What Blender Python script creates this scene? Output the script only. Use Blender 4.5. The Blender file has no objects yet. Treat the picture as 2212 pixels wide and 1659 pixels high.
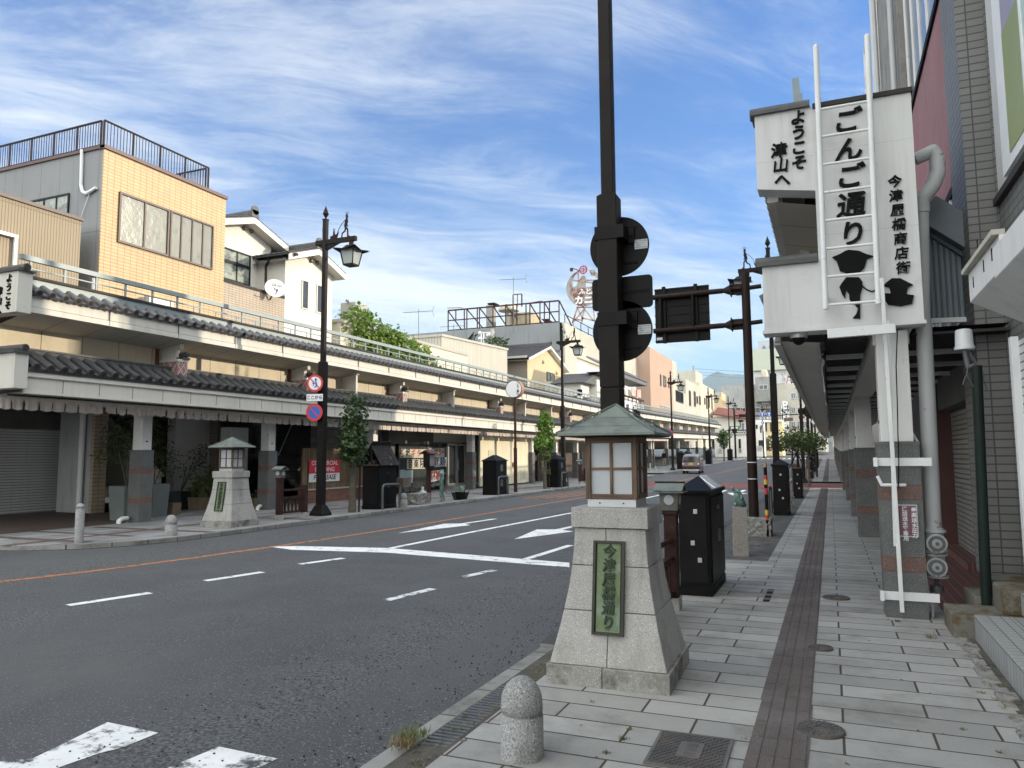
import bpy, math, random
from mathutils import Vector, Matrix
R = math.radians
SC = bpy.context.scene
COL = SC.collection
rnd = random.Random(7)
# ---------------- camera ----------------
YAW, PITCH, ROLL = R(22.884983), R(5.502501), R(-0.38)
CAMZ = 1.8
LENS = 26.365
cam = bpy.data.cameras.new('camera')
cam.lens = LENS; cam.sensor_width = 36; cam.clip_start = 0.05; cam.clip_end = 20000
co = bpy.data.objects.new('camera', cam); COL.objects.link(co)
CR = Matrix.Rotation(YAW, 4, 'Z') @ Matrix.Rotation(math.pi/2 + PITCH, 4, 'X') @ Matrix.Rotation(ROLL, 4, 'Z')
co.matrix_world = Matrix.Translation((0, 0, CAMZ)) @ CR
SC.camera = co
# ---------------- world ----------------
SUN_EL, SUN_AZ = R(14.5), R(30)          # azimuth measured from +X (across the street) towards +Y (down the street)
W = bpy.data.worlds.new('World'); SC.world = W; W.use_nodes = True
nt = W.node_tree; N = nt.nodes; L = nt.links
N.clear()
def nd(t, **k):
    n = N.new(t)
    for a, b in k.items(): setattr(n, a, b)
    return n
wo = nd('ShaderNodeOutputWorld'); bg = nd('ShaderNodeBackground')
sky = nd('ShaderNodeTexSky', sky_type='NISHITA', sun_disc=False)
sky.sun_elevation = SUN_EL; sky.sun_rotation = math.pi/2 - SUN_AZ
sky.air_density = 1.3; sky.dust_density = 0.3; sky.ozone_density = 4.0
tc = nd('ShaderNodeTexCoord')
sep = nd('ShaderNodeSeparateXYZ'); L.new(tc.outputs['Generated'], sep.inputs[0])
def mth(op, a, b=None, c=None):
    n = nd('ShaderNodeMath', operation=op)
    for i, s in enumerate((a, b, c)):
        if s is None: continue
        if isinstance(s, (int, float)): n.inputs[i].default_value = s
        else: L.new(s, n.inputs[i])
    return n.outputs[0]
zz = mth('MAXIMUM', sep.outputs[2], 0.0)
den = mth('ADD', zz, 0.16)
cu = mth('DIVIDE', sep.outputs[0], den); cv = mth('DIVIDE', sep.outputs[1], den)
cmb = nd('ShaderNodeCombineXYZ'); L.new(cu, cmb.inputs[0]); L.new(cv, cmb.inputs[1])
def noise(vec, scale, detail, rough, dist, rot, sx, sy, off):
    mp = nd('ShaderNodeMapping', vector_type='TEXTURE'); mp.inputs['Rotation'].default_value = (0, 0, R(rot))
    mp.inputs['Scale'].default_value = (sx, sy, 1); mp.inputs['Location'].default_value = off
    L.new(vec, mp.inputs[0])
    n = nd('ShaderNodeTexNoise'); n.inputs['Scale'].default_value = scale; n.inputs['Detail'].default_value = detail
    n.inputs['Roughness'].default_value = rough; n.inputs['Distortion'].default_value = dist
    L.new(mp.outputs[0], n.inputs['Vector']); return n.outputs['Fac']
wa = noise(cmb.outputs[0], 0.8, 4, 0.5, 0.0, 0, 1, 1, (5.0, 1.0, 0)); wn = nd('ShaderNodeVectorMath', operation='SCALE'); wn.inputs['Scale'].default_value = 0.35
wc = nd('ShaderNodeCombineXYZ'); L.new(wa, wc.inputs[0]); L.new(noise(cmb.outputs[0], 0.9, 4, 0.5, 0.0, 0, 1, 1, (2.0, 8.0, 0)), wc.inputs[1]); L.new(wc.outputs[0], wn.inputs[0])
wv = nd('ShaderNodeVectorMath', operation='ADD'); L.new(cmb.outputs[0], wv.inputs[0]); L.new(wn.outputs[0], wv.inputs[1])
n1 = noise(wv.outputs[0], 1.3, 14, 0.66, 0.3, 50, 2.1, 0.85, (3.1, 1.7, 0))
n2 = noise(wv.outputs[0], 4.5, 12, 0.70, 0.8, 35, 2.6, 0.8, (7.3, 2.2, 0))
n3 = noise(cmb.outputs[0], 0.75, 3, 0.5, 0.4, 55, 1.5, 0.8, (1.0, 5.2, 0))
mixn = mth('ADD', mth('MULTIPLY', n1, 0.42), mth('ADD', mth('MULTIPLY', n2, 0.30), mth('MULTIPLY', n3, 0.42)))
# more cloud in the band a little above the horizon, clear strip right at the horizon
band = nd('ShaderNodeValToRGB'); L.new(sep.outputs[2], band.inputs[0])
el = band.color_ramp.elements
el[0].position = 0.0; el[0].color = (0.25, 0.25, 0.25, 1); el[1].position = 1.0; el[1].color = (.50, .50, .50, 1)
for p, v in ((0.05, 0.30), (0.085, 0.36), (0.14, 0.57), (0.22, 0.63), (0.32, 0.56), (0.42, 0.49), (0.6, 0.53)):
    e = el.new(p); e.color = (v, v, v, 1)
cl = mth('ADD', mixn, mth('SUBTRACT', band.outputs[0], 0.5))
cr = nd('ShaderNodeMapRange', interpolation_type='SMOOTHSTEP'); cr.inputs['From Min'].default_value = 0.51; cr.inputs['From Max'].default_value = 0.80
cr.inputs['To Max'].default_value = 0.93
L.new(cl, cr.inputs['Value'])
mx = nd('ShaderNodeMix', data_type='RGBA')
tint = nd('ShaderNodeMix', data_type='RGBA', blend_type='MULTIPLY'); tint.inputs[0].default_value = 1
L.new(sky.outputs[0], tint.inputs[6]); tint.inputs[7].default_value = (0.23, 0.63, 1.12, 1)
hz = nd('ShaderNodeMapRange', interpolation_type='SMOOTHSTEP'); hz.inputs['From Min'].default_value = -0.02; hz.inputs['From Max'].default_value = 0.22; hz.inputs['To Min'].default_value = 0.9; hz.inputs['To Max'].default_value = 0.0
L.new(sep.outputs[2], hz.inputs['Value'])
hm = nd('ShaderNodeMix', data_type='RGBA'); L.new(hz.outputs[0], hm.inputs[0]); L.new(tint.outputs[2], hm.inputs[6]); hm.inputs[7].default_value = (2.6, 4.1, 5.2, 1)
L.new(cr.outputs[0], mx.inputs[0]); L.new(hm.outputs[2], mx.inputs[6])
CLOUD = 5.4
mx.inputs[7].default_value = (CLOUD*0.99, CLOUD*1.03, CLOUD*1.06, 1)
# sky outside the camera's view replaced by an added bright fill for the shade
vd = nd('ShaderNodeVectorMath', operation='DOT_PRODUCT'); L.new(tc.outputs['Generated'], vd.inputs[0]); vd.inputs[1].default_value = Vector((-0.38, 0.90, 0.22)).normalized()
bo = nd('ShaderNodeMapRange', interpolation_type='SMOOTHSTEP'); bo.inputs['From Min'].default_value = 0.66; bo.inputs['From Max'].default_value = 0.15; bo.inputs['To Min'].default_value = 0.0; bo.inputs['To Max'].default_value = 1.0
L.new(vd.outputs['Value'], bo.inputs['Value'])
sc_ = nd('ShaderNodeMix', data_type='RGBA'); L.new(bo.outputs[0], sc_.inputs[0]); L.new(mx.outputs[2], sc_.inputs[6]); sc_.inputs[7].default_value = (14.0, 14.3, 13.9, 1)
L.new(sc_.outputs[2], bg.inputs[0]); bg.inputs[1].default_value = 0.13
L.new(bg.outputs[0], wo.inputs[0])
# ---------------- sun ----------------
sd = bpy.data.lights.new('sun', 'SUN'); sd.energy = 4.2; sd.angle = R(0.6); sd.color = (1.0, 0.86, 0.66)
so = bpy.data.objects.new('sun', sd); COL.objects.link(so)
sv = Vector((math.cos(SUN_EL)*math.cos(SUN_AZ), math.cos(SUN_EL)*math.sin(SUN_AZ), math.sin(SUN_EL)))
so.rotation_euler = sv.to_track_quat('Z', 'Y').to_euler(); so.location = sv*60
SC.view_settings.view_transform = 'Standard'; SC.view_settings.look = 'None'
SC.view_settings.exposure = 0.62; SC.view_settings.gamma = 1
SC.cycles.max_bounces = 6; SC.cycles.use_denoising = True
# ---------------- helpers ----------------
def prof(y):                       # the street climbs gently in the distance
    return 0 if y <= 40 else (0.0145*(y-40)**2/40 if y < 60 else 0.0145*(y-50))
def zroad(x, y):                   # carriageway falls slightly to the right-hand kerb
    t = min(1, max(0, (-2.7-x)/10.3)); return -0.10 + 0.10*t + prof(y)
FPX = LENS/36*2212
def ray(x, y):                     # direction of a photo point (photo measured 2212 x 1659)
    return (CR.to_3x3() @ Vector(((x-1106)/FPX, -(y-829.5)/FPX, -1)))
CP = Vector((0, 0, CAMZ))
def gz(x, y, z=0.0): d = ray(x, y); return CP + d*((z-CAMZ)/d.z)
def gx(x, y, X): d = ray(x, y); return CP + d*(X/d.x)
def gy(x, y, Y): d = ray(x, y); return CP + d*(Y/d.y)
def groad(x, y, dz=0.004):
    z = -0.05
    for _ in range(12):
        p = gz(x, y, z); z = zroad(p.x, p.y)
    return Vector((p.x, p.y, z+dz))
class MB:
    def __init__(s): s.v = []; s.f = []; s.m = []; s.sm = []
    def add(s, vs, fs, mi=0, smooth=False, M=None):
        b = len(s.v)
        s.v += [tuple(M @ Vector(p)) if M is not None else tuple(p) for p in vs]
        for f in fs: s.f.append([b+i for i in f]); s.m.append(mi); s.sm.append(smooth)
        return s
    def poly(s, pts, mi=0): return s.add(pts, [list(range(len(pts)))], mi)
    def box(s, x0, x1, y0, y1, z0, z1, mi=0, M=None):
        v = [(x0,y0,z0),(x1,y0,z0),(x1,y1,z0),(x0,y1,z0),(x0,y0,z1),(x1,y0,z1),(x1,y1,z1),(x0,y1,z1)]
        return s.add(v, [(0,3,2,1),(4,5,6,7),(0,1,5,4),(1,2,6,5),(2,3,7,6),(3,0,4,7)], mi, False, M)
    def loft(s, secs, mi=0, M=None):   # square sections (z, x0, x1, y0, y1)
        v = []; f = []
        for z, x0, x1, y0, y1 in secs: v += [(x0,y0,z),(x1,y0,z),(x1,y1,z),(x0,y1,z)]
        n = len(secs)
        for i in range(n-1):
            for k in range(4):
                f.append((4*i+k, 4*i+(k+1)%4, 4*i+4+(k+1)%4, 4*i+4+k))
        f.append((3,2,1,0)); f.append(tuple(4*(n-1)+k for k in range(4)))
        return s.add(v, f, mi, False, M)
    def cyl(s, p, q, r0, r1=None, n=12, mi=0, smooth=True, caps=True):
        r1 = r0 if r1 is None else r1
        p = Vector(p); q = Vector(q); d = (q-p).normalized()
        a = d.orthogonal().normalized(); b = d.cross(a); v = []; f = []
        for c, r in ((p, r0), (q, r1)):
            for i in range(n):
                t = 2*math.pi*i/n; v.append(c + (a*math.cos(t) + b*math.sin(t))*r)
        f = [(i, (i+1) % n, n+(i+1) % n, n+i) for i in range(n)]
        s.add(v, f, mi, smooth)
        if caps: s.add(v[:n], [tuple(range(n-1, -1, -1))], mi); s.add(v[n:], [tuple(range(n))], mi)
        return s
    def beam(s, p, q, w, h, mi=0, up=(0,0,1)):
        p = Vector(p); q = Vector(q); d = (q-p).normalized(); u = Vector(up)
        a = d.cross(u)
        if a.length < 1e-4: a = d.orthogonal()
        a.normalize(); b = a.cross(d).normalized(); v = []
        for c in (p, q):
            for i, j in ((-1,-1),(1,-1),(1,1),(-1,1)): v.append(c + a*(i*w/2) + b*(j*h/2))
        return s.add(v, [(0,3,2,1),(4,5,6,7),(0,1,5,4),(1,2,6,5),(2,3,7,6),(3,0,4,7)], mi)
    def tube(s, pts, r, n=8, mi=0):
        for i in range(len(pts)-1): s.cyl(pts[i], pts[i+1], r, r, n, mi)
        for p in pts[1:-1]: s.ball(p, r*1.0, mi, 6, n)
        return s
    def ball(s, c, r, mi=0, a=6, b=10, sx=1, sy=1, sz=1):
        c = Vector(c); v = []; f = []
        for i in range(a+1):
            t = math.pi*i/a
            for j in range(b):
                u = 2*math.pi*j/b
                v.append(c + Vector((math.sin(t)*math.cos(u)*r*sx, math.sin(t)*math.sin(u)*r*sy, math.cos(t)*r*sz)))
        for i in range(a):
            for j in range(b):
                f.append((i*b+j, (i+1)*b+j, (i+1)*b+(j+1) % b, i*b+(j+1) % b))
        return s.add(v, f, mi, True)
    def lathe(s, c, prf, n=16, mi=0, smooth=True):
        c = Vector(c); v = []; f = []
        for r, z in prf:
            for j in range(n):
                u = 2*math.pi*j/n; v.append(c + Vector((r*math.cos(u), r*math.sin(u), z)))
        k = len(prf)
        for i in range(k-1):
            for j in range(n): f.append((i*n+j, i*n+(j+1) % n, (i+1)*n+(j+1) % n, (i+1)*n+j))
        s.add(v, f, mi, smooth)
        s.add(v[:n], [tuple(range(n-1, -1, -1))], mi); return s.add(v[-n:], [tuple(range(n))], mi)
    def prism(s, pl, ax, a, b, mi=0, M=None):   # polygon extruded along an axis
        def P(u, w, t): return (t, u, w) if ax == 'x' else ((u, t, w) if ax == 'y' else (u, w, t))
        n = len(pl); v = [P(u, w, a) for u, w in pl] + [P(u, w, b) for u, w in pl]
        f = [tuple(range(n)), tuple(range(2*n-1, n-1, -1))] + [(i, n+i, n+(i+1) % n, (i+1) % n) for i in range(n)]
        return s.add(v, f, mi, False, M)
    def text(s, body, size, M, depth=0.01, mi=0, bold=0.0, vertical=False, shear=0.0, sx=1.0, step=1.0):
        if vertical:
            for i, ch in enumerate(body): s.text(ch, size, M @ Matrix.Translation((0, -i*size*step, 0)), depth, mi, bold, False, shear, sx)
            return s
        cu = bpy.data.curves.new('t', 'FONT'); cu.body = body; cu.size = size; cu.extrude = depth/2; cu.offset = bold*size
        cu.resolution_u = 3; cu.shear = shear; cu.align_x = 'CENTER'; cu.align_y = 'CENTER'
        ob = bpy.data.objects.new('t', cu); COL.objects.link(ob)
        dg = bpy.context.evaluated_depsgraph_get(); me = bpy.data.meshes.new_from_object(ob.evaluated_get(dg))
        S = M @ Matrix.Diagonal((sx, 1, 1, 1))
        s.add([v.co[:] for v in me.vertices], [tuple(p.vertices) for p in me.polygons], mi, False, S)
        bpy.data.objects.remove(ob); bpy.data.meshes.remove(me); bpy.data.curves.remove(cu); return s
    def build(s, name, mats, parent=None, bevel=0, loc=None, fix=False):
        me = bpy.data.meshes.new(name); me.from_pydata(s.v, [], s.f)
        mats = mats if isinstance(mats, (list, tuple)) else [mats]
        for m in mats: me.materials.append(m)
        me.polygons.foreach_set('material_index', s.m); me.polygons.foreach_set('use_smooth', s.sm)
        if fix:
            import bmesh
            bm = bmesh.new(); bm.from_mesh(me); bmesh.ops.recalc_face_normals(bm, faces=bm.faces); bm.to_mesh(me); bm.free()
        me.update()
        o = bpy.data.objects.new(name, me); COL.objects.link(o)
        if parent: o.parent = parent
        if loc is not None: o.location = loc
        if bevel:
            b = o.modifiers.new('b', 'BEVEL'); b.width = bevel; b.segments = 2; b.limit_method = 'ANGLE'; b.angle_limit = R(40)
        return o
def tag(o, label=None, cat=None, group=None, kind=None):
    if label: o['label'] = label
    if cat: o['category'] = cat
    if group: o['group'] = group
    if kind: o['kind'] = kind
    return o
def thing(name, label, cat, loc=(0,0,0), rz=0, group=None):
    o = bpy.data.objects.new(name, None); COL.objects.link(o); o.location = loc; o.rotation_euler = (0, 0, rz)
    o.empty_display_size = 0.2
    return tag(o, label, cat, group)
def dup(o, loc, rz=None, label=None, parent=None, sc=None):
    c = o.copy(); COL.objects.link(c)
    if parent: c.parent = parent
    else:
        c.location = loc
        if rz is not None: c.rotation_euler = (0, 0, rz)
        if sc: c.scale = sc
    if label: c['label'] = label
    for ch in list(o.children): dup(ch, None, parent=c)
    return c
def frame(o, xd, yd):   # matrix for writing: origin, reading direction, up direction
    x = Vector(xd).normalized(); y = Vector(yd).normalized(); z = x.cross(y)
    return Matrix.Translation(o) @ Matrix((x, y, z)).transposed().to_4x4()
# ---------------- materials ----------------
def mat(name, col, rough=0.8, var=0.12, scale=3.0, bump=0.0, bscale=60.0, metal=0.0, dirt=None, streak=0.0, speck=None, coat=0.0, emit=0.0):
    m = bpy.data.materials.new(name); m.use_nodes = True
    t = m.node_tree; n = t.nodes; l = t.links; b = n['Principled BSDF']
    b.inputs['Roughness'].default_value = rough; b.inputs['Specular IOR Level'].default_value = 0.5 if max(col) > 0.06 else 0.12; b.inputs['Metallic'].default_value = metal
    if coat: b.inputs['Coat Weight'].default_value = coat
    tcn = n.new('ShaderNodeTexCoord'); O = tcn.outputs['Object']
    def nz(sc, det=4, rg=0.6, mp=None):
        q = n.new('ShaderNodeTexNoise'); q.inputs['Scale'].default_value = sc; q.inputs['Detail'].default_value = det; q.inputs['Roughness'].default_value = rg
        if mp:
            g = n.new('ShaderNodeMapping'); g.inputs['Scale'].default_value = mp; l.new(O, g.inputs[0]); l.new(g.outputs[0], q.inputs['Vector'])
        else: l.new(O, q.inputs['Vector'])
        return q.outputs['Fac']
    def mix(f, a, c, bt='MIX'):
        q = n.new('ShaderNodeMix'); q.data_type = 'RGBA'; q.blend_type = bt
        for i, s in ((0, f), (6, a), (7, c)):
            if hasattr(s, 'links'): l.new(s, q.inputs[i])
            elif i == 0: q.inputs[0].default_value = s
            else: q.inputs[i].default_value = (*s[:3], 1)
        return q.outputs[2]
    def ramp(f, lo, hi):
        q = n.new('ShaderNodeMapRange'); q.inputs['From Min'].default_value = lo; q.inputs['From Max'].default_value = hi; l.new(f, q.inputs['Value']); return q.outputs[0]
    c0 = tuple(x*(1-var) for x in col); c1 = tuple(min(1, x*(1+var)) for x in col)
    C = mix(ramp(nz(scale, 6), 0.3, 0.7), c0, c1)
    if speck:      # granite specks: (colour, scale, lo, hi)
        C = mix(ramp(nz(speck[1], 2), speck[2], speck[3]), C, speck[0])
        if len(speck) > 4: C = mix(ramp(nz(speck[1]*1.7, 2), speck[2], speck[3]), C, speck[4])
    if dirt:       # (colour, scale, lo, hi)
        C = mix(ramp(nz(dirt[1], 8, 0.7), dirt[2], dirt[3]), C, dirt[0])
    if streak:
        C = mix(ramp(nz(1.0, 6, 0.65, (5, 5, 0.35)), 0.52, 0.75), C, tuple(x*(1-streak) for x in col))
    l.new(C, b.inputs['Base Color'])
    if emit: l.new(C, b.inputs['Emission Color']); b.inputs['Emission Strength'].default_value = emit
    if bump:
        bn = n.new('ShaderNodeBump'); bn.inputs['Strength'].default_value = bump; bn.inputs['Distance'].default_value = 0.02
        l.new(nz(bscale, 6), bn.inputs['Height']); l.new(bn.outputs[0], b.inputs['Normal'])
    m['n'] = 1
    return m
def brick(m, axis, bw, rh, mortar=0.01, mcol=(0.05,0.05,0.05), off=0.5, var=0.25, depth=0.3, sq=1, freq=2, msm=0.1, offs=(0,0,0)):
    # lays joints over a material: axis picks the object coordinates used as (along, up)
    t = m.node_tree; n = t.nodes; l = t.links; b = n['Principled BSDF']
    tcn = n.new('ShaderNodeTexCoord'); s = n.new('ShaderNodeSeparateXYZ'); l.new(tcn.outputs['Object'], s.inputs[0])
    c = n.new('ShaderNodeCombineXYZ')
    if axis == 'wall':       # choose x or y along by the face normal
        g = n.new('ShaderNodeNewGeometry'); gs = n.new('ShaderNodeSeparateXYZ'); l.new(g.outputs['Normal'], gs.inputs[0])
        ab = n.new('ShaderNodeMath'); ab.operation = 'ABSOLUTE'; l.new(gs.outputs[0], ab.inputs[0])
        gt = n.new('ShaderNodeMath'); gt.operation = 'GREATER_THAN'; gt.inputs[1].default_value = 0.7; l.new(ab.outputs[0], gt.inputs[0])
        mm = n.new('ShaderNodeMix'); l.new(gt.outputs[0], mm.inputs[0]); l.new(s.outputs[0], mm.inputs[2]); l.new(s.outputs[1], mm.inputs[3])
        l.new(mm.outputs[0], c.inputs[0]); l.new(s.outputs[2], c.inputs[1])
    else:
        l.new(s.outputs['xyz'.index(axis[0])], c.inputs[0]); l.new(s.outputs['xyz'.index(axis[1])], c.inputs[1])
    mp = n.new('ShaderNodeMapping'); mp.inputs['Location'].default_value = offs; l.new(c.outputs[0], mp.inputs[0])
    k = n.new('ShaderNodeTexBrick'); l.new(mp.outputs[0], k.inputs['Vector'])
    k.offset = off; k.offset_frequency = freq; k.squash = sq
    k.inputs['Scale'].default_value = 1; k.inputs['Brick Width'].default_value = bw; k.inputs['Row Height'].default_value = rh
    k.inputs['Mortar Size'].default_value = mortar; k.inputs['Mortar Smooth'].default_value = msm
    k.inputs['Color1'].default_value = (1-var,)*3 + (1,); k.inputs['Color2'].default_value = (1+var*0.5,)*3 + (1,); k.inputs['Mortar'].default_value = (1,1,1,1)
    src = b.inputs['Base Color'].links[0].from_socket
    mu = n.new('ShaderNodeMix'); mu.data_type = 'RGBA'; mu.blend_type = 'MULTIPLY'; mu.inputs[0].default_value = 1; l.new(src, mu.inputs[6]); l.new(k.outputs['Color'], mu.inputs[7])
    mo = n.new('ShaderNodeMix'); mo.data_type = 'RGBA'; l.new(k.outputs['Fac'], mo.inputs[0]); l.new(mu.outputs[2], mo.inputs[6]); mo.inputs[7].default_value = (*mcol, 1)
    l.new(mo.outputs[2], b.inputs['Base Color'])
    bn = n.new('ShaderNodeBump'); bn.inputs['Strength'].default_value = depth; bn.inputs['Distance'].default_value = 0.01; bn.invert = True
    l.new(k.outputs['Fac'], bn.inputs['Height'])
    if b.inputs['Normal'].links: l.new(b.inputs['Normal'].links[0].from_socket, bn.inputs['Normal'])
    l.new(bn.outputs[0], b.inputs['Normal'])
    return m
def glass(name, col=(0.03,0.035,0.04), rough=0.06):
    m = mat(name, col, rough, 0.3, 0.8); m.node_tree.nodes['Principled BSDF'].inputs['Specular IOR Level'].default_value = 0.8; return m
def paint(name, col, wear=0.5, sc=6.0, under=(0.045,0.048,0.052)):   # worn road paint
    m = mat(name, col, 0.75, 0.08, 4.0, 0.2, 150)
    t = m.node_tree; n = t.nodes; l = t.links; b = n['Principled BSDF']
    src = b.inputs['Base Color'].links[0].from_socket; tcn = n.new('ShaderNodeTexCoord')
    a = n.new('ShaderNodeTexNoise'); a.inputs['Scale'].default_value = sc; a.inputs['Detail'].default_value = 12; a.inputs['Roughness'].default_value = 0.75; l.new(tcn.outputs['Object'], a.inputs['Vector'])
    r = n.new('ShaderNodeMapRange'); r.inputs['From Min'].default_value = 0.62-0.2*wear; r.inputs['From Max'].default_value = 0.68-0.2*wear+0.03; l.new(a.outputs['Fac'], r.inputs['Value'])
    x = n.new('ShaderNodeMix'); x.data_type = 'RGBA'; l.new(r.outputs[0], x.inputs[0]); l.new(src, x.inputs[6]); x.inputs[7].default_value = (*under, 1); l.new(x.outputs[2], b.inputs['Base Color'])
    return m

def spots(m, scale, rad, col):     # small dark spots of dirt and old gum
    t = m.node_tree; n = t.nodes; l = t.links; b = n['Principled BSDF']; tcn = n.new('ShaderNodeTexCoord'); v = n.new('ShaderNodeTexVoronoi'); v.inputs['Scale'].default_value = scale; v.inputs['Randomness'].default_value = 1; l.new(tcn.outputs['Object'], v.inputs['Vector'])
    c = n.new('ShaderNodeSeparateColor'); l.new(v.outputs['Color'], c.inputs[0]); mu = n.new('ShaderNodeMath'); mu.operation = 'MULTIPLY'; mu.inputs[1].default_value = rad; l.new(c.outputs[0], mu.inputs[0])
    lt = n.new('ShaderNodeMath'); lt.operation = 'LESS_THAN'; l.new(v.outputs['Distance'], lt.inputs[0]); l.new(mu.outputs[0], lt.inputs[1])
    src = b.inputs['Base Color'].links[0].from_socket; x = n.new('ShaderNodeMix'); x.data_type = 'RGBA'; l.new(lt.outputs[0], x.inputs[0]); l.new(src, x.inputs[6]); x.inputs[7].default_value = (*col, 1); l.new(x.outputs[2], b.inputs['Base Color'])
# ---------------- material library ----------------
m_asph = mat('asphalt', (0.063,0.066,0.072), 0.85, 0.12, 0.5, 0.55, 150, speck=((0.24,0.24,0.235), 55, 0.60, 0.68, (0.015,0.016,0.018)), dirt=((0.095,0.096,0.098), 0.35, 0.45, 0.7))
m_asph2 = mat('asphalt_rough', (0.085,0.088,0.094), 0.9, 0.2, 3.0, 1.0, 70, speck=((0.22,0.22,0.22), 38, 0.56, 0.66, (0.012,0.013,0.015)))
def ravel(m):      # lighter, rougher bands where the surface has ravelled between the wheel tracks
    t = m.node_tree; n = t.nodes; l = t.links; b = n['Principled BSDF']; tcn = n.new('ShaderNodeTexCoord'); sx = n.new('ShaderNodeSeparateXYZ'); l.new(tcn.outputs['Object'], sx.inputs[0])
    def M_(op, a, c):
        q = n.new('ShaderNodeMath'); q.operation = op
        for i, v in enumerate((a, c)):
            if isinstance(v, (int, float)): q.inputs[i].default_value = v
            else: l.new(v, q.inputs[i])
        return q.outputs[0]
    nz = n.new('ShaderNodeTexNoise'); nz.inputs['Scale'].default_value = 0.9; nz.inputs['Detail'].default_value = 8; l.new(tcn.outputs['Object'], nz.inputs['Vector']); nf = nz.outputs['Fac']
    fine = n.new('ShaderNodeTexNoise'); fine.inputs['Scale'].default_value = 42; fine.inputs['Detail'].default_value = 4; l.new(tcn.outputs['Object'], fine.inputs['Vector'])
    tot = None
    for cx, w in ((-4.0,0.75),(-8.75,0.45),(-11.6,1.5),(-1.0,0.4)):
        d = M_('ABSOLUTE', M_('ADD', M_('SUBTRACT', sx.outputs[0], cx), M_('MULTIPLY', M_('SUBTRACT', nf, 0.5), 1.6)), 0)
        r = n.new('ShaderNodeMapRange'); r.inputs['From Min'].default_value = w; r.inputs['From Max'].default_value = w*0.25; l.new(d, r.inputs['Value']); tot = r.outputs[0] if tot is None else M_('MAXIMUM', tot, r.outputs[0])
    fr = n.new('ShaderNodeMapRange'); fr.inputs['From Min'].default_value = 0.40; fr.inputs['From Max'].default_value = 0.62; l.new(fine.outputs['Fac'], fr.inputs['Value'])
    src = b.inputs['Base Color'].links[0].from_socket
    cc = n.new('ShaderNodeMix'); cc.data_type = 'RGBA'; l.new(fr.outputs[0], cc.inputs[0]); cc.inputs[6].default_value = (0.022,0.023,0.026,1); cc.inputs[7].default_value = (0.155,0.158,0.162,1)
    x = n.new('ShaderNodeMix'); x.data_type = 'RGBA'; l.new(M_('MULTIPLY', tot, 0.62), x.inputs[0]); l.new(src, x.inputs[6]); l.new(cc.outputs[2], x.inputs[7]); l.new(x.outputs[2], b.inputs['Base Color'])
ravel(m_asph)
m_white = paint('road_white', (0.72,0.73,0.74), 0.35, 5)
m_whitew = paint('road_white_worn', (0.68,0.69,0.70), 0.62, 5)
m_orange = paint('road_orange', (0.42,0.17,0.06), 0.62, 8)
m_red = paint('road_red', (0.20,0.045,0.035), 0.5, 2.5)
m_slab = brick(mat('granite_slab', (0.30,0.298,0.288), 0.8, 0.10, 1.2, 0.25, 90, speck=((0.38,0.385,0.38), 130, 0.58, 0.72, (0.14,0.145,0.145)), dirt=((0.125,0.118,0.108), 1.3, 0.50, 0.80)), 'xy', 0.92, 0.30, 0.009, (0.045,0.037,0.028), 0.42, 0.22, 0.5)
spots(m_slab, 3.2, 0.085, (0.10,0.098,0.095))
m_slabl = brick(mat('paving_left', (0.24,0.245,0.25), 0.85, 0.15, 1.0, 0.2, 80, speck=((0.33,0.34,0.35), 120, 0.6, 0.7), dirt=((0.12,0.11,0.10), 0.6, 0.5, 0.75)), 'yx', 0.9, 0.6, 0.012, (0.06,0.05,0.045), 0.5, 0.25, 0.4)
m_tact = mat('tactile_brown', (0.088,0.073,0.070), 0.9, 0.2, 2.0, 0.5, 120, speck=((0.26,0.25,0.24), 110, 0.62, 0.70), dirt=((0.13,0.12,0.12), 1.2, 0.5, 0.7))
m_kerb = brick(mat('kerb_granite', (0.25,0.25,0.24), 0.85, 0.2, 2, 0.4, 70, dirt=((0.10,0.095,0.085), 2.0, 0.45, 0.7)), 'yz', 0.62, 5.0, 0.010, (0.05,0.05,0.05), 0, 0.2)
m_dirt = mat('dirt', (0.085,0.078,0.066), 0.95, 0.35, 4, 0.9, 50, dirt=((0.05,0.045,0.035), 8, 0.5, 0.6))
m_dark = mat('dark_scallop_paver', (0.075,0.075,0.073), 0.9, 0.3, 3, 0.4, 60, dirt=((0.13,0.115,0.09), 1.5, 0.55, 0.7))
m_earth = mat('earth', (0.09,0.10,0.07), 0.95, 0.3, 0.02)
m_floor = mat('garage_floor', (0.075,0.052,0.045), 0.8, 0.2, 0.6, 0.2, 60)
def wavejoint(m):
    t = m.node_tree; n = t.nodes; l = t.links; b = n['Principled BSDF']; tcn = n.new('ShaderNodeTexCoord')
    w = n.new('ShaderNodeTexVoronoi'); w.feature = 'DISTANCE_TO_EDGE'; w.inputs['Scale'].default_value = 3.2
    mp = n.new('ShaderNodeMapping'); mp.inputs['Scale'].default_value = (1, 1.3, 0.01); l.new(tcn.outputs['Object'], mp.inputs[0]); l.new(mp.outputs[0], w.inputs['Vector'])
    r = n.new('ShaderNodeMapRange'); r.inputs['From Min'].default_value = 0.0; r.inputs['From Max'].default_value = 0.05; l.new(w.outputs[0], r.inputs['Value'])
    src = b.inputs['Base Color'].links[0].from_socket; x = n.new('ShaderNodeMix'); x.data_type = 'RGBA'; l.new(r.outputs[0], x.inputs[0]); x.inputs[6].default_value = (0.02,0.02,0.018,1); l.new(src, x.inputs[7]); l.new(x.outputs[2], b.inputs['Base Color'])
wavejoint(m_dark)
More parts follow.
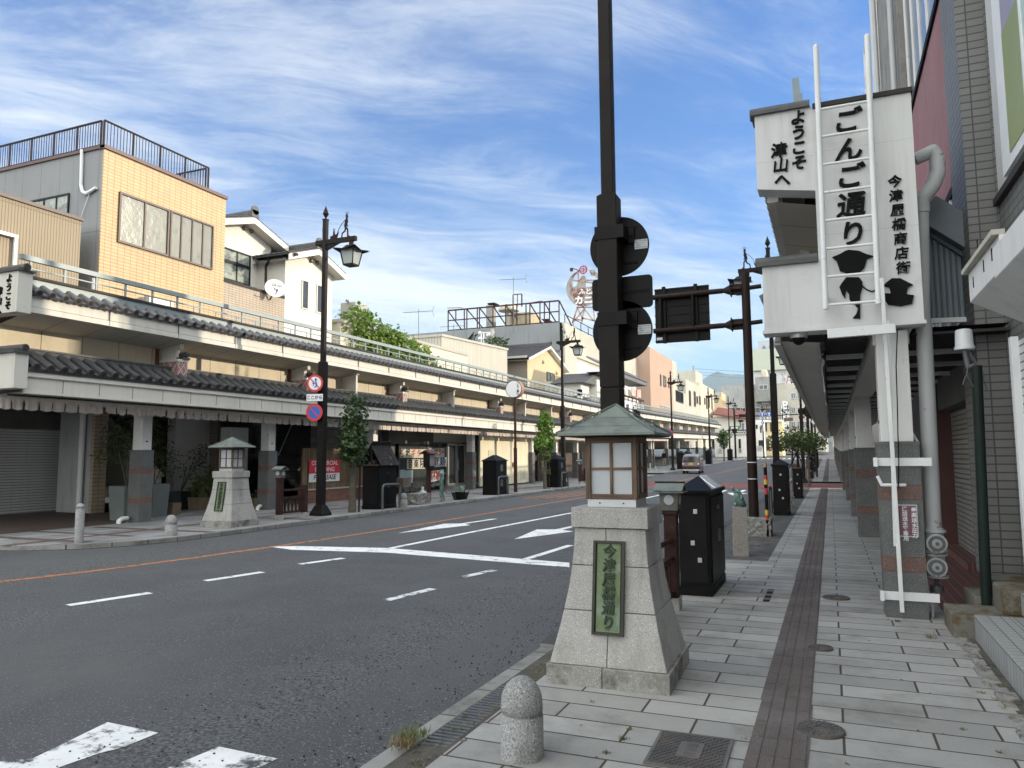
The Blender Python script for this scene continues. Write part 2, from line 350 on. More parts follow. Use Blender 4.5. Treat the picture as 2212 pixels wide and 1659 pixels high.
# ---------------- ground, road, pavements ----------------
def grid(xs, ys, zf, name, m, kind='structure', dz=0.0):
    g = MB(); v = [(x, y, zf(x, y)+dz) for y in ys for x in xs]; k = len(xs)
    g.add(v, [(j*k+i, j*k+i+1, (j+1)*k+i+1, (j+1)*k+i) for j in range(len(ys)-1) for i in range(k-1)])
    return tag(g.build(name, m), kind=kind)
YS = [-40,-20,0,30,40,45,50,55,60,64,70,76,82,88,94,100,106,112,118,124,130,136,140,145,160,200]
grid([-4000,-400,-60,40,400,4000], [-4000,-300]+YS[:]+[400,1200,8000], lambda x, y: prof(y)-0.6 - (0 if y < 300 else 0.012*(y-300)*0.9), 'ground', m_earth)
XR = [-80,-40,-20,-13,-11,-9,-7,-5,-2.7,0,10,60]
grid(XR, YS+[240,300], zroad, 'road', m_asph)
def ribbon(m, pts, w, name=None, dz=0.004, g=None):     # painted line following the carriageway; pts are (x, y) world, w width
    own = g is None; g = g or MB(); P = []
    fine = []
    for i in range(len(pts)-1):
        a, b = Vector(pts[i]), Vector(pts[i+1]); k = max(1, int((b-a).length/4))
        fine += [a + (b-a)*(j/k) for j in range(k)]
    fine.append(Vector(pts[-1]))
    for i, p in enumerate(fine):
        d = (fine[min(i+1, len(fine)-1)] - fine[max(i-1, 0)]).normalized(); nrm = Vector((d.y, -d.x)) * w/2
        for q in (p-nrm, p+nrm): P.append((q.x, q.y, zroad(q.x, q.y)+dz))
    g.add(P, [(2*i, 2*i+1, 2*i+3, 2*i+2) for i in range(len(fine)-1)])
    return g
def mark(poly, g, dz=0.004): g.poly([(x, y, zroad(x, y)+dz) for x, y in poly]); return g
def pxroad(*pts): return [tuple(groad(*p)[:2]) for p in pts]
og = ribbon(m_orange, pxroad((-60,1264),(0,1257),(200,1234),(420,1205),(648,1173),(860,1141),(1060,1108),(1259,1075)) + [(-9.75,40),(-9.6,55),(-8.9,75),(-8.0,95),(-7.2,112),(-6.8,126)], 0.15, g=MB())
tag(og.build('centre_line', m_orange), kind='structure')
wg = MB()
for a, b in (((147,1308),(325,1281)),((444,1255),(567,1236)),((648,1219),(742,1206))):
    ribbon(None, pxroad(a, b), 0.15, g=wg)
mark(pxroad((580,1181),(640,1180),(835,1184),(1230,1216),(1230,1226),(832,1194),(630,1188)), wg)
ribbon(None, pxroad((836,1186),(1032,1147),(1230,1109)) + [(-7.6,27),(-7.3,42)], 0.15, g=wg)
# lane arrows
def arrow(x, y, head, s=1.0, turn=0):
    mark([(x-0.09, y), (x+0.09, y), (x+0.09, y+head), (x-0.09, y+head)], wg)
    if turn: mark([(x-0.09, y+head-0.9), (x-0.09, y+head-0.5), (x-0.75*turn, y+head-0.1), (x-0.75*turn, y+head-0.5)], wg)
    mark([(x-0.38, y), (x, y-1.9), (x+0.38, y)], wg)
q = pxroad((859,1152),(1070,1121)); p0, p1 = Vector(q[0]), Vector(q[1])
def arrow2(tip, tail, hw=0.42, sw=0.16, hl=2.6):
    tip, tail = Vector(tip), Vector(tail); d = (tail-tip).normalized(); nn = Vector((d.y, -d.x))
    b = tip + d*hl
    mark([tuple(tip), tuple(b+nn*hw), tuple(b+nn*sw/2+d*0.25), tuple(b-nn*sw/2+d*0.25), tuple(b-nn*hw)], wg)
    mark([tuple(b+nn*sw/2+d*0.25), tuple(tail+nn*sw/2), tuple(tail-nn*sw/2), tuple(b-nn*sw/2+d*0.25)], wg)
arrow2(p0, p1)
q = pxroad((1111,1165),(1300,1124)); arrow2(q[0], q[1], 0.5, 0.18, 2.2)
arrow2((-4.2,20.5),(-4.2,26.5), 0.5, 0.2, 2.2); arrow2((-4.3,36.5),(-4.3,42.0), 0.5, 0.2, 2.2)
ribbon(None, [(-5.2,20),(-5.2,26)], 0.15, g=wg); ribbon(None, [(-5.2,31.5),(-5.2,41.5)], 0.15, g=wg)
ribbon(None, pxroad((1130,1210),(1232,1178)), 0.15, g=wg)
tag(wg.build('white_markings', m_white), kind='structure')
ww = MB()
ribbon(None, pxroad((994,1248),(1067,1232)), 0.15, g=ww); ribbon(None, pxroad((835,1297),(935,1272)), 0.14, g=ww)
mark(pxroad((-40,1650),(70,1640),(232,1561),(342,1584),(262,1617),(215,1628),(90,1672),(-40,1690)), ww)
mark(pxroad((365,1659),(473,1614),(600,1640),(560,1659),(500,1690),(320,1690)), ww)
tag(ww.build('crossing_stripes', m_whitew), kind='structure')
zb = MB()
for k in range(12): x = -12.2 + k*0.82; mark([(x, 129.5), (x+0.45, 129.5), (x+0.45, 133.5), (x, 133.5)], zb)
ribbon(None, [(-8.2,127.0),(-3,127.0)], 0.35, g=zb)
ribbon(None, [(-2.2,131),(4,133)], 0.3, g=zb)
tag(zb.build('far_crosswalk', m_white), kind='structure')
ob = MB()
for k in range(4): ribbon(None, [(-12.2+k*0.42, 30.0+k*0.3),(-12.0+k*0.42, 37.5)], 0.13, g=ob)
ribbon(None, [(-12.2,30.0),(-10.6,33.0)], 0.13, g=ob); ribbon(None, [(-12.0,37.5),(-10.4,37.5)], 0.13, g=ob)
tag(ob.build('orange_hatching', m_orange), kind='structure')
rd = MB(); ribbon(None, [(-12.9,47.5),(-7,47.3),(-2.6,47.6),(3.2,48)], 5.6, g=rd)
tag(rd.build('red_surfacing', m_red), kind='structure')
# pavements
def pave(name, m, poly, z, ys=None):
    g = MB()
    g.add([(x, y, z(x, y)) for x, y in poly], [list(range(len(poly)))]); return tag(g.build(name, m), kind='structure')
def slabgrid(name, m, x0, x1, ya, yb, z):
    ys = [ya] + [y for y in range(int(ya)+1, int(yb)) if y % 4 == 0] + [yb]
    return grid([x0, x1], ys, lambda x, y: prof(y)+z, name, m)
slabgrid('pavement', m_slab, -2.25, 2.6, -4, 13.6, 0.0)
slabgrid('pavement', m_slab, -1.06, 2.6, 13.6, 43.8, 0.0)
slabgrid('pavement', m_slab, -1.15, 4.5, 52.3, 127, 0.0)
slabgrid('verge', m_dark, -2.5, -1.06, 13.6, 43.8, -0.004)
slabgrid('verge', m_dark, -2.5, -1.15, 52.3, 127, -0.004)
g = MB(); g.poly([(-2.52,-4,-0.03),(-2.24,-4,-0.012),(-2.24,13.6,-0.012),(-2.52,13.6,-0.03)]); tag(g.build('verge', m_dirt), kind='structure')
k = MB()
for ya, yb in ((-4,7.0),(7.0,40),(40,43.6)): k.box(-2.68, -2.5, ya, yb, -0.3, 0.004 if ya > 0 else -0.045)
for y in range(53, 127, 6):
    k.add([(-2.68,y,-0.3),(-2.5,y,-0.3),(-2.68,y,0.004+prof(y)),(-2.5,y,0.004+prof(y)),(-2.68,y+6,-0.3),(-2.5,y+6,-0.3),(-2.68,y+6,0.004+prof(y+6)),(-2.5,y+6,0.004+prof(y+6))], [(0,4,6,2),(2,6,7,3),(3,7,5,1),(0,2,3,1),(4,5,7,6)])
tag(k.build('kerb', m_kerb, bevel=0.012), kind='structure')
LZ = 0.10
lp = [(-13.1,13.2),(-13.15,12.4),(-13.4,11.5),(-13.9,10.7),(-14.8,10.1),(-16.2,9.8),(-40,9.6),(-40,40),(-13.1,40)]
pave('pavement', m_slabl, lp, lambda x, y: LZ)
slabgrid('pavement', m_slabl, -40, -13.1, 40, 60, LZ)
slabgrid('pavement', m_slabl, -22, -13.1, 64.0, 126.5, LZ)
k = MB()
edge = [(-13.1,40),(-13.1,13.2),(-13.15,12.4),(-13.4,11.5),(-13.9,10.7),(-14.8,10.1),(-16.2,9.8),(-40,9.6)]
for i in range(len(edge)-1):
    a, b = Vector(edge[i]), Vector(edge[i+1]); d = (b-a).normalized(); nn = Vector((-d.y, d.x))*-0.16; h0 = LZ+0.004 if i < 1 else 0.035
    h1 = h0 if i != 0 else h0
    if i == 1: h0 = LZ+0.004; h1 = 0.05
    v = [(*(a), -0.3), (*(a+nn), -0.3), (*b, -0.3), (*(b+nn), -0.3), (*a, LZ+0.004), (*(a+nn), h0), (*b, LZ+0.004), (*(b+nn), h1)]
    k.add(v, [(4,5,7,6),(1,3,7,5),(0,4,6,2),(0,1,5,4),(2,6,7,3)])
for y in list(range(40, 60, 5)) + list(range(64, 126, 6)):
    st = 5 if y < 60 else 6; a, b = prof(y)+LZ, prof(y+st)+LZ
    k.add([(-12.94,y,-0.3),(-13.1,y,-0.3),(-12.94,y,a),(-13.1,y,a),(-12.94,y+st,-0.3),(-13.1,y+st,-0.3),(-12.94,y+st,b),(-13.1,y+st,b)], [(0,2,6,4),(2,3,7,6),(3,1,5,7),(0,1,3,2),(4,6,7,5)])
tag(k.build('kerb', m_kerb, bevel=0.012, fix=True), kind='structure')
bf = MB(); bf.poly([(-17.6,10.4,LZ+0.004),(-17.4,14.5,LZ+0.004),(-19.2,16.9,LZ+0.02),(-40,16.9,LZ+0.2),(-40,10.4,LZ+0.2)])
tag(bf.build('garage_floor', m_floor), kind='structure')
# brown bands set in the left pavement
bb = MB()
for y0, y1, x0, x1 in ((10.9,11.15,-20,-14.1),(13.35,13.6,-17,-13.2),(12.1,12.3,-20,-14.3)): bb.poly([(x0,y0,LZ+0.004),(x1,y0,LZ+0.004),(x1,y1,LZ+0.004),(x0,y1,LZ+0.004)])
for y in (17, 22, 27, 32, 37): bb.poly([(-16.6,y,LZ+0.004),(-13.2,y,LZ+0.004),(-13.2,y+0.25,LZ+0.004),(-16.6,y+0.25,LZ+0.004)])
bb.poly([(-15.3,9.98,LZ+0.003),(-15.05,10.0,LZ+0.003),(-15.05,40,LZ+0.003),(-15.3,40,LZ+0.003)])
tag(bb.build('brown_paving_band', mat('brown_paver', (0.10,0.068,0.06), 0.85, 0.2, 2)), kind='structure')
# tactile strip
t = MB()
def tact(y0, y1):
    ys = [y0] + [y for y in range(int(y0)+1, int(y1)) if y % 6 == 0] + [y1]
    for a, b in zip(ys[:-1], ys[1:]): t.poly([(-0.555,a,prof(a)+0.004),(-0.205,a,prof(a)+0.004),(-0.195,b,prof(b)+0.004),(-0.545,b,prof(b)+0.004)])
    y = y0
    while y < min(y1, 62):
        for kx in range(4):
            x = -0.545 + kx*0.0865; t.box(x+0.012, x+0.074, y+0.008, y+0.292, 0, 0.0095+prof(y))
        y += 0.30
tact(1.0, 43.6); tact(52.5, 126)
tag(t.build('tactile_strip', m_tact, bevel=0.004), kind='structure')
# ---------------- shared materials for street furniture ----------------
m_granite = mat('grey_granite', (0.34,0.335,0.32), 0.75, 0.10, 2.0, 0.25, 100, speck=((0.48,0.47,0.45), 95, 0.55, 0.66, (0.12,0.12,0.12)), dirt=((0.17,0.16,0.142), 2.0, 0.50, 0.78), streak=0.42)
m_granite_p = mat('stained_granite', (0.30,0.295,0.275), 0.85, 0.15, 2.0, 0.35, 90, speck=((0.44,0.43,0.41), 85, 0.56, 0.66, (0.10,0.10,0.095)), dirt=((0.10,0.098,0.085), 3.5, 0.45, 0.66), streak=0.4)
m_granite_l = mat('pale_stone', (0.36,0.35,0.32), 0.8, 0.12, 2.5, 0.3, 80, dirt=((0.20,0.20,0.17), 3, 0.5, 0.75), streak=0.3)
m_joint = mat('stone_joint', (0.10,0.095,0.085), 0.9)
m_rough = mat('rough_stone', (0.22,0.215,0.20), 0.9, 0.35, 6, 1.0, 14, dirt=((0.08,0.08,0.075), 9, 0.5, 0.6))
m_copper = mat('copper_patina', (0.145,0.17,0.153), 0.55, 0.14, 4, 0.1, 30, dirt=((0.08,0.088,0.075), 5, 0.5, 0.7), streak=0.35)
m_wood = mat('weathered_wood', (0.125,0.078,0.05), 0.75, 0.25, 2, 0, 30, streak=0.0)
def grain(m, sc, amt=0.5):
    t = m.node_tree; n = t.nodes; l = t.links; b = n['Principled BSDF']; tcn = n.new('ShaderNodeTexCoord'); mp = n.new('ShaderNodeMapping'); mp.inputs['Scale'].default_value = sc
    l.new(tcn.outputs['Object'], mp.inputs[0]); q = n.new('ShaderNodeTexNoise'); q.inputs['Scale'].default_value = 1; q.inputs['Detail'].default_value = 8; l.new(mp.outputs[0], q.inputs['Vector'])
    r = n.new('ShaderNodeMapRange'); r.inputs['From Min'].default_value = .35; r.inputs['From Max'].default_value = .65; r.inputs['To Min'].default_value = 1-amt; r.inputs['To Max'].default_value = 1+amt*0.4; l.new(q.outputs['Fac'], r.inputs['Value'])
    src = b.inputs['Base Color'].links[0].from_socket; x = n.new('ShaderNodeMix'); x.data_type = 'RGBA'; x.blend_type = 'MULTIPLY'; x.inputs[0].default_value = 1; l.new(src, x.inputs[6]); l.new(r.outputs[0], x.inputs[7]); l.new(x.outputs[2], b.inputs['Base Color'])
    bn = n.new('ShaderNodeBump'); bn.inputs['Strength'].default_value = 0.35; bn.inputs['Distance'].default_value = 0.01; l.new(q.outputs['Fac'], bn.inputs['Height']); l.new(bn.outputs[0], b.inputs['Normal'])
    return m
grain(m_wood, (70, 70, 4)); m_woodh = grain(mat('weathered_wood_rail', (0.125,0.078,0.05), 0.75, 0.25, 2), (4, 70, 70))
m_pane = mat('opal_pane', (0.40,0.425,0.455), 0.35, 0.05, 2, dirt=((0.42,0.43,0.44), 2, 0.5, 0.8))
m_alu = mat('dull_aluminium', (0.45,0.46,0.47), 0.45, 0.1, 4, metal=0.6)
m_bronze = mat('plaque_green', (0.10,0.14,0.065), 0.6, 0.3, 9, 0.15, 40, dirt=((0.17,0.24,0.20), 7, 0.5, 0.7))
m_bronzed = mat('plaque_rim', (0.05,0.05,0.042), 0.6, 0.2, 5)
m_brownm = mat('dark_brown_metal', (0.012,0.0095,0.009), 0.5, 0.2, 3, 0.05, 60, dirt=((0.02,0.0165,0.0155), 2, 0.5, 0.8))
m_brownp = mat('brown_pole_paint', (0.020,0.0125,0.011), 0.5, 0.15, 2, 0.05, 60, dirt=((0.031,0.022,0.019), 1.5, 0.55, 0.8))
m_black = mat('black_metal', (0.005,0.0048,0.005), 0.45, 0.2, 4, 0.05, 80, dirt=((0.009,0.0086,0.0083), 3, 0.5, 0.8))
m_maroon = mat('maroon_timber', (0.040,0.020,0.018), 0.55, 0.3, 6, 0.1, 40, dirt=((0.08,0.06,0.055), 12, 0.62, 0.68))
m_steel = mat('grey_steel', (0.10,0.105,0.11), 0.45, 0.15, 4, metal=0.3)
m_whitep = mat('white_paint', (0.68,0.69,0.70), 0.5, 0.06, 3, dirt=((0.40,0.36,0.30), 6, 0.62, 0.72))
m_ink = mat('black_lettering', (0.006,0.006,0.0065), 0.7)
m_sticker = mat('sticker', (0.55,0.58,0.62), 0.5, 0.05)
m_verd = mat('verdigris_bronze', (0.13,0.215,0.185), 0.5, 0.3, 8, 0.1, 30, metal=0.2, dirt=((0.06,0.08,0.06), 6, 0.52, 0.65))
Z4 = Matrix.Identity(4)
REG = dict(R1=(0,400,1400,2212), R2=(0,1300,1400,2212), R3=(1200,1000,1300,2212), R4=(1200,1500,1200,2212), RG=(0,1000,700,1659), R5=(2500,1300,900,1659), RF=(2600,1450,400,1327),
           R8=(1700,1050,650,2212), RS=(2900,0,1196,1417), RC=(3000,1300,1096,1515), RP=(2850,1850,600,1531), RT=(3450,0,646,1191), RW=(3650,800,446,1233), RB=(2500,2200,1596,2212), LB=(2250,1600,700,1290), LA=(2100,1500,1000,1055), RN=(2950,1350,400,1106), RQ=(2550,1050,500,2074), RX=(1350,1650,500,2074), RY=(1650,1700,700,2212), RZ=(2900,1050,300,474), RU=(3400,1300,696,962), RK=(3900,2200,196,373))
def K(r, x, y):
    a = REG[r]; s = a[2]/a[3]; return ((a[0]+x*s)*0.54004, (a[1]+y*s)*0.54004)
# ---------------- stone street lantern ----------------
HALF = [(0.16,0.468),(0.30,0.432),(0.45,0.395),(0.56,0.372),(0.75,0.335),(0.91,0.315),(1.05,0.302),(1.21,0.293)]
def halfat(z):
    for (a, ha), (b, hb) in zip(HALF[:-1], HALF[1:]):
        if a <= z <= b: return ha+(hb-ha)*(z-a)/(b-a)
    return HALF[0][1] if z < HALF[0][0] else HALF[-1][1]
def make_lantern(label):
    t = thing('stone_street_lantern', label, 'street lantern', group='stone lanterns with copper roofs')
    p = MB()
    for (x0, x1) in ((-0.49,-0.035),(-0.031,0.49)): p.loft([(-0.1,x0,x1,-0.49,0.49),(0.15,x0,x1,-0.49,0.49)],2)
    def course(zs, splits, sx):
        z0, z1 = zs
        lv = [z0+0.003] + [z for z, h in HALF if z0+0.02 < z < z1-0.02] + [z1-0.003]
        cuts = [-9] + splits + [9]
        for a, b in zip(cuts[:-1], cuts[1:]):
            p.loft([(z, max(a+0.002, -halfat(z)), min(b-0.002, halfat(z)), -halfat(z), halfat(z)) for z in lv])
    course((0.15,0.56), [-0.0], 0); course((0.56,0.91), [], 0); course((0.91,1.21), [-0.03], 0)
    p.loft([(1.213,-0.318,0.318,-0.318,0.318),(1.375,-0.318,0.318,-0.318,0.318)])
    p.loft([(0.12,-0.45,0.45,-0.45,0.45)] + [(z, -h+0.012, h-0.012, -h+0.012, h-0.012) for z, h in HALF], 1)
    p.build('pedestal', [m_granite, m_joint, m_granite_p], t, bevel=0.006)
    # plaque on the front face, following its batter
    q = MB(); yT, yB = -(halfat(1.11)+0.006), -(halfat(0.39)+0.004)
    up = Vector((0, yT-yB, 0.72)).normalized(); nrm = Vector((1,0,0)).cross(up)
    Fm = frame((0, (yT+yB)/2, 0.75), (1,0,0), up)
    q.box(-0.118,0.118,-0.365,0.365,-0.05,0.0,1,Fm)
    q.box(-0.096,0.096,-0.343,0.343,0.0,0.008,0,Fm)
    for s in (-1, 1): q.box(s*0.118-0.011, s*0.118+0.011, -0.365, 0.365, 0.0, 0.02, 1, Fm)
    q.box(-0.118,0.118,0.345,0.365,0.0,0.02,1,Fm); q.box(-0.118,0.118,-0.365,-0.345,0.0,0.02,1,Fm)
    pl = MB(); pl.v, pl.f, pl.m, pl.sm = q.v, q.f, q.m, q.sm
    po = pl.build('plaque', [m_bronze, m_bronzed], t)
    tx = MB(); tx.text('今津屋橋通り', 0.112, Fm @ Matrix.Translation((0, 0.275, 0.016)), 0.012, 0, 0.02, True, 0.12, 0.95, 0.98)
    tx.build('lettering', mat('plaque_letters', (0.035,0.05,0.035), 0.6), po)
    # lantern box
    b = MB(); b.loft([(1.375,-0.205,0.205,-0.205,0.205),(1.44,-0.205,0.205,-0.205,0.205)])
    for sx in (-0.1,0.1):
        for sy in (-1,1): b.cyl((sx, sy*0.2045, 1.408), (sx, sy*0.2085, 1.408), 0.007, n=8, mi=1)
    b.build('metal_base', [m_alu, m_black], t, bevel=0.003)
    f = MB(); fh = MB()
    for sx in (-1,1):
        for sy in (-1,1): f.box(sx*0.196-0.022, sx*0.196+0.022, sy*0.196-0.022, sy*0.196+0.022, 1.44, 1.955)
    pn = MB()
    for a in range(4):
        Rm_ = Matrix.Rotation(a*math.pi/2, 4, 'Z')
        fh.box(-0.174,0.174,-0.213,-0.177,1.44,1.482,0,Rm_); fh.box(-0.174,0.174,-0.213,-0.177,1.905,1.955,0,Rm_)
        f.box(-0.012,0.012,-0.208,-0.186,1.482,1.905,0,Rm_)
        fh.box(-0.174,-0.012,-0.207,-0.187,1.682,1.702,0,Rm_); fh.box(0.012,0.174,-0.207,-0.187,1.682,1.702,0,Rm_)
    for i_ in range(len(f.m)): f.m[i_] = 0
    nb = len(f.f); f.add(fh.v, fh.f, 1); w = f.build('lantern_frame', [m_wood, m_woodh], t, bevel=0.003)
    for a in range(4): pn = MB(); pn.box(-0.174,0.174,-0.19,-0.184,1.482,1.905,0,Matrix.Rotation(a*math.pi/2, 4, 'Z')); pn.build('pane', m_pane, w)
    r = MB(); dk = MB()
    secs = [(1.985,0.405),(2.045,0.30),(2.052,0.295)], [(2.045,0.305),(2.118,0.165),(2.124,0.16)], [(2.118,0.17),(2.235,0.004)]
    r.loft([(1.965,-0.405,0.405,-0.405,0.405),(1.985,-0.405,0.405,-0.405,0.405)])
    for sc_ in secs: r.loft([(z,-h,h,-h,h) for z, h in sc_])
    for sx in (-1,1):
        for sy in (-1,1): r.beam((sx*0.41,sy*0.41,1.99),(sx*0.005,sy*0.005,2.24),0.014,0.012)
    rf = r.build('roof', m_copper, t)
    dk.box(-0.19,0.19,-0.19,0.19,1.955,1.966); dk.box(-0.39,0.39,-0.39,0.39,1.958,1.9655)
    dk.build('eave_board', m_brownm, rf)
    return t
lan = make_lantern('large granite street lantern with green plaque and copper roof in the foreground'); lan.location = (-1.69, 6.30, 0); lan.rotation_euler = (0,0,R(1.5))
q = gz(481,1142,LZ)
dup(lan, (-14.05, 14.9, LZ), R(1), 'smaller-looking stone lantern across the road, with green plaque, on the far pavement corner')
# ---------------- street lamp posts (square section, spear finial, hanging lantern) ----------------
def fig_silhouette(g, M):      # cut-out figure towing a boat
    D = 0.02
    def P(pts, s=1): g.prism([(x*s, z*s) for x, z in pts], 'y', -D/2, D/2, 0, M)
    P([(0.62,0),(0.70,0),(0.70,0.05),(0.66,0.05),(0.655,0.22),(0.63,0.29),(0.57,0.33),(0.53,0.33),(0.52,0.22),(0.42,0.15),(0.40,0.0),(0.44,0.0),(0.45,0.12),(0.55,0.19),(0.585,0.27),(0.61,0.22),(0.615,0.04)])
    P([(0.50,0.33),(0.65,0.33),(0.61,0.40),(0.64,0.48),(0.63,0.56),(0.60,0.60),(0.56,0.59),(0.53,0.50)])
    P([(0.565,0.60),(0.61,0.59),(0.65,0.62),(0.625,0.66),(0.63,0.69),(0.58,0.72),(0.55,0.68)])
    P([(0.0,0.02),(0.24,0.0),(0.32,0.21),(0.25,0.14),(0.14,0.13),(0.0,0.09)])
    P([(0.10,0.13),(0.17,0.13),(0.16,0.24),(0.135,0.28),(0.11,0.24)])
    pts = [(0.24,0.14),(0.32,0.30),(0.42,0.44),(0.55,0.55)]
    for a, b in zip(pts[:-1], pts[1:]): g.beam(M @ Vector((a[0],0,a[1])), M @ Vector((b[0],0,b[1])), 0.014, 0.014)
    for c in ((0.135,0.30,0.03),(0.60,0.74,0.045)):
        k = 10
        for i in range(k):
            a0, a1 = 2*math.pi*i/k, 2*math.pi*(i+1)/k
            g.beam(M @ Vector((c[0]+c[2]*math.cos(a0),0,c[1]+c[2]*0.7*math.sin(a0))), M @ Vector((c[0]+c[2]*math.cos(a1),0,c[1]+c[2]*0.7*math.sin(a1))), 0.012, 0.012)
def make_lamp(label, flip=1):
    t = thing('street_lamp', label, 'street lamp', group='dark street lamps with hanging lanterns along the kerbs')
    g = MB()
    g.loft([(0,-0.23,0.23,-0.23,0.23),(0.06,-0.23,0.23,-0.23,0.23),(0.30,-0.125,0.125,-0.125,0.125)])
    g.build('base', m_brownm, t, bevel=0.006)
    g = MB(); g.box(-0.105,0.105,-0.105,0.105,0.28,2.5); g.box(-0.107,0.107,-0.107,0.107,2.503,4.55); g.loft([(4.55,-0.107,0.107,-0.107,0.107),(4.58,-0.07,0.07,-0.07,0.07)])
    g.box(-0.066,0.066,-0.066,0.066,4.55,8.95); g.box(-0.08,0.08,-0.08,0.08,8.92,8.96); g.box(-0.10,-0.066,-0.03,0.03,8.55,8.7)
    g.build('pole', m_brownm, t, bevel=0.008)
    g = MB(); g.cyl((0,0,8.96),(0,0,9.02),0.025); g.cyl((0,0,9.),(0,0,9.12),0.02,0.095,8,0,False); g.cyl((0,0,9.12),(0,0,9.38),0.095,0.004,8,0,False)
    g.build('finial', m_brownm, t)
    g = MB(); f = flip
    g.box(min(-0.33*f,1.02*f), max(-0.33*f,1.12*f), -0.055,0.055,8.16,8.3)
    g.prism([(0.066*f,8.16),(0.55*f,8.16),(0.066*f,7.97)],'y',-0.03,0.03); g.prism([(-0.066*f,8.16),(-0.28*f,8.16),(-0.066*f,8.02)],'y',-0.03,0.03)
    fig_silhouette(g, Matrix.Translation((0.18*f,0,8.3)) @ Matrix.Diagonal((f,1,1,1)))
    g.build('arm', m_brownm, t, fix=True)
    # hanging lantern: flared hat with up-swept corners, tapered glass body
    cx = 0.95*f
    lb = MB(); lb.box(cx-0.05,cx+0.05,-0.05,0.05,8.,8.16); lb.loft([(7.92,cx-0.19,cx+0.19,-0.19,0.19),(8.03,cx-0.11,cx+0.11,-0.11,0.11)])
    n = 6; v = []; fc = []
    rings = [(0.12,8.,0),(0.20,7.92,0),(0.30,7.87,0.02),(0.40,7.85,0.07)]
    for r_, z, c in rings:
        for sx, sy in ((-1,-1),(0,-1),(1,-1),(1,0),(1,1),(0,1),(-1,1),(-1,0)):
            v.append((cx+sx*r_*(1 if sx and sy else 0.9), sy*r_*(1 if sx and sy else 0.9), z+(c if sx and sy else 0)))
    for i in range(3):
        for j in range(8): fc.append((8*i+j, 8*i+(j+1) % 8, 8*i+8+(j+1) % 8, 8*i+8+j))
    lb.add(v, fc); lb.add([(x,y,z-0.03) for x,y,z in v], [tuple(reversed(q)) for q in fc])
    for sx in (-1,1):
        for sy in (-1,1): lb.beam((cx+sx*0.235,sy*0.235,7.86),(cx+sx*0.165,sy*0.165,7.44),0.03,0.03)
    lb.loft([(7.4,cx-0.17,cx+0.17,-0.17,0.17),(7.445,cx-0.175,cx+0.175,-0.175,0.175)])
    lo = lb.build('lantern', m_brownm, t)
    pn = MB(); pn.loft([(7.445,cx-0.16,cx+0.16,-0.16,0.16),(7.88,cx-0.232,cx+0.232,-0.232,0.232)])
    pn.build('pane', mat('lamp_glass', (0.33,0.37,0.36), 0.35, 0.1, 3), lo)
    return t
lampL = make_lamp('street lamp across the road beside the stone lantern, carrying two red round signs', 1)
lampL.location = (-13.92, 18.4, LZ)
def lampdup(src, x, y, lab, zz=None): return dup(src, (x, y, (prof(y) + (LZ if x < -8 else 0)) if zz is None else zz), 0, lab)
lampdup(lampL, -14.0, 40.6, 'street lamp behind the copper lantern roof, next to a black cabinet by the tree')
for px_, X_, lab_ in ((1453,-13.6,'street lamp with a blue no-parking sign beside the walking person'),(1534,-13.5,'street lamp just beyond the van, above a row of dark cabinets'),(1577,-13.4,'farthest street lamp before the crossing on the left, beside the white lattice building')):
    p = gx(px_, 985, X_); lampdup(lampL, X_, p.y, lab_)
lampR = make_lamp('tall dark pole right behind the near stone lantern, sign backs fixed to it', -1)
lampR.location = (-2.07, 7.6, 0)
lampdup(lampR, -1.70, 27.0, 'dark lamp pole between the wide brown gantry pole and the arcade eave')
lampdup(lampR, -1.58, 50.0, 'street lamp whose lantern shows just left of the eave, pole rising behind the small trees')
lampdup(lampR, -1.58, 65.0, 'second street lamp along the eave edge on the right, smaller lantern')
lampdup(lampR, -1.58, 79.0, 'third and smallest street lamp along the right eave edge')
p = gz(1650, 977, prof(134)); lampdup(lampL, p.x*134/p.y, 134, 'street lamp beyond the crossing, behind the two blue arrow signs', prof(134))
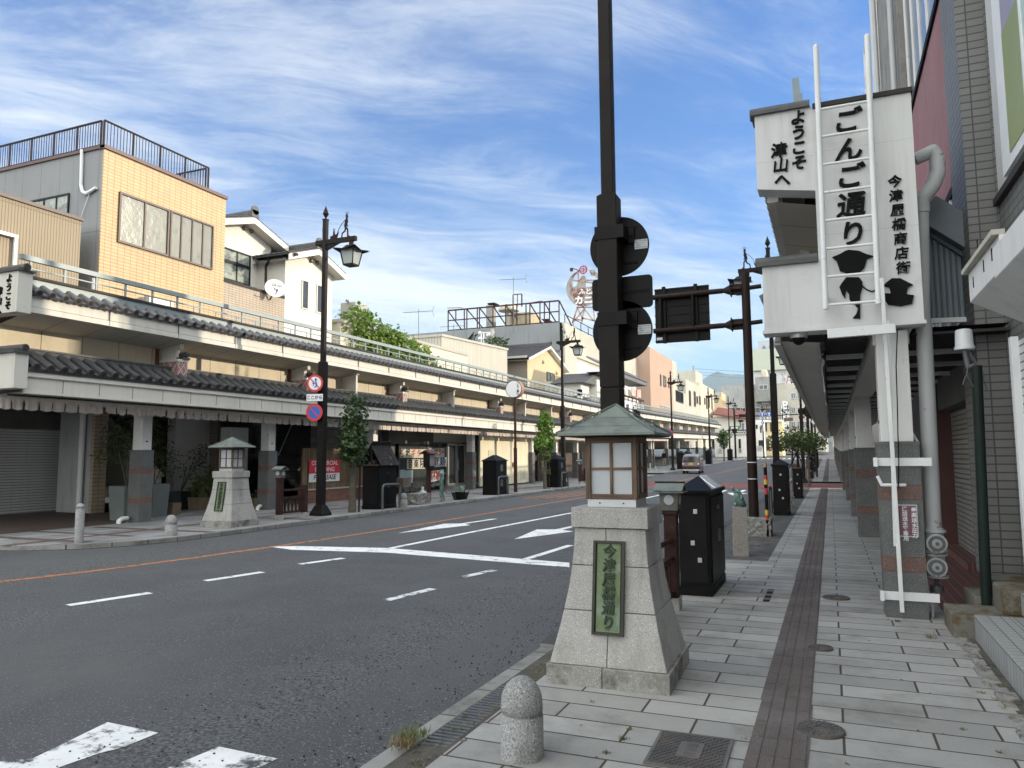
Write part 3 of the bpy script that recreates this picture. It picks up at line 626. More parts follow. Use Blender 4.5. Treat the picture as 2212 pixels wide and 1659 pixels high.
# ---------------- sign backs on the near pole ----------------
g = MB()
def signback(name, label, cat, shape, z, x=-2.0):
    t = thing(name, label, cat, (x, 7.73, z))
    g = MB(); Mx = Matrix.Rotation(math.pi/2, 4, 'X')
    if shape == 'disc':
        g.cyl((0,0,0),(0,0.012,0),0.325,0.325,48,0,False)
        g.lathe((0,0,0),[],0) if False else None
        for zz in (0.20,0.185,-0.185,-0.20): g.box(-0.2,0.2,-0.012,0,zz-0.004,zz+0.004)
    else:
        pts = []
        for cx, cz, a0 in ((0.285,0.13,0),(-0.285,0.13,90),(-0.285,-0.13,180),(0.285,-0.13,270)):
            for k in range(5): a = R(a0+k*22.5); pts.append((cx+0.045*math.cos(a), cz+0.045*math.sin(a)))
        g.prism(pts,'y',0,0.012)
        for zz in (0.02,0.0): g.box(-0.29,0.29,-0.012,0,zz-0.006,zz+0.006)
    g.build('plate', m_black, t, fix=True)
    if shape == 'disc':
        s = MB(); s.box(0.17,0.31,-0.004,-0.001,-0.05,0.05)
        so_ = s.build('sticker', m_sticker, t)
        c = MB()
        for i, ln in enumerate(('設置者 岡山県公安委員会','設置年月 2022年 10月','管理番号 1 6 1 7 90','取付業者 津山工業株式会社')):
            c.text(ln, 0.0125, frame((0.24,-0.0045,0.036-i*0.024),(1,0,0),(0,0,1)), 0.001, 0, 0.005)
            if i: c.box(0.172,0.308,-0.0052,-0.0042,0.047-i*0.024,0.0478-i*0.024)
        c.build('lettering', m_ink, so_)
    b = MB(); b.box(-0.20,0.11,-0.248,0.0,0.03,0.17); b.box(0.11,0.17,-0.03,0.0,0.02,0.18); b.cyl((0.14,-0.05,0.10),(0.14,-0.03,0.10),0.015)
    if shape == 'disc': b.build('clamp_band', m_black, t)
    return t
signback('round_traffic_sign', 'back of the upper round traffic sign on the near pole, with white sticker', 'traffic sign', 'disc', 4.04)
signback('oblong_traffic_sign', 'back of the oblong black plate between two round signs on the near pole', 'traffic sign', 'rect', 3.53, -1.98)
signback('round_traffic_sign', 'back of the lower round traffic sign on the near pole, under the oblong plate', 'traffic sign', 'disc', 3.12, -1.985)
# ---------------- granite bollards ----------------
def bollard(x, y, z, r, h, label, dome=True):
    g = MB()
    pr = [(r*1.02,-0.05),(r*1.02,h*0.52),(r*0.93,h*0.53),(r*0.93,h*0.56),(r,h*0.57),(r,h*0.66)] if dome else [(r,-0.05),(r,h*0.86),(r*0.9,h*0.865),(r*0.9,h*0.885),(r*0.98,h*0.89)]
    zb = pr[-1][1]; k = 6
    for i in range(1, k+1): a = i*math.pi/2/k; pr.append((max(0.002, r*math.cos(a)), zb + (h-zb)*math.sin(a)))
    g.lathe((0,0,0), pr, 24)
    o = g.build('stone_bollard', mat('bollard_granite', (0.27,0.275,0.28), 0.85, 0.1, 3, 0.6, 60, speck=((0.42,0.42,0.42), 70, 0.54, 0.64, (0.08,0.08,0.08)), dirt=((0.13,0.13,0.115), 5, 0.5, 0.75)), loc=(x, y, z))
    return tag(o, label, 'bollard', 'stone bollards at the kerbs')
b0 = bollard(-1.79, 4.36, 0, 0.128, 0.47, 'squat domed granite bollard in the foreground on the near pavement corner')
def bdup(o, x, y, lab, s=1): return dup(o, (x, y, (LZ if x < -8 else 0)+prof(y)), 0, lab, sc=(s,s,s))
p = gz(369,1157,LZ); bdup(b0, p.x, p.y, 'squat domed stone bollard left of the far stone lantern', 0.98)
p = gz(*K('RX',1095,1560),LZ); bdup(b0, p.x, p.y, 'squat stone bollard behind the steel hoop beside the roofed black cabinet')
b1 = bollard(*gz(170,1173,LZ)[:2], LZ, 0.085, 0.80, 'tall slim stone bollard at the far left pavement corner by the shutter', False)
for (x, y), lab in ((K('RF',75,1480),'squat bollard on the far pavement left of the van'),):
    p = gz(x,y,LZ+0.02); bdup(b0, p.x, p.y, lab, 1.0)
p = gz(*K('RF',5,1480),LZ+.02); bdup(b1, p.x, p.y, 'slim stone bollard on the far pavement at the side street corner left of the van', 0.95)
bdup(b1, -1.42, 54.5, 'slim grey bollard on the right kerb just past the red side street', 0.95)
bdup(b1, -1.70, 53.2, 'slim grey bollard beside the orange delineator post on the right kerb', 0.75)
# ---------------- fences with a small lamp post ----------------
def make_fence(label):
    t = thing('kerbside_fence', label, 'fence', group='low maroon fences with lamp posts')
    g = MB(); g.box(-0.075,0.075,-0.075,0.075,0.12,1.10); g.box(-0.09,0.09,-0.09,0.09,-0.05,0.14,1); g.box(-0.09,0.09,-0.09,0.09,1.10,1.15); g.build('lamp_post', [m_maroon, m_granite], t, bevel=0.008)
    g = MB(); g.box(-0.075,0.075,0.98,1.13,0.12,0.92); g.loft([(0.92,-0.075,0.075,0.98,1.13),(0.95,-0.03,0.03,1.02,1.09)]); g.box(-0.09,0.09,0.965,1.145,-0.05,0.14,1); g.build('end_post', [m_maroon, m_granite], t, bevel=0.008)
    g = MB()
    g.cyl((0,0.075,0.80),(0,0.98,0.80),0.032); g.box(-0.03,0.03,0.075,0.98,0.55,0.62); g.box(-0.03,0.03,0.075,0.98,0.16,0.22)
    for k in range(5): g.box(-0.022,0.022,0.20+k*0.155,0.245+k*0.155,0.22,0.55)
    g.build('railing', m_maroon, t)
    b = MB(); b.loft([(1.15,-0.10,0.10,-0.10,0.10),(1.38,-0.115,0.115,-0.115,0.115)]); lo = b.build('lamp_box', mat('grey_board', (0.12,0.115,0.105), 0.8, 0.25, 6, streak=0.3), t, bevel=0.004)
    d = MB(); d.cyl((0,-0.107,1.275),(0,-0.112,1.275),0.058,0.058,24); d.build('lens', m_pane, lo); d = MB(); d.cyl((0.107,0,1.275),(0.112,0,1.275),0.058,0.058,24); d.build('lens', m_pane, lo)
    r = MB(); r.prism([(-0.17,1.385),(-0.165,1.375),(0,1.455),(0.165,1.375),(0.17,1.385),(0,1.475)], 'y', -0.17, 0.17); r.box(-0.175,0.175,-0.18,0.18,1.36,1.372); r.box(-0.012,0.012,-0.18,0.18,1.468,1.488,1)
    Rz = Matrix.Rotation(math.pi/2, 4, 'Z')
    r2 = MB(); r2.add(r.v, r.f, 0, False, Rz); r2.m = list(r.m); r2.build('roof', [m_copper, m_brownm], t, fix=True)
    return t
fn = make_fence('maroon fence with lamp post across the road, between stone lantern and street lamp'); p = gz(603,1120,LZ); fn.location = (-14.0, p.y*14.0/abs(p.x), LZ)
f2 = dup(fn, (-1.78, 9.05, 0), math.pi, 'maroon fence with round-lensed lamp box behind the near stone lantern')
for ch in f2.children:
    if ch.name.startswith(('lamp_box','roof')): ch.rotation_euler = (0,0,math.pi)
dup(fn, (-14.0, 43.6, LZ), 0, 'maroon fence on the far kerb behind the copper lantern roof')
# ---------------- roadside cabinets ----------------
m_perf = mat('perforated_panel', (0.010,0.0095,0.0095), 0.5, 0.2, 4, 0.6, 220)
m_cabtop = mat('ribbed_metal_lid', (0.78,0.79,0.80), 0.32, 0.05, 3, metal=0.85)
def make_cabinet(label, w, d, h, roof=0.2, ridge=0.3, col=None, lid=False, house=False, name='roadside_cabinet', latch=True, plates=False):
    col = col or m_black
    t = thing(name, label, 'cabinet', group='dark cabinets along the kerbs')
    g = MB(); g.box(-w/2,w/2,-d/2,d/2,-0.06,0.12); 
    for k in range(7): g.box(w/2,w/2+0.004,-d/2+0.08+k*(d-0.2)/6,-d/2+0.13+k*(d-0.2)/6,0.03,0.09,1)
    g.build('plinth', [m_black, m_ink], t, bevel=0.006)
    g = MB(); g.box(-w/2+0.01,w/2-0.01,-d/2+0.01,d/2-0.01,0.12,h); g.box(-w/2-0.015,w/2+0.015,-d/2-0.015,d/2+0.015,h-0.05,h)
    g.build('body', col, t, bevel=0.006)
    g = MB(); g.box(-w/2+0.03,w/2-0.05,-d/2-0.004,-d/2+0.01,0.17,h-0.09,0)
    g.build('front_panel', m_perf if not plates else col, t, bevel=0.004)
    for s in (-1, 1):
        g = MB(); g.box(w/2-0.01,w/2+0.006,s*0.005 if s > 0 else -d/2+0.04, d/2-0.04 if s > 0 else -0.005,0.17,h-0.09); dr = g.build('door', col, t, bevel=0.005)
        q = MB(); q.box(w/2+0.006,w/2+0.03,s*0.05-0.015,s*0.05+0.015,h*0.48,h*0.60); q.box(w/2+0.006,w/2+0.02,s*0.05-0.01,s*0.05+0.01,h*0.80,h*0.84); q.build('handle', m_steel, dr)
    if latch:
        g = MB()
        for x, z in ((0.02,0.80),(-0.02,0.5),(0.06,0.34)): g.box(x*w/0.4-0.028,x*w/0.4+0.028,-d/2-0.016,-d/2-0.004,h*z-0.03,h*z+0.03); 
        for k_, (x, z) in enumerate(((0.02,0.80),(-0.02,0.5),(0.06,0.34))):
            g2 = MB(); g2.box(x*w/0.4-0.026,x*w/0.4+0.026,-d/2-0.016,-d/2-0.004,h*z-0.03,h*z+0.03); g2.build('latch_plate', m_alu, t, bevel=0.004)
    if plates:
        for z in (0.34, 0.78):
            g = MB(); g.box(w/2+0.006,w/2+0.012,-0.13,0.13,h*z-0.15,h*z+0.15); g.build('notice_plate', mat('speckled_plate', (0.06,0.06,0.065), 0.5, 0.3, 20, speck=((0.4,0.4,0.42), 60, 0.55, 0.62)), t)
    if not house:
        g = MB(); e = 0.03
        a = [(-w/2-e,-d/2-e,h),(w/2+e,-d/2-e,h),(w/2+e,d/2+e,h),(-w/2-e,d/2+e,h)]; r0 = (0,-d/2+ridge,h+roof); r1 = (0,d/2-ridge,h+roof)
        b_ = [(x,y,h-0.03) for x,y,z in a]
        g.add(a+[r0,r1]+b_, [(0,1,4),(1,2,5,4),(2,3,5),(3,0,4,5),(0,6,7,1),(1,7,8,2),(2,8,9,3),(3,9,6,0),(9,8,7,6)])
        ro = g.build('roof', col, t, fix=True)
        if lid:
            v = MB(); nrm = Vector((roof, 0, w/2+e)).normalized(); k = 15
            for i in range(k):
                y = -d/2+ridge*0.9+(d-2*ridge*0.9)*(i+0.5)/k
                P0 = Vector((0.02,y,h+roof-0.012))+nrm*0.012; P1 = Vector((w/2+0.01,y,h+0.008))+nrm*0.012
                v.beam(P0,P1,(d-2*ridge)/k*0.62,0.012,0,tuple(nrm))
            v.poly([Vector((0.015,-d/2+ridge,h+roof-0.01))+nrm*0.008,Vector((w/2+0.01,-d/2+0.1,h+0.01))+nrm*0.008,Vector((w/2+0.01,d/2-0.1,h+0.01))+nrm*0.008,Vector((0.015,d/2-ridge,h+roof-0.01))+nrm*0.008])
            v.build('ribbed_lid', m_cabtop, ro)
    return t
c1 = make_cabinet('tall black cabinet with bright ribbed lid right behind the near stone lantern', 0.42, 1.30, 1.34, 0.18, 0.42, m_black, lid=True); c1.location = (-1.665, 10.62, 0)
c2 = make_cabinet('dark brown cabinet with pyramid top on the near kerb beyond the striped post', 0.44, 0.95, 1.50, 0.16, 0.40, m_brownm); c2.location = (-1.42, 24.3, 0)
p = gz(*K('RC',265,958)); 
def house_roof(t, h, w, d):      # open plank house roof on top of a cabinet
    g = MB(); 
    for s in (-1, 1):
        for k in range(5):
            y0 = -d/2-0.04+k*(d+0.08)/5
            a = Vector((s*(w/2+0.12), 0, h+0.01)); b = Vector((-s*0.10, 0, h+0.80)) if s < 0 else Vector((0.0,0,h+0.70))
            dv = (b-a); n_ = Vector((-dv.z,0,dv.x)).normalized()*0.018
            g.add([(a.x,y0,a.z),(a.x,y0+(d+0.06)/5,a.z),(b.x,y0+(d+0.06)/5,b.z),(b.x,y0,b.z),(a.x+n_.x,y0,a.z+n_.z),(a.x+n_.x,y0+(d+0.06)/5,a.z+n_.z),(b.x+n_.x,y0+(d+0.06)/5,b.z+n_.z),(b.x+n_.x,y0,b.z+n_.z)], [(0,1,2,3),(7,6,5,4),(0,4,5,1),(1,5,6,2),(2,6,7,3),(3,7,4,0)])
    for y in (-d/2, d/2):
        g.beam((0.03,y,h+0.05),(0.03,y,h+0.66),0.05,0.04)
    g.build('plank_roof', grain(mat('charred_planks', (0.030,0.028,0.026), 0.7, 0.4, 8, dirt=((0.12,0.115,0.11), 6, 0.60, 0.66)), (60,6,6)), t, fix=True)
    g = MB(); g.box(-w/2,w/2,-d/2,d/2,h,h+0.04)
    for k in range(4): g.box(-0.12+0.0*k,0.10,-d/2+0.05+k*0.16,-d/2+0.18+k*0.16,h+0.04,h+0.12+0.05*(k % 2)); 
    g.build('shelf', m_wood, t)
c3 = make_cabinet('dark cabinet with an open plank house roof beyond the brown one on the near kerb', 0.36, 0.9, 1.22, col=m_black, house=True); c3.location = (-1.30, 33.6, 0); house_roof(c3, 1.22, 0.36, 0.9)
p = gz(*K('R5',1390,1115),prof(58)); c4 = dup(c2, (-1.40, 58.0, prof(58)), 0, 'third dark cabinet down the near kerb, just past the red side street')
dup(c2, (-1.38, 71, prof(71)), 0, 'small distant dark cabinet farther down the near kerb by the trees'); dup(c2, (-1.38, 84, prof(84)), 0, 'last tiny dark cabinet down the near kerb before the crossing')
# left kerb
c5 = make_cabinet('black cabinet with open plank house roof on the far kerb beside the leafy tree', 0.62, 1.15, 1.42, house=True, col=m_black, latch=False); p = gz(*K('R4',585,990),LZ); c5.location = (-13.95, 21.6, LZ); house_roof(c5, 1.42, 0.62, 1.1)
p = gz(*K('R4',1350,888),LZ); c6 = make_cabinet('black cabinet with pointed lid and speckled notices in front of the cream wall', 0.66, 1.25, 1.52, 0.24, 0.40, m_black, plates=True, latch=False); c6.location = (-13.95, 31.0, LZ)
c7 = dup(c6, (-13.95, 39.2, LZ), 0, 'black cabinet with pointed lid near the second tree, in front of the wooden fence')
for i_, (x_, y_, lb_) in enumerate(((-13.4,74,'dark cabinet with pyramid lid just behind the van, nearest of the far left row'),(-13.4,77.5,'dark cabinet with pyramid lid, second behind the van on the far kerb'),(-13.4,92,'dark cabinet with pyramid lid beside the far leafy tree on the left'),(-13.3,112,'dark cabinet with flat-looking lid near the far crossing on the left'))):
    dup(c6, (x_, y_, prof(y_)+LZ), 0, lb_)
# ---------------- steel hoops ----------------
def make_hoop(label, ln=1.05, h=0.80):
    g = MB(); pts = [(0,0,-0.05),(0,0,h-0.14)]
    for k in range(1, 6): a = math.pi/2*k/5; pts.append((0, 0.14-0.14*math.cos(a), h-0.14+0.14*math.sin(a)))
    for k in range(0, 6): a = math.pi/2*k/5; pts.append((0, ln-0.14+0.14*math.sin(a), h-0.14+0.14*math.cos(a)))
    pts.append((0, ln, -0.05)); g.tube(pts, 0.04, 10)
    return tag(g.build('steel_hoop', m_steel), label, 'barrier', 'steel hoop barriers')
h1 = make_hoop('grey steel hoop in front of the roofed black cabinet on the far kerb'); p = gz(*K('R4',562,990),LZ); h1.location = (-13.42, 20.95, LZ)
def hoop(x, y, lab): return dup(h1, (x, y, (LZ if x < -8 else 0)+prof(y)), 0, lab)
hoop(-13.42, 30.2, 'grey steel hoop in front of the pointed cabinet by the cream wall'); hoop(-13.42, 38.6, 'grey steel hoop in front of the cabinet behind the second tree')
p = gz(*K('RP',578,540)); hoop(p.x, p.y, 'grey steel hoop on the near kerb between striped post and brown cabinet')
# ---------------- near kerb: statue post, rough stone, striped post, gantry ----------------
p = gz(*K('RP',285,957)); t = thing('statue_pedestal', 'square granite post on the near verge carrying a small bronze animal', 'pedestal', (p.x, p.y+0.12, 0), R(6))
g = MB(); g.loft([(-0.05,-0.135,0.135,-0.12,0.12),(0.86,-0.125,0.125,-0.115,0.115)]); g.build('granite_shaft', mat('brown_granite', (0.21,0.19,0.175), 0.6, 0.15, 6, 0.2, 80, speck=((0.36,0.34,0.32), 60, 0.55, 0.62, (0.07,0.06,0.06))), t, bevel=0.005)
def skin(name, verts, edges, radii, m, parent=None, loc=None, sub=2, mats=None, matfn=None, rz=0):
    me = bpy.data.meshes.new(name); me.from_pydata(verts, edges, []); o = bpy.data.objects.new(name, me); COL.objects.link(o)
    sk = o.modifiers.new('s', 'SKIN'); sl = me.skin_vertices[0].data
    for i, r_ in enumerate(radii): sl[i].radius = (r_, r_) if isinstance(r_, (int, float)) else r_
    sl[0].use_root = True
    sb = o.modifiers.new('u', 'SUBSURF'); sb.levels = sub; sb.render_levels = sub
    dg = bpy.context.evaluated_depsgraph_get(); dg.update(); m2 = bpy.data.meshes.new_from_object(o.evaluated_get(dg)); m2.name = name
    bpy.data.objects.remove(o); bpy.data.meshes.remove(me)
    for x in (mats or [m]):
        m2.materials.clear() if x is (mats or [m])[0] else None
        m2.materials.append(x)
    for pl in m2.polygons:
        pl.use_smooth = True
        pl.material_index = matfn(pl.center) if matfn else 0
    o = bpy.data.objects.new(name, m2); COL.objects.link(o)
    if parent: o.parent = parent
    if loc is not None: o.location = loc
    o.rotation_euler = (0,0,rz); return o
# small animal sitting upright, arms raised
V = [(0,0,0.07),(0,-0.02,0.16),(-0.01,-0.03,0.24),(-0.03,-0.06,0.29),(-0.05,-0.11,0.30), (0.10,0.03,0.04),(0.14,0.06,0.02), (-0.07,0.05,0.08),(-0.05,-0.02,0.02), (-0.07,-0.05,0.25),(-0.11,-0.06,0.32),(-0.12,-0.03,0.38), (0.04,-0.08,0.20),(0.02,-0.13,0.14),(0.09,-0.06,0.03)]
E_ = [(0,1),(1,2),(2,3),(3,4),(0,5),(5,6),(0,7),(7,8),(2,9),(9,10),(10,11),(2,12),(12,13),(0,14)]
o = skin('animal_statue', V, E_, [0.085,0.075,0.05,0.048,0.03,0.045,0.025,0.05,0.03,0.024,0.02,0.03,0.022,0.018,0.04], m_verd, loc=(p.x-0.01, p.y+0.12, 0.86), rz=R(20))
tag(o, 'green bronze animal statue sitting on the square granite post, one arm raised', 'statue')
def rock(name, label, cat, x, y, z, w, d, h, m=m_rough):
    g = MB(); n = 6; v = []; f = []
    import itertools
    idx = {}
    for i in range(n+1):
        for j in range(n+1):
            for k in range(n+1):
                if i in (0,n) or j in (0,n) or k in (0,n):
                    j_ = 0.035 if k < n else 0.012
                    idx[i,j,k] = len(v); v.append((w*(i/n-.5)+rnd.uniform(-1,1)*j_*w, d*(j/n-.5)+rnd.uniform(-1,1)*j_*d, h*k/n-0.04+rnd.uniform(-1,1)*j_*h*0.6))
    for a in range(n):
        for b in range(n):
            for s in (0,n):
                f.append((idx[a,b,s],idx[a+1,b,s],idx[a+1,b+1,s],idx[a,b+1,s])); f.append((idx[a,s,b],idx[a+1,s,b],idx[a+1,s,b+1],idx[a,s,b+1])); f.append((idx[s,a,b],idx[s,a+1,b],idx[s,a+1,b+1],idx[s,a,b+1]))
    g.add(v, f); return tag(g.build(name, m, loc=(x,y,z), fix=True), label, cat)
p = gz(*K('RP',455,755)); rock('stone_block', 'rough split stone block at the foot of the wide brown pole', 'stone block', p.x-0.02, p.y+0.3, 0, 0.62, 0.5, 0.42)
p = gz(*K('RP',805,462)); rock('stone_block', 'small rough stone beside the brown cabinet on the near verge', 'stone block', p.x, p.y, 0, 0.22, 0.3, 0.42)
p = gz(*K('R4',865,955),LZ); rock('stone_block', 'rough carved stone block on the far kerb beside the notice post', 'stone block', -13.85, p.y*13.85/abs(p.x), LZ, 0.55, 1.0, 0.42)
p = gz(*K('RP',565,755)); g = MB()
for i_, (z0, z1, mi) in enumerate(((-0.05,0.22,0),(0.22,0.40,1),(0.40,0.56,2),(0.56,0.92,0),(0.92,1.06,1),(1.06,1.14,2),(1.14,1.42,0),(1.42,1.5,3))): pass
seq = [(0,0.55,0),(0.55,0.67,2),(0.67,0.80,1),(0.80,1.14,0),(1.14,1.25,2),(1.25,1.40,0),(1.40,1.46,3)]
pz = gz(*K('RP',555,590)); hh = 1.62
for z0, z1, mi in [(0,0.24,0),(0.24,0.36,0),(0.36,0.47,2),(0.47,0.58,1),(0.58,0.92,0),(0.92,1.06,2),(1.06,1.14,0),(1.14,1.25,1),(1.25,1.35,2),(1.35,1.52,0),(1.52,1.62,3)]: g.cyl((0,0,z0),(0,0,z1),0.038,0.038,12,mi)
o = g.build('striped_post', [m_black, mat('yellow_band', (0.55,0.36,0.03), 0.5, 0.1), mat('red_band', (0.40,0.03,0.025), 0.5, 0.1), mat('gold_cap', (0.30,0.22,0.10), 0.5)], loc=(p.x, p.y, 0)); tag(o, 'black post with red and yellow bands beside the wide brown pole', 'marker post')
p = gz(*K('R5',1325,1178),prof(51)); g = MB(); g.cyl((0,0,0),(0.0,0,1.05),0.045,0.04,12); g.cyl((0,0,-0.04),(0,0,0.1),0.13,0.10,12,1); o = g.build('delineator_post', [mat('orange_plastic', (0.55,0.17,0.02), 0.5, 0.1), m_steel], loc=(-1.55, 52.6, prof(52.6))); tag(o, 'leaning orange delineator post on the right kerb at the red side street', 'marker post'); o.rotation_euler = (0, R(-4), 0)
# gantry pole with the back of a direction sign
t = thing('sign_gantry', 'wide round brown pole with two arms holding a dark sign board over the road', 'sign gantry', (-2.0, 21.7, 0))
g = MB(); g.cyl((0,0,-0.05),(0,0,6.86),0.135,0.115,24); g.cyl((0,0,6.84),(0,0,6.90),0.125,0.12,24); g.build('pole', m_brownp, t)
for z in (1.13, 1.58): g = MB(); g.cyl((0,0,z),(0,0,z+0.02),0.136,0.136,24); g.build('white_band', m_whitep, t)
for z in (6.42, 5.42):
    g = MB(); g.cyl((-2.62,-0.05,z),(-0.62,-0.0,z+0.03),0.075,0.075,14); g.cyl((0.11,0,z+0.05),(0.42,0.0,z+0.07),0.062,0.062,14)
    g.cyl((-0.62,0,z+0.03),(-0.40,0,z+0.035),0.06,0.16,8); g.cyl((-0.40,0,z+0.035),(-0.11,0,z+0.04),0.07,0.07,10); g.box(-0.42,-0.39,-0.17,0.17,z-0.14,z+0.21); g.box(-0.42,-0.1,-0.008,0.008,z-0.12,z+0.19); g.box(-0.42,-0.1,-0.12,0.12,z+0.025,z+0.045)
    g.build('arm', m_brownp, t)
g = MB(); g.box(-2.6,-1.03,0.13,0.16,5.08,6.70)
for k in range(7): g.box(-2.61,-1.02,0.10,0.13,5.12+k*0.255,5.145+k*0.255)
for x in (-2.32,-1.40): g.box(x-0.05,x+0.05,0.04,0.125,5.06,6.74); 
for x in (-2.40,-1.47): g.cyl((x,-0.04,5.44),(x,-0.04,6.44),0.055,0.055,12)
g.box(-2.57,-2.40,0.12,0.128,5.17,5.25,1)
g.build('sign_board', [m_black, m_sticker], t)
# ---------------- left kerb small things ----------------
m_redsign = mat('sign_red', (0.52,0.02,0.02), 0.4, 0.03); m_bluesign = mat('sign_blue', (0.02,0.09,0.42), 0.4, 0.03); m_wsign = mat('sign_white', (0.72,0.73,0.75), 0.4, 0.03)
def ring(g, r0, r1, y, mi, M, n=40):
    v = []; 
    for i in range(n):
        a = 2*math.pi*i/n; v += [(r0*math.cos(a), y, r0*math.sin(a)), (r1*math.cos(a), y, r1*math.sin(a))]
    g.add(v, [(2*i, 2*i+1, 2*((i+1) % n)+1, 2*((i+1) % n)) for i in range(n)], mi, False, M)
def disc(g, r, y, mi, M, n=40): g.add([(r*math.cos(2*math.pi*i/n), y, r*math.sin(2*math.pi*i/n)) for i in range(n)], [tuple(range(n))], mi, False, M)
def roundsign(name, label, loc, rz, r, kind, back=True):
    t = thing(name, label, 'traffic sign', loc, rz); g = MB(); g.cyl((0,0,0),(0,0.012,0),r,r,40,0,False)
    I = Z4
    disc(g, r*0.985, -0.001, 1, I); 
    if kind == 'nopark': disc(g, r*0.70, -0.003, 2, I); disc(g, r*0.0+0.001, -0.004, 1, I)
    else: disc(g, r*0.74, -0.003, 3, I)
    b = r*0.72; w = r*0.13
    D = Matrix.Rotation(R(45), 4, 'Y')
    g.box(-b, b, -0.006, -0.004, -w/2*1.0, w/2, 1, D)
    if kind == 'nopass':
        g.prism([(-0.16*r-0.05*r,-0.34*r),(-0.07*r-0.05*r,-0.34*r),(-0.07*r-0.05*r,-0.05*r),(0.0,-0.05*r),(-0.165*r,0.17*r),(-0.33*r,-0.05*r),(-0.21*r,-0.05*r)], 'y', -0.009,-0.007, 2)
        g.prism([(0.05*r,-0.5*r),(0.20*r,-0.42*r),(0.30*r,-0.22*r),(0.27*r,0.0),(0.18*r,0.2*r),(0.18*r,0.32*r),(0.30*r,0.32*r),(0.11*r,0.64*r),(-0.08*r,0.32*r),(0.05*r,0.32*r),(0.05*r,0.16*r),(0.14*r,-0.04*r),(0.15*r,-0.2*r),(0.08*r,-0.32*r),(0.0,-0.4*r)], 'y', -0.009,-0.007, 2)
        g.prism([(-0.07*r,-0.5*r),(0.05*r,-0.5*r),(0.06*r,-0.34*r)], 'y',-0.009,-0.007,2)
    g.build('plate', [m_black, m_redsign, m_bluesign, m_wsign], t); return t
p = gx(679,835,-13.75); yy = 18.28
roundsign('round_traffic_sign', 'red ringed no-overtaking sign with blue arrows on the far street lamp', (-13.98, 18.10, gx(679,835,-13.98).z+LZ), R(14), 0.262, 'nopass')
roundsign('round_traffic_sign', 'red and blue no-parking sign at the bottom of the far street lamp', (-13.98, 18.10, gx(677,898,-13.98).z+LZ), R(14), 0.262, 'nopark')
zt = gx(678,866,-13.98).z+LZ
t = thing('sign_plate', 'white plate reading ここから between the two round signs', 'traffic sign', (-13.98, 18.10, zt), R(14)); g = MB(); g.box(-0.255,0.255,0,0.012,-0.105,0.105); po = g.build('plate', m_wsign, t, bevel=0.004)
g = MB(); g.text('ここから', 0.125, frame((0,-0.003,-0.005),(1,0,0),(0,0,1)), 0.002, 0, 0.03); g.build('lettering', m_ink, po)
p = gx(1449,936,-13.6); roundsign('round_traffic_sign', 'small faded no-parking sign on the lamp post beside the walking person', (-13.55, p.y*0.995-0.25, p.z), R(14), 0.30, 'nopark')
# notice post
p = gz(*K('R4',950,945),LZ); ty = p.y*13.75/abs(p.x)
t = thing('notice_post', 'slim brown notice box on a post in front of the music school', 'notice post', (-13.75, ty, LZ))
g = MB(); g.box(-0.06,0.06,-0.06,0.06,-0.05,1.35); g.build('post', m_maroon, t)
g = MB(); g.box(-0.13,0.13,-0.2,0.2,1.30,1.82); g.box(0.131,0.135,-0.17,0.17,1.36,1.77,1); bx = g.build('box', [m_brownm, mat('grey_screen', (0.20,0.21,0.22), 0.4, 0.4, 14)], t)
g = MB(); g.prism([(-0.24,1.80),(0,1.92),(0.24,1.80),(0.24,1.83),(0,1.96),(-0.24,1.83)],'y',-0.30,0.30); g.build('roof', mat('rust_tile', (0.10,0.035,0.03), 0.7, 0.2, 9), t, fix=True)
# round sign on a pole
p = gz(*K('R4',1590,865),LZ); ty = p.y*13.85/abs(p.x); zc = gx(1110,845,-13.85).z+LZ
t = thing('round_street_sign', 'round white sign drum with a brown rim on a thin pole, reading ごんご通り', 'street sign', (-13.85, ty, LZ))
g = MB(); g.cyl((0,0,-0.05),(0,0,2.1),0.085,0.085,12); g.cyl((0,0,2.1),(0,0,zc-LZ-0.35),0.06,0.06,12); g.build('pole', mat('maroon_pole', (0.055,0.025,0.022), 0.5, 0.2, 2), t)
g = MB(); g.cyl((0,-0.17,zc-LZ),(0,0.17,zc-LZ),0.42,0.42,40,0,True,False); dr = g.build('drum', mat('tan_rim', (0.30,0.17,0.10), 0.6, 0.15, 3), t)
g = MB(); M_ = Matrix.Translation((0,0,zc-LZ)); ring(g,0.39,0.42,-0.171,1,M_); disc(g,0.395,-0.172,0,M_)
M2 = Matrix.Translation((0,0.345,zc-LZ)) @ Matrix.Rotation(math.pi, 4, 'Z')
disc(g,0.415,0.1725,0,M2)
fa = g.build('face', [m_wsign, m_brownm], dr)
g = MB(); g.text('ごんご通り', 0.125, frame((0.22,-0.178,zc-LZ+0.26),(1,0,0),(0,0,1)), 0.002, 0, 0.03, True, 0, 1, 1.05); g.build('lettering', m_ink, fa)
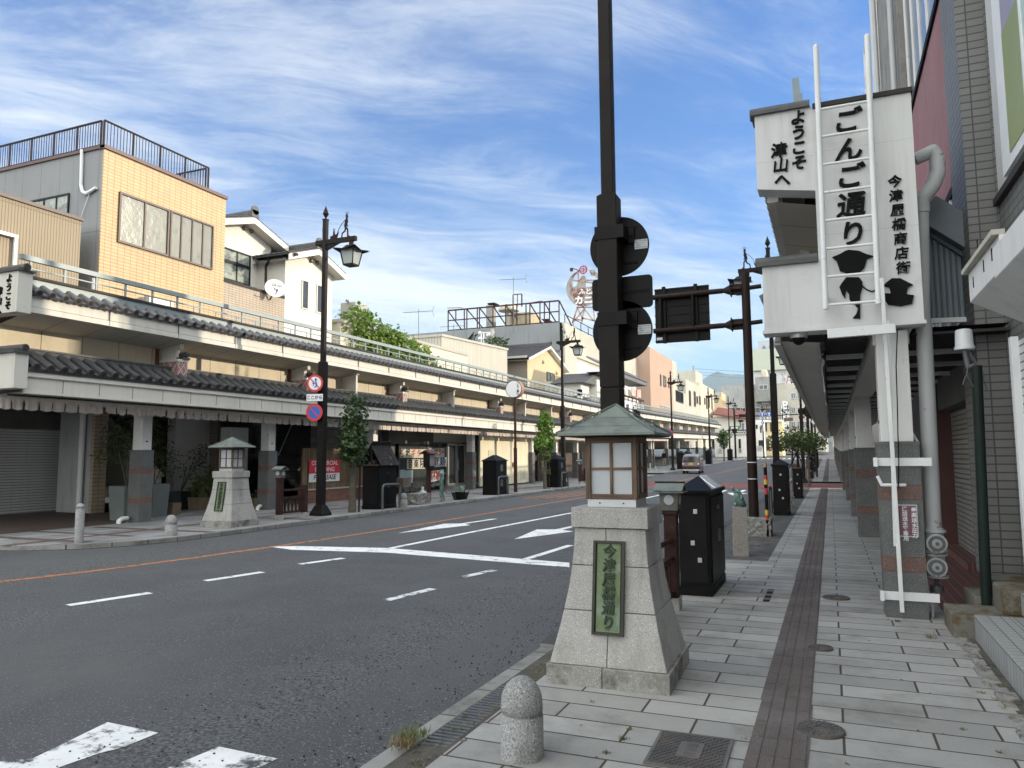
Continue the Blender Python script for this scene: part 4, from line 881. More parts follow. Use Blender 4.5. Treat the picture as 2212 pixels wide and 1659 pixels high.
# bronze child and boat
p = gz(*K('R4',1043,938),LZ); sy = p.y*13.7/abs(p.x)
V = [(0,0,0.55),(0,0,0.72),(0.0,0.0,0.88),(0,0,0.94),(0,-0.01,1.03), (0.10,0,0.86),(0.15,0.02,0.70),(0.08,-0.14,0.62),(0.0,-0.2,0.64), (-0.10,0,0.86),(-0.16,0.0,0.70),(-0.10,-0.14,0.64),(-0.03,-0.2,0.66), (0.06,0,0.50),(0.07,-0.03,0.28),(0.07,0.03,0.05),(0.07,-0.07,0.03), (-0.06,0,0.50),(-0.08,0.04,0.28),(-0.09,0.10,0.05),(-0.09,0.02,0.03)]
E_ = [(0,1),(1,2),(2,3),(3,4),(2,5),(5,6),(6,7),(7,8),(2,9),(9,10),(10,11),(11,12),(0,13),(13,14),(14,15),(15,16),(0,17),(17,18),(18,19),(19,20)]
rad = [0.085,0.085,0.075,0.04,0.075,0.045,0.036,0.03,0.022,0.045,0.036,0.03,0.022,0.062,0.048,0.032,0.026,0.062,0.048,0.032,0.026]
t = thing('child_statue', 'green bronze child statue in a wide hat towing a boat', 'statue', (-13.7, sy, LZ), R(-70))
skin('body', V, E_, rad, m_verd, t)
g = MB(); g.lathe((0,-0.01,1.07),[(0.17,-0.015),(0.18,-0.005),(0.10,0.03),(0.085,0.07),(0.05,0.10),(0.004,0.11)],16); g.build('hat', m_verd, t)
g = MB(); g.lathe((0.0,-0.30,0.6),[(0.01,-0.08),(0.07,-0.02),(0.09,0.03),(0.005,0.05)],10); g.build('bucket', m_verd, t)
by = gz(*K('R4',1183,920),LZ); byy = by.y*13.65/abs(by.x)
t = thing('boat_planter', 'small black boat shaped trough on the far kerb behind the bronze child', 'trough', (-13.65, byy, LZ))
g = MB(); secs = [(-0.62,0.10,0.34),(-0.35,0.22,0.30),(0.05,0.25,0.28),(0.35,0.22,0.30),(0.62,0.12,0.36)]
v = []; f = []
for y, w, h in secs: v += [(-w*0.6,y*0.72,0.0),(w*0.6,y*0.72,0.0),(w,y,h),(w-0.02,y,h),(w*0.6-0.02,y*0.70,0.03),(-w*0.6+0.02,y*0.70,0.03),(-w+0.02,y,h),(-w,y,h)]
for i in range(4):
    for k in range(8): f.append((8*i+k, 8*i+(k+1) % 8, 8*i+8+(k+1) % 8, 8*i+8+k))
f.append(tuple(range(7,-1,-1))); f.append(tuple(range(32,40))); g.add(v, f); g.build('hull', m_black, t, fix=True)
V = [(0,0,0.10),(0,0,0.24),(0,0,0.33),(0,-0.02,0.42),(0.09,0,0.28),(0.10,-0.03,0.15),(-0.09,0,0.28),(-0.10,-0.03,0.15)]
o = skin('animal_statue', V, [(0,1),(1,2),(2,3),(2,4),(4,5),(2,6),(6,7)], [0.10,0.09,0.05,0.075,0.04,0.03,0.04,0.03], m_verd, loc=(-13.65, byy+0.1, LZ+0.12)); tag(o, 'little green bronze figure sitting in the black boat trough', 'statue')
g = MB(); pts = [Vector((-13.7,sy+0.15,LZ+0.45)).lerp(Vector((-13.65,byy-0.6,LZ+0.32)), i/6) - Vector((0,0,0.12*math.sin(math.pi*i/6))) for i in range(7)]; g.tube(pts, 0.012, 6); tag(g.build('tow_rope', m_steel), 'thin tow rope between the bronze child and the boat trough', 'rope')
# ---------------- trees ----------------
m_bark = mat('bark', (0.10,0.085,0.065), 0.95, 0.3, 6, 0.8, 25, dirt=((0.05,0.055,0.04), 5, 0.5, 0.65))
def leafmat(name, col, var=0.35):
    m = mat(name, col, 0.45, var, 2.2); b = m.node_tree.nodes['Principled BSDF']; t = m.node_tree
    tr = t.nodes.new('ShaderNodeBsdfTranslucent'); ad = t.nodes.new('ShaderNodeMixShader'); ad.inputs[0].default_value = 0.35
    src = b.inputs['Base Color'].links[0].from_socket; t.links.new(src, tr.inputs[0]); o = [n for n in t.nodes if n.type == 'OUTPUT_MATERIAL'][0]
    t.links.new(b.outputs[0], ad.inputs[1]); t.links.new(tr.outputs[0], ad.inputs[2]); t.links.new(ad.outputs[0], o.inputs[0]); return m
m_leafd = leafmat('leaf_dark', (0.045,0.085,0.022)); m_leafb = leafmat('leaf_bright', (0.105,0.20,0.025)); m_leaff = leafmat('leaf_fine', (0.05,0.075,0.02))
def leaves(g, blobs, n, ls, rn, mi=0, asp=0.75):
    tot = sum(b[3]**2 for b in blobs)
    for b in blobs:
        c = Vector(b[:3]); r_ = b[3]
        for _ in range(int(n*r_*r_/tot)):
            d = Vector((rn.gauss(0,1), rn.gauss(0,1), rn.gauss(0,1))).normalized()*r_*(rn.uniform(0.55,1.08)); d.z *= b[4] if len(b) > 4 else 1
            p = c+d; o = Vector((rn.gauss(0,1)+d.x*2, rn.gauss(0,1)+d.y*2, rn.gauss(0,0.6)+1.2)).normalized()
            a = o.orthogonal().normalized(); a.rotate(Matrix.Rotation(rn.uniform(0,6.28), 3, o)); bb = o.cross(a)
            s = ls*rn.uniform(0.6,1.2); tip = a*s; sd = bb*s*asp*0.5; dr = -o*s*0.18
            g.add([p, p+tip*0.35+sd, p+tip*0.75+sd*0.75+dr*0.5, p+tip+dr, p+tip*0.75-sd*0.75+dr*0.5, p+tip*0.35-sd], [(0,1,2,3),(0,3,4,5)], mi)
def make_tree(name, label, blobs, trunk, n, ls, m, seed, group='young street trees at the kerbs', stake=False):
    t = thing(name, label, 'tree', group=group); rn = random.Random(seed)
    g = MB()
    for i in range(len(trunk)-1): a, b = trunk[i], trunk[i+1]; g.cyl(a[:3], b[:3], a[3], b[3], 10)
    for b in blobs:
        c = Vector(b[:3]); k = min(trunk, key=lambda q: abs(q[2]-c.z+0.25)); g.cyl(k[:3], c, 0.018, 0.008, 6)
    g.build('trunk', m_bark, t)
    g = MB(); leaves(g, blobs, n, ls, rn); g.build('crown', m, t)
    if stake:
        g = MB(); g.cyl((0.18,0.12,-0.05),(0.2,0.14,1.45),0.03,0.03,8); g.cyl((-0.12,0.08,1.42),(0.25,0.14,1.42),0.022,0.022,8); g.build('stake', m_maroon, t)
    return t
bl = [(0.02,0.05,3.35,0.34),(0.1,-0.1,3.05,0.42),(-0.1,0.2,2.85,0.40),(0.05,0,2.55,0.46),(0.05,-0.25,2.25,0.42),(-0.05,0.3,2.30,0.36),(0.0,-0.42,1.95,0.40),(0.1,0.2,1.95,0.42),(0,-0.5,1.70,0.28),(0.05,0.35,1.70,0.30),(0,-0.05,1.75,0.30),(0.02,0.05,0.85,0.10)]
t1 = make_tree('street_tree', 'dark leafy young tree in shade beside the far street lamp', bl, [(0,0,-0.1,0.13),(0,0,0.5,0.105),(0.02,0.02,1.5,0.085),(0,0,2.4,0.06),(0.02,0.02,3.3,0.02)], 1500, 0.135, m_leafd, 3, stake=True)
t1.location = (-13.75, 19.75, LZ); t1.rotation_euler = (0,0,R(20))
bl = [(0.0,0.0,3.75,0.30),(0.1,-0.35,3.35,0.36),(0,0.15,3.40,0.48),(-0.1,0.5,3.20,0.34),(0.05,0.55,2.95,0.25),(0.0,-0.65,2.40,0.38),(0,-0.35,2.75,0.30),(0.05,0.40,2.45,0.42),(0,0.62,2.30,0.36),(0.0,0.1,1.75,0.26),(0.0,0.15,1.55,0.24),(0.0,0.25,0.95,0.20),(0,-0.8,2.2,0.22)]
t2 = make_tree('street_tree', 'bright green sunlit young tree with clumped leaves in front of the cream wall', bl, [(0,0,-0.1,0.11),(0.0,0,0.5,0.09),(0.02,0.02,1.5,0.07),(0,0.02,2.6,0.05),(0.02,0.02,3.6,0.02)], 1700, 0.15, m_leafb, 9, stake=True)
t2.location = (-13.75, 36.9, LZ)
bl = [(0,0,3.3,0.5),(0.3,0,2.9,0.6),(-0.3,0.2,2.8,0.6),(0,-0.4,2.5,0.6),(0,0.5,2.3,0.5),(0,0,2.0,0.5)]
p = gx(1563,950,-13.4); t3 = make_tree('street_tree', 'round dark green tree far along the left kerb before the white building', bl, [(0,0,-0.1,0.1),(0,0,1.6,0.07),(0,0,2.8,0.03)], 1100, 0.22, m_leafd, 11); t3.location = (-13.4, p.y, prof(p.y)+LZ); t3.scale = (1.15,1.15,1.15)
blr = [(0,0,2.75,0.55,0.8),(0.5,-0.3,2.6,0.5,0.8),(-0.55,0.1,2.45,0.55,0.8),(0.15,0.6,2.5,0.5,0.8),(0.75,0.3,2.35,0.45,0.8),(-0.15,-0.6,2.35,0.5,0.8),(0.3,0,2.1,0.5,0.6),(-0.75,-0.4,2.2,0.4,0.8)]
t4 = make_tree('street_tree', 'bushy low tree on the right kerb, left one of the pair beyond the brown cabinets', blr, [(0,0,-0.1,0.07),(0,0,1.4,0.055),(0.05,0,2.3,0.025)], 1500, 0.13, leafmat('leaf_olive', (0.075,0.105,0.03)), 21); t4.location = (-1.75, 39.5, 0)
t5 = make_tree('street_tree', 'bushy dark tree on the right kerb, right-hand one of the pair under the eave', blr, [(0,0,-0.1,0.07),(0,0,1.4,0.055),(0.05,0,2.3,0.025)], 1500, 0.13, leafmat('leaf_mid', (0.06,0.115,0.028)), 22); t5.location = (-1.2, 47, prof(47)-0.05); t5.rotation_euler = (0,0,1.2); t5.scale = (1.12,1.12,1.02)
# ---------------- covered arcades ----------------
m_tile = mat('grey_roof_tile', (0.060,0.060,0.063), 0.55, 0.25, 6, 0.15, 40, dirt=((0.11,0.108,0.105), 3, 0.55, 0.75))
m_tile2 = mat('blue_grey_roof_tile', (0.115,0.115,0.125), 0.5, 0.2, 6, 0.1, 40, dirt=((0.055,0.052,0.05), 3, 0.5, 0.7))
m_plast = mat('white_plaster', (0.56,0.545,0.50), 0.8, 0.06, 0.8, 0.05, 40, dirt=((0.34,0.32,0.28), 1.5, 0.60, 0.85), streak=0.18)
m_cream = mat('cream_panel', (0.52,0.46,0.35), 0.85, 0.07, 0.6, 0.05, 40, dirt=((0.36,0.31,0.24), 0.8, 0.52, 0.8), streak=0.12)
m_soffit = mat('soffit_board', (0.46,0.43,0.37), 0.85, 0.06, 0.5)
m_greymetal = mat('grey_green_metal', (0.225,0.27,0.285), 0.5, 0.07, 2, metal=0.1, dirt=((0.16,0.09,0.05), 3.5, 0.66, 0.70))
m_coping = mat('dark_coping', (0.045,0.042,0.04), 0.6, 0.2, 3)
m_noren = mat('faded_cloth', (0.56,0.50,0.47), 0.95, 0.1, 2, dirt=((0.28,0.25,0.235), 3, 0.52, 0.8))
m_dgran = mat('dark_granite', (0.10,0.105,0.104), 0.6, 0.15, 4, 0.15, 80, speck=((0.18,0.19,0.19), 60, 0.56, 0.66, (0.03,0.03,0.03)))
m_rgran = mat('red_granite', (0.125,0.074,0.062), 0.6, 0.15, 4, 0.15, 80, speck=((0.24,0.13,0.11), 60, 0.56, 0.66, (0.05,0.025,0.02)))
m_pink = mat('pink_lattice_tile', (0.30,0.16,0.155), 0.6, 0.2, 3)
m_rust = mat('rust', (0.16,0.055,0.025), 0.9, 0.4, 6)
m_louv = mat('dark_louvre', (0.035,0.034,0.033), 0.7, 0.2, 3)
m_hook = mat('white_column', (0.60,0.60,0.59), 0.7, 0.05, 1.5, 0.04, 40, dirt=((0.33,0.29,0.24), 4, 0.62, 0.72))
def tileroof(g, X, y0, y1, u0, z0, u1, z1, pitch=0.315, r=0.078, mi=0, pan=True, warp=lambda y: 0, board=True, n=7):
    # round tiles running up the slope, X(u) maps distance from the eave to a world x
    k = max(1, round((y1-y0)/pitch)); p = (y1-y0)/k
    for i in range(k):
        y = y0+p*(i+0.5); w = warp(y)
        a = Vector((X(u0), y, z0+w)); b = Vector((X(u1), y, z1+w)); d = (b-a).normalized(); s = Vector((0,1,0)); up = s.cross(d) if d.x*0+1 else None
        up = Vector((-d.z if d.x > 0 else d.z, 0, abs(d.x))).normalized()
        v = []; 
        for c in (a, b):
            for j in range(n): t = math.pi*j/(n-1); v.append(c + s*(-math.cos(t)*r) + up*(math.sin(t)*r))
        g.add(v, [(j, j+1, n+j+1, n+j) for j in range(n-1)], mi, True)
        # round end cap with a raised rim, and a curved drip tile between
        ec = a + up*0.0; kk = 12
        ds = -d*0.012; v = [ec+ds+s*(math.cos(2*math.pi*j/kk)*r*1.12)+up*(math.sin(2*math.pi*j/kk)*r*1.12) for j in range(kk)] + [ec+d*0.05+s*(math.cos(2*math.pi*j/kk)*r*1.12)+up*(math.sin(2*math.pi*j/kk)*r*1.12) for j in range(kk)]
        g.add(v, [tuple(range(kk))] + [(j, (j+1) % kk, kk+(j+1) % kk, kk+j) for j in range(kk)], mi)
        v = [ec+ds*1.6+s*(math.cos(2*math.pi*j/kk)*r*0.72)+up*(math.sin(2*math.pi*j/kk)*r*0.72) for j in range(kk)]; g.add(v, [tuple(range(kk))], mi+1)
        c = a + s*(p/2) - up*0.02; v = []
        for j in range(5): t = -1+0.5*j; v += [c+s*(t*(p/2-r*0.7))-up*(0.05*(1-t*t)) , c+s*(t*(p/2-r*0.7))-up*(0.05*(1-t*t)+0.04)]
        g.add(v, [(2*j,2*j+2,2*j+3,2*j+1) for j in range(4)], mi)
        v = []
        for cc in (a, b):
            for j in range(5): t = -1+0.5*j; v.append(cc+s*(p/2+t*(p/2-r*0.5))-up*(0.012+0.038*(1-t*t)))
        if pan: g.add(v, [(j,j+1,5+j+1,5+j) for j in range(4)], mi)
def arcade(label, X, sgn, y0, y1, lz, cols, pinks=(), plains=(), warp=lambda y: 0, rail=True, depth=5.0, tiles=True, endblock=True, pan=True, rail_dy=0.83, name='shopping_arcade', soff=1.15, ceil=True, deck=None, sin=None):
    t = thing(name, label, 'arcade', (0,0,0)); Wp = warp
    ys = [y0] + [y for y in range(int(y0)+1, int(y1)) if y % 4 == 0 and y-y0 > 1 and y1-y > 1] + [y1]
    def slab(g, ua, ub, za, zb, mi=0):
        for a, b in zip(ys[:-1], ys[1:]):
            x0, x1 = sorted((X(ua), X(ub)))
            v = [(x,y,z+lz+Wp(y)) for y in (a, b) for z in (za, zb) for x in (x0, x1)]
            f = [(0,2,3,1),(4,5,7,6),(0,1,5,4),(2,6,7,3),(0,4,6,2),(1,3,7,5)]
            if a != y0: f.remove((0,2,3,1))
            if b != y1: f.remove((4,5,7,6))
            g.add(v, f, mi)
    def poly4(g, ua, za, ub, zb, mi=0):
        for a, b in zip(ys[:-1], ys[1:]): g.poly([(X(ua),a,za+lz+Wp(a)),(X(ub),a,zb+lz+Wp(a)),(X(ub),b,zb+lz+Wp(b)),(X(ua),b,za+lz+Wp(b))], mi)
    # columns
    for i, cy in enumerate(cols):
        w = 0.21; z0 = lz+Wp(cy); cx = X(soff+0.21); g = MB()
        g.box(cx-w,cx+w,cy-w,cy+w,z0-0.3,z0+0.50,0); g.box(cx-w-.002,cx+w+.002,cy-w-.002,cy+w+.002,z0+0.503,z0+0.66,1); g.box(cx-w,cx+w,cy-w,cy+w,z0+0.663,z0+1.29,0); g.box(cx-w-.002,cx+w+.002,cy-w-.002,cy+w+.002,z0+1.293,z0+1.45,1); g.box(cx-w,cx+w,cy-w,cy+w,z0+1.453,z0+1.90,0); g.box(cx-w-0.01,cx+w+0.01,cy-w-0.01,cy+w+0.01,z0+1.90,z0+1.935,0)
        co_ = g.build('column', [m_dgran, m_rgran], t)
        g = MB(); v = 0.165; g.box(cx-v,cx+v,cy-v,cy+v,z0+1.935,z0+3.2); xs = X(soff+0.045); g.box(min(xs,xs+sgn*0.05)-0.02,max(xs,xs+sgn*0.05)+0.02,cy-0.03,cy+0.03,z0+2.15,z0+2.19,1)
        g.build('shaft', [m_hook, m_steel], co_, bevel=0.008)
    # lower canopy
    g = MB()
    slab(g, 0.10, 0.16, 3.16, 3.50, 0); slab(g, 0.05, 0.16, 3.50, 3.61, 0); slab(g, 0.08, 0.16, 3.13, 3.175, 0)
    poly4(g, 0.16, 3.17, sin or soff, 3.13, 0)
    y = y0+0.9
    while y < y1: 
        x0, x1 = sorted((X(0.097), X(0.11))); g.box(x0, x1, y-0.006, y+0.006, 3.19+lz+Wp(y), 3.48+lz+Wp(y), 1); y += 0.93
    g.build('lower_fascia', [m_plast, m_coping], t)
    g = MB()
    poly4(g, 0.0, 3.66, 0.62, 4.02, 0); slab(g, 0.03, 0.14, 3.60, 3.655, 0)
    if tiles: tileroof(g, X, y0, y1, -0.03, 3.715+lz, 0.60, 4.07+lz, 0.33, 0.082, 0, pan, Wp)
    slab(g, 0.58, 0.82, 4.02, 4.16, 0); slab(g, 0.55, 0.86, 4.16, 4.20, 0)
    g.build('lower_tile_roof', [m_tile, m_coping], t)
    # noren rail, shaded ceiling, longitudinal beam
    g = MB(); slab(g, 0.60, 0.64, 3.10, 3.14, 0); slab(g, soff+0.02, soff+0.40, 3.06, 3.30, 1); g.build('beam', [m_coping, m_plast], t)
    if ceil:
        g = MB(); poly4(g, soff+0.40, 3.28, depth+1.5, 3.32, 0); g.build('ceiling', m_soffit, t)
    # upper wall, soffit, fascia, tiles
    g = MB(); poly4(g, soff-0.08, 3.9, soff-0.08, 4.74, 0)
    y = y0+1.0
    while y < y1: x0, x1 = sorted((X(soff-0.083), X(soff-0.07))); g.box(x0,x1,y-0.006,y+0.006,4.1+lz+Wp(y),4.72+lz+Wp(y),1); y += 1.05
    g.build('upper_wall', [m_cream, m_coping], t)
    g = MB(); poly4(g, 0.12, 4.93, soff, 4.70, 0)
    y = y0+1.0
    while y < y1: g.add([(X(0.12),y-0.008,4.927+lz+Wp(y)),(X(0.12),y+0.008,4.927+lz+Wp(y)),(X(soff),y+0.008,4.697+lz+Wp(y)),(X(soff),y-0.008,4.697+lz+Wp(y))],[(0,1,2,3)],1); y += 1.05
    g.build('soffit', [m_soffit, m_coping], t)
    g = MB(); slab(g, 0.10, 0.20, 5.06, 5.30, 0); slab(g, 0.07, 0.20, 4.92, 5.045, 0); slab(g, 0.12, 0.18, 5.04, 5.065, 1)
    y = y0+2.0
    while y < y1: x0, x1 = sorted((X(0.066), X(0.09))); g.box(x0,x1,y-0.005,y+0.005,4.925+lz+Wp(y),5.29+lz+Wp(y),1); y += 2.1
    g.build('upper_fascia', [m_plast, m_coping], t)
    g = MB(); poly4(g, 0.02, 5.30, 0.45, 5.52, 0)
    if tiles: tileroof(g, X, y0, y1, 0.0, 5.36+lz, 0.36, 5.56+lz, 0.315, 0.078, 0, pan, Wp)
    g.build('upper_tile_roof', [m_tile2, m_coping], t)
    g = MB(); slab(g, 0.34, 0.46, 5.56, 5.725, 0); slab(g, 0.30, 0.52, 5.725, 5.785, 1); poly4(g, 0.50, 5.70, deck or depth+1.5, 5.72, 1); g.build('roof_edge', [m_greymetal, m_coping], t)
    if rail:
        g = MB(); slab(g, 0.44, 0.53, 6.15, 6.265, 0); slab(g, 0.47, 0.50, 5.97, 6.0, 0); y = y0+0.25; i = 0
        while y < y1:
            x0, x1 = sorted((X(0.465), X(0.505))); g.box(x0,x1,y-0.022,y+0.022,5.78+lz+Wp(y),6.15+lz+Wp(y),0)
            if i > 2: x0, x1 = sorted((X(0.475), X(0.495))); g.box(x0,x1,y+rail_dy*0.72-0.01,y+rail_dy*0.72+0.01,5.78+lz+Wp(y),5.97+lz+Wp(y),0)
            y += rail_dy; i += 1
        g.build('railing', m_greymetal, t)
    # brackets
    for cy in plains:
        g = MB(); z = lz+Wp(cy); g.prism([(X(soff-0.08),3.95+z),(X(0.42),3.95+z),(X(0.42),4.82+z),(X(soff-0.08),4.72+z)],'y',cy-0.055,cy+0.055); x0, x1 = sorted((X(0.36),X(0.5))); g.box(x0,x1,cy-0.09,cy+0.09,4.81+z,4.875+z); g.build('fin_bracket', m_plast, t, fix=True)
    for cy in pinks:
        z = lz+Wp(cy); g = MB(); x0, x1 = sorted((X(0.36),X(soff-0.08))); g.box(x0,x1,cy-0.17,cy+0.17,3.85+z,4.34+z,0); x2, x3 = sorted((X(0.34),X(soff-0.08))); g.box(x2,x3,cy-0.19,cy+0.19,4.34+z,4.41+z,1)
        h = 0.47; xf = X(0.357)
        for i in range(-1, 2):       # white diagonal lattice on both faces
            for s in (-1, 1):
                def clip(pts): return pts
                a0 = cy-0.17+i*0.20-0.07; p0 = (a0, 3.88); p1 = (a0+0.34, 4.34)
                if s < 0: p0, p1 = (a0, 4.34), (a0+0.34, 3.88)
                # clip to block width
                def cl(p, q):
                    out = []
                    for (yy, zz), (y2, z2) in ((p, q), (q, p)):
                        if yy < cy-0.17: r_ = (cy-0.17-yy)/(y2-yy); yy, zz = cy-0.17, zz+(z2-zz)*r_
                        if yy > cy+0.17: r_ = (cy+0.17-yy)/(y2-yy); yy, zz = cy+0.17, zz+(z2-zz)*r_
                        out.append((yy, zz))
                    return out
                if max(p0[0],p1[0]) > cy-0.17 and min(p0[0],p1[0]) < cy+0.17:
                    A, B = cl(p0, p1); g.beam((xf, A[0], A[1]+z),(xf, B[0], B[1]+z), 0.016, 0.008, 1, (1,0,0))
        ux = abs(X(0.36)-X(soff-0.08))
        for i in range(-2, 5):
            for s in (-1, 1):
                a0 = 0.36+i*0.20; q0, q1 = ((a0,3.88),(a0+0.34,4.34)) if s > 0 else ((a0,4.34),(a0+0.34,3.88))
                if q0[0] >= 0.36 and q1[0] <= soff-0.08: g.beam((X(q0[0]), cy-0.172, q0[1]+z),(X(q1[0]), cy-0.172, q1[1]+z), 0.016, 0.006, 1, (0,1,0))
        bo = g.build('lattice_block', [m_pink, m_plast], t)
        g = MB(); x0, x1 = sorted((X(0.30),X(0.62))); g.box(x0,x1,cy-0.05,cy+0.20,4.41+z,4.47+z,0); g.cyl((X(0.27),cy+0.10,4.55+z),(X(0.62),cy+0.10,4.55+z),0.075,0.075,14,0); g.cyl((X(0.262),cy+0.10,4.55+z),(X(0.27),cy+0.10,4.55+z),0.05,0.05,14,1); g.build('cap_tile', [m_tile, m_coping], bo)
        g = MB(); g.prism([(X(soff-0.08),4.41+z),(X(0.55),4.41+z),(X(0.55),4.70+z),(X(0.40),4.70+z),(X(0.40),4.84+z),(X(soff-0.08),4.74+z)],'y',cy-0.08,cy+0.06); g.build('arm', m_plast, bo, fix=True)
        g = MB(); x0, x1 = sorted((X(soff-0.12),X(soff-0.07))); g.box(x0,x1,cy-0.30,cy-0.19,4.15+z,4.72+z); g.build('downpipe', m_rust, t)
    if endblock:
        g = MB(); x0, x1 = sorted((X(0.0), X(1.35))); g.box(x0,x1,y0-0.30,y0+0.005,3.22+lz,3.98+lz,0); g.build('end_block', m_plast, t, bevel=0.008)
        g = MB(); x0, x1 = sorted((X(-0.06), X(1.38))); g.box(x0,x1,y0-0.36,y0+0.02,3.98+lz,4.04+lz,0); g.cyl((X(-0.07),y0-0.12,4.10+lz),(X(1.38),y0-0.12,4.10+lz),0.085,0.085,14,0); g.cyl((X(-0.085),y0-0.12,4.10+lz),(X(-0.07),y0-0.12,4.10+lz),0.06,0.06,14,1); g.build('end_cap_tile', [m_tile, m_coping], t)
    return t
XL = lambda u: -15.95-u
XR_ = lambda u: -0.66+u
PK = [15.35,20.85,27.1,37.2,49.0]; PLN = [23.7,31.7,40.8,45.3,54.3]
arcL = arcade('long two-tiered arcade with dark tiled eaves along the left side of the street', XL, -1, 10.8, 58.0, LZ, [15.0,20.0,26.2,35.4,43.9,48.4,53.0,57.5], PK, PLN, depth=4.5)
# upper end block with writing
g = MB(); g.box(-16.95,-15.95,10.47,10.80,4.86+LZ,5.76+LZ,0); eb = g.build('sign_block', m_plast, arcL, bevel=0.008)
g = MB(); g.box(-17.0,-15.90,10.42,10.82,5.76+LZ,5.81+LZ,0); g.cyl((-15.88,10.62,5.86+LZ),(-17.0,10.62,5.86+LZ),0.085,0.085,14,0); g.cyl((-15.865,10.62,5.86+LZ),(-15.88,10.62,5.86+LZ),0.06,0.06,14,1); g.build('cap_tile', [m_tile, m_coping], eb)
g = MB(); g.text('ようこそ', 0.195, frame((-16.22,10.462,5.60+LZ),(1,0,0),(0,0,1)), 0.03, 0, 0.03, True, 0.1, 1, 1.02); g.text('津山へ', 0.195, frame((-16.52,10.462,5.34+LZ),(1,0,0),(0,0,1)), 0.03, 0, 0.03, True, 0.1, 1, 1.1); g.build('lettering', m_ink, eb)
g = MB(); g.box(-18.4,-17.03,10.55,10.80,3.9+LZ,4.86+LZ,0); g.box(-18.4,-16.97,10.55,10.79,4.86+LZ,5.7+LZ,0); g.build('end_wall', m_cream, arcL)
# noren curtains: scalloped cloths hanging behind the eave
def noren(x, ya, yb, ztop, h, flaps, label, seed, rag=0.0, warp=0):
    rn = random.Random(seed); g = MB(); n = 8; dy = (yb-ya)/flaps
    for k in range(flaps):
        y0, y1 = ya+k*dy+0.006, ya+(k+1)*dy-0.006; v = []; rows = 6; sk = rn.uniform(-0.02,0.02)
        for j in range(rows+1):
            for i in range(n+1):
                t = i/n; s = j/rows; top = -0.045*math.sin(math.pi*t)*(1-s)
                hh = h*(1-rag*rn.random()*0.5*(s == 1))
                fold = 0.018*math.sin(t*math.pi*3+k)*s + 0.02*s*math.sin(k*1.7)
                ww = 0.5+(t-0.5)*(1-0.05*math.sin(math.pi*s))
                v.append((x+fold, y0+(y1-y0)*ww+sk*s, ztop+top-hh*s - (0.012*math.cos((t-0.5)*6) if s == 1 else 0)))
        g.add(v, [(j*(n+1)+i, j*(n+1)+i+1, (j+1)*(n+1)+i+1, (j+1)*(n+1)+i) for j in range(rows) for i in range(n)], 0, True)
    return tag(g.build('shop_curtain', m_noren), label, 'curtain', 'faded curtains hanging under the left arcade eave')
sp = [(10.62,11.15,2),(11.2,13.15,6),(13.22,15.05,6),(15.12,16.95,6),(17.02,18.85,6),(18.92,20.75,6),(20.85,22.9,6),(22.98,25.0,6),(25.1,27.2,6),(27.28,29.3,6),(29.38,31.4,6),(31.5,33.5,6),(33.58,35.3,5),(35.4,37.4,6),(37.5,39.5,6),(39.6,41.7,6),(41.8,43.7,6),(43.8,45.9,6),(46.0,48.2,6),(48.3,50.5,6),(50.6,53.0,6),(53.1,55.4,6),(55.5,57.8,6)]
wd = ['short end','first long','second, tattered','third','fourth','fifth','sixth','seventh','eighth','ninth','tenth','eleventh','twelfth','thirteenth','fourteenth','fifteenth','sixteenth','seventeenth','eighteenth','nineteenth','twentieth','twenty-first','last']
for i, (a, b, f) in enumerate(sp):
    noren(-16.57, a, b, 3.10+LZ, 0.30, f, 'faded cloth shop curtain, %s one from the near end of the left arcade' % wd[i], i, 0.35 if i == 2 else 0.05)
# second stretch of the left arcade, beyond the side street
y2a = gx(1386,885,-16).y; y2b = 124.0
arcL2 = arcade('distant second stretch of left arcade beyond the side street, with close barred railing', XL, -1, y2a, y2b, LZ, [y2a+3,y2a+9,79.0,86.5,93.5,101,108,115,121], [], [y2a+2,y2a+6,y2a+10,84,90,96,102,108,114,120], warp=prof, depth=4.5, pan=False, rail_dy=0.55)
for a, b, i in ((y2a+0.2,y2a+7,0),(y2a+7.2,84,1),(94,104,2)):
    f = int((b-a)/0.9); g = MB()
    for k in range(f):
        ya, yb = a+(b-a)*k/f, a+(b-a)*(k+1)/f-0.03; z = 3.09+LZ
        g.add([(-16.57,ya,z+prof(ya)),(-16.55,(ya+yb)/2,z-0.05+prof(ya)),(-16.57,yb,z+prof(ya)),(-16.57,ya,z-0.30+prof(ya)),(-16.54,(ya+yb)/2,z-0.31+prof(ya)),(-16.57,yb,z-0.30+prof(ya))],[(0,1,4,3),(1,2,5,4)])
    tag(g.build('shop_curtain', m_noren), ['long pale curtain at the near end of the second arcade stretch','long pale curtain above the walking person in the second arcade stretch','last pale curtain in the second arcade stretch'][i], 'curtain', 'faded curtains hanging under the left arcade eave')
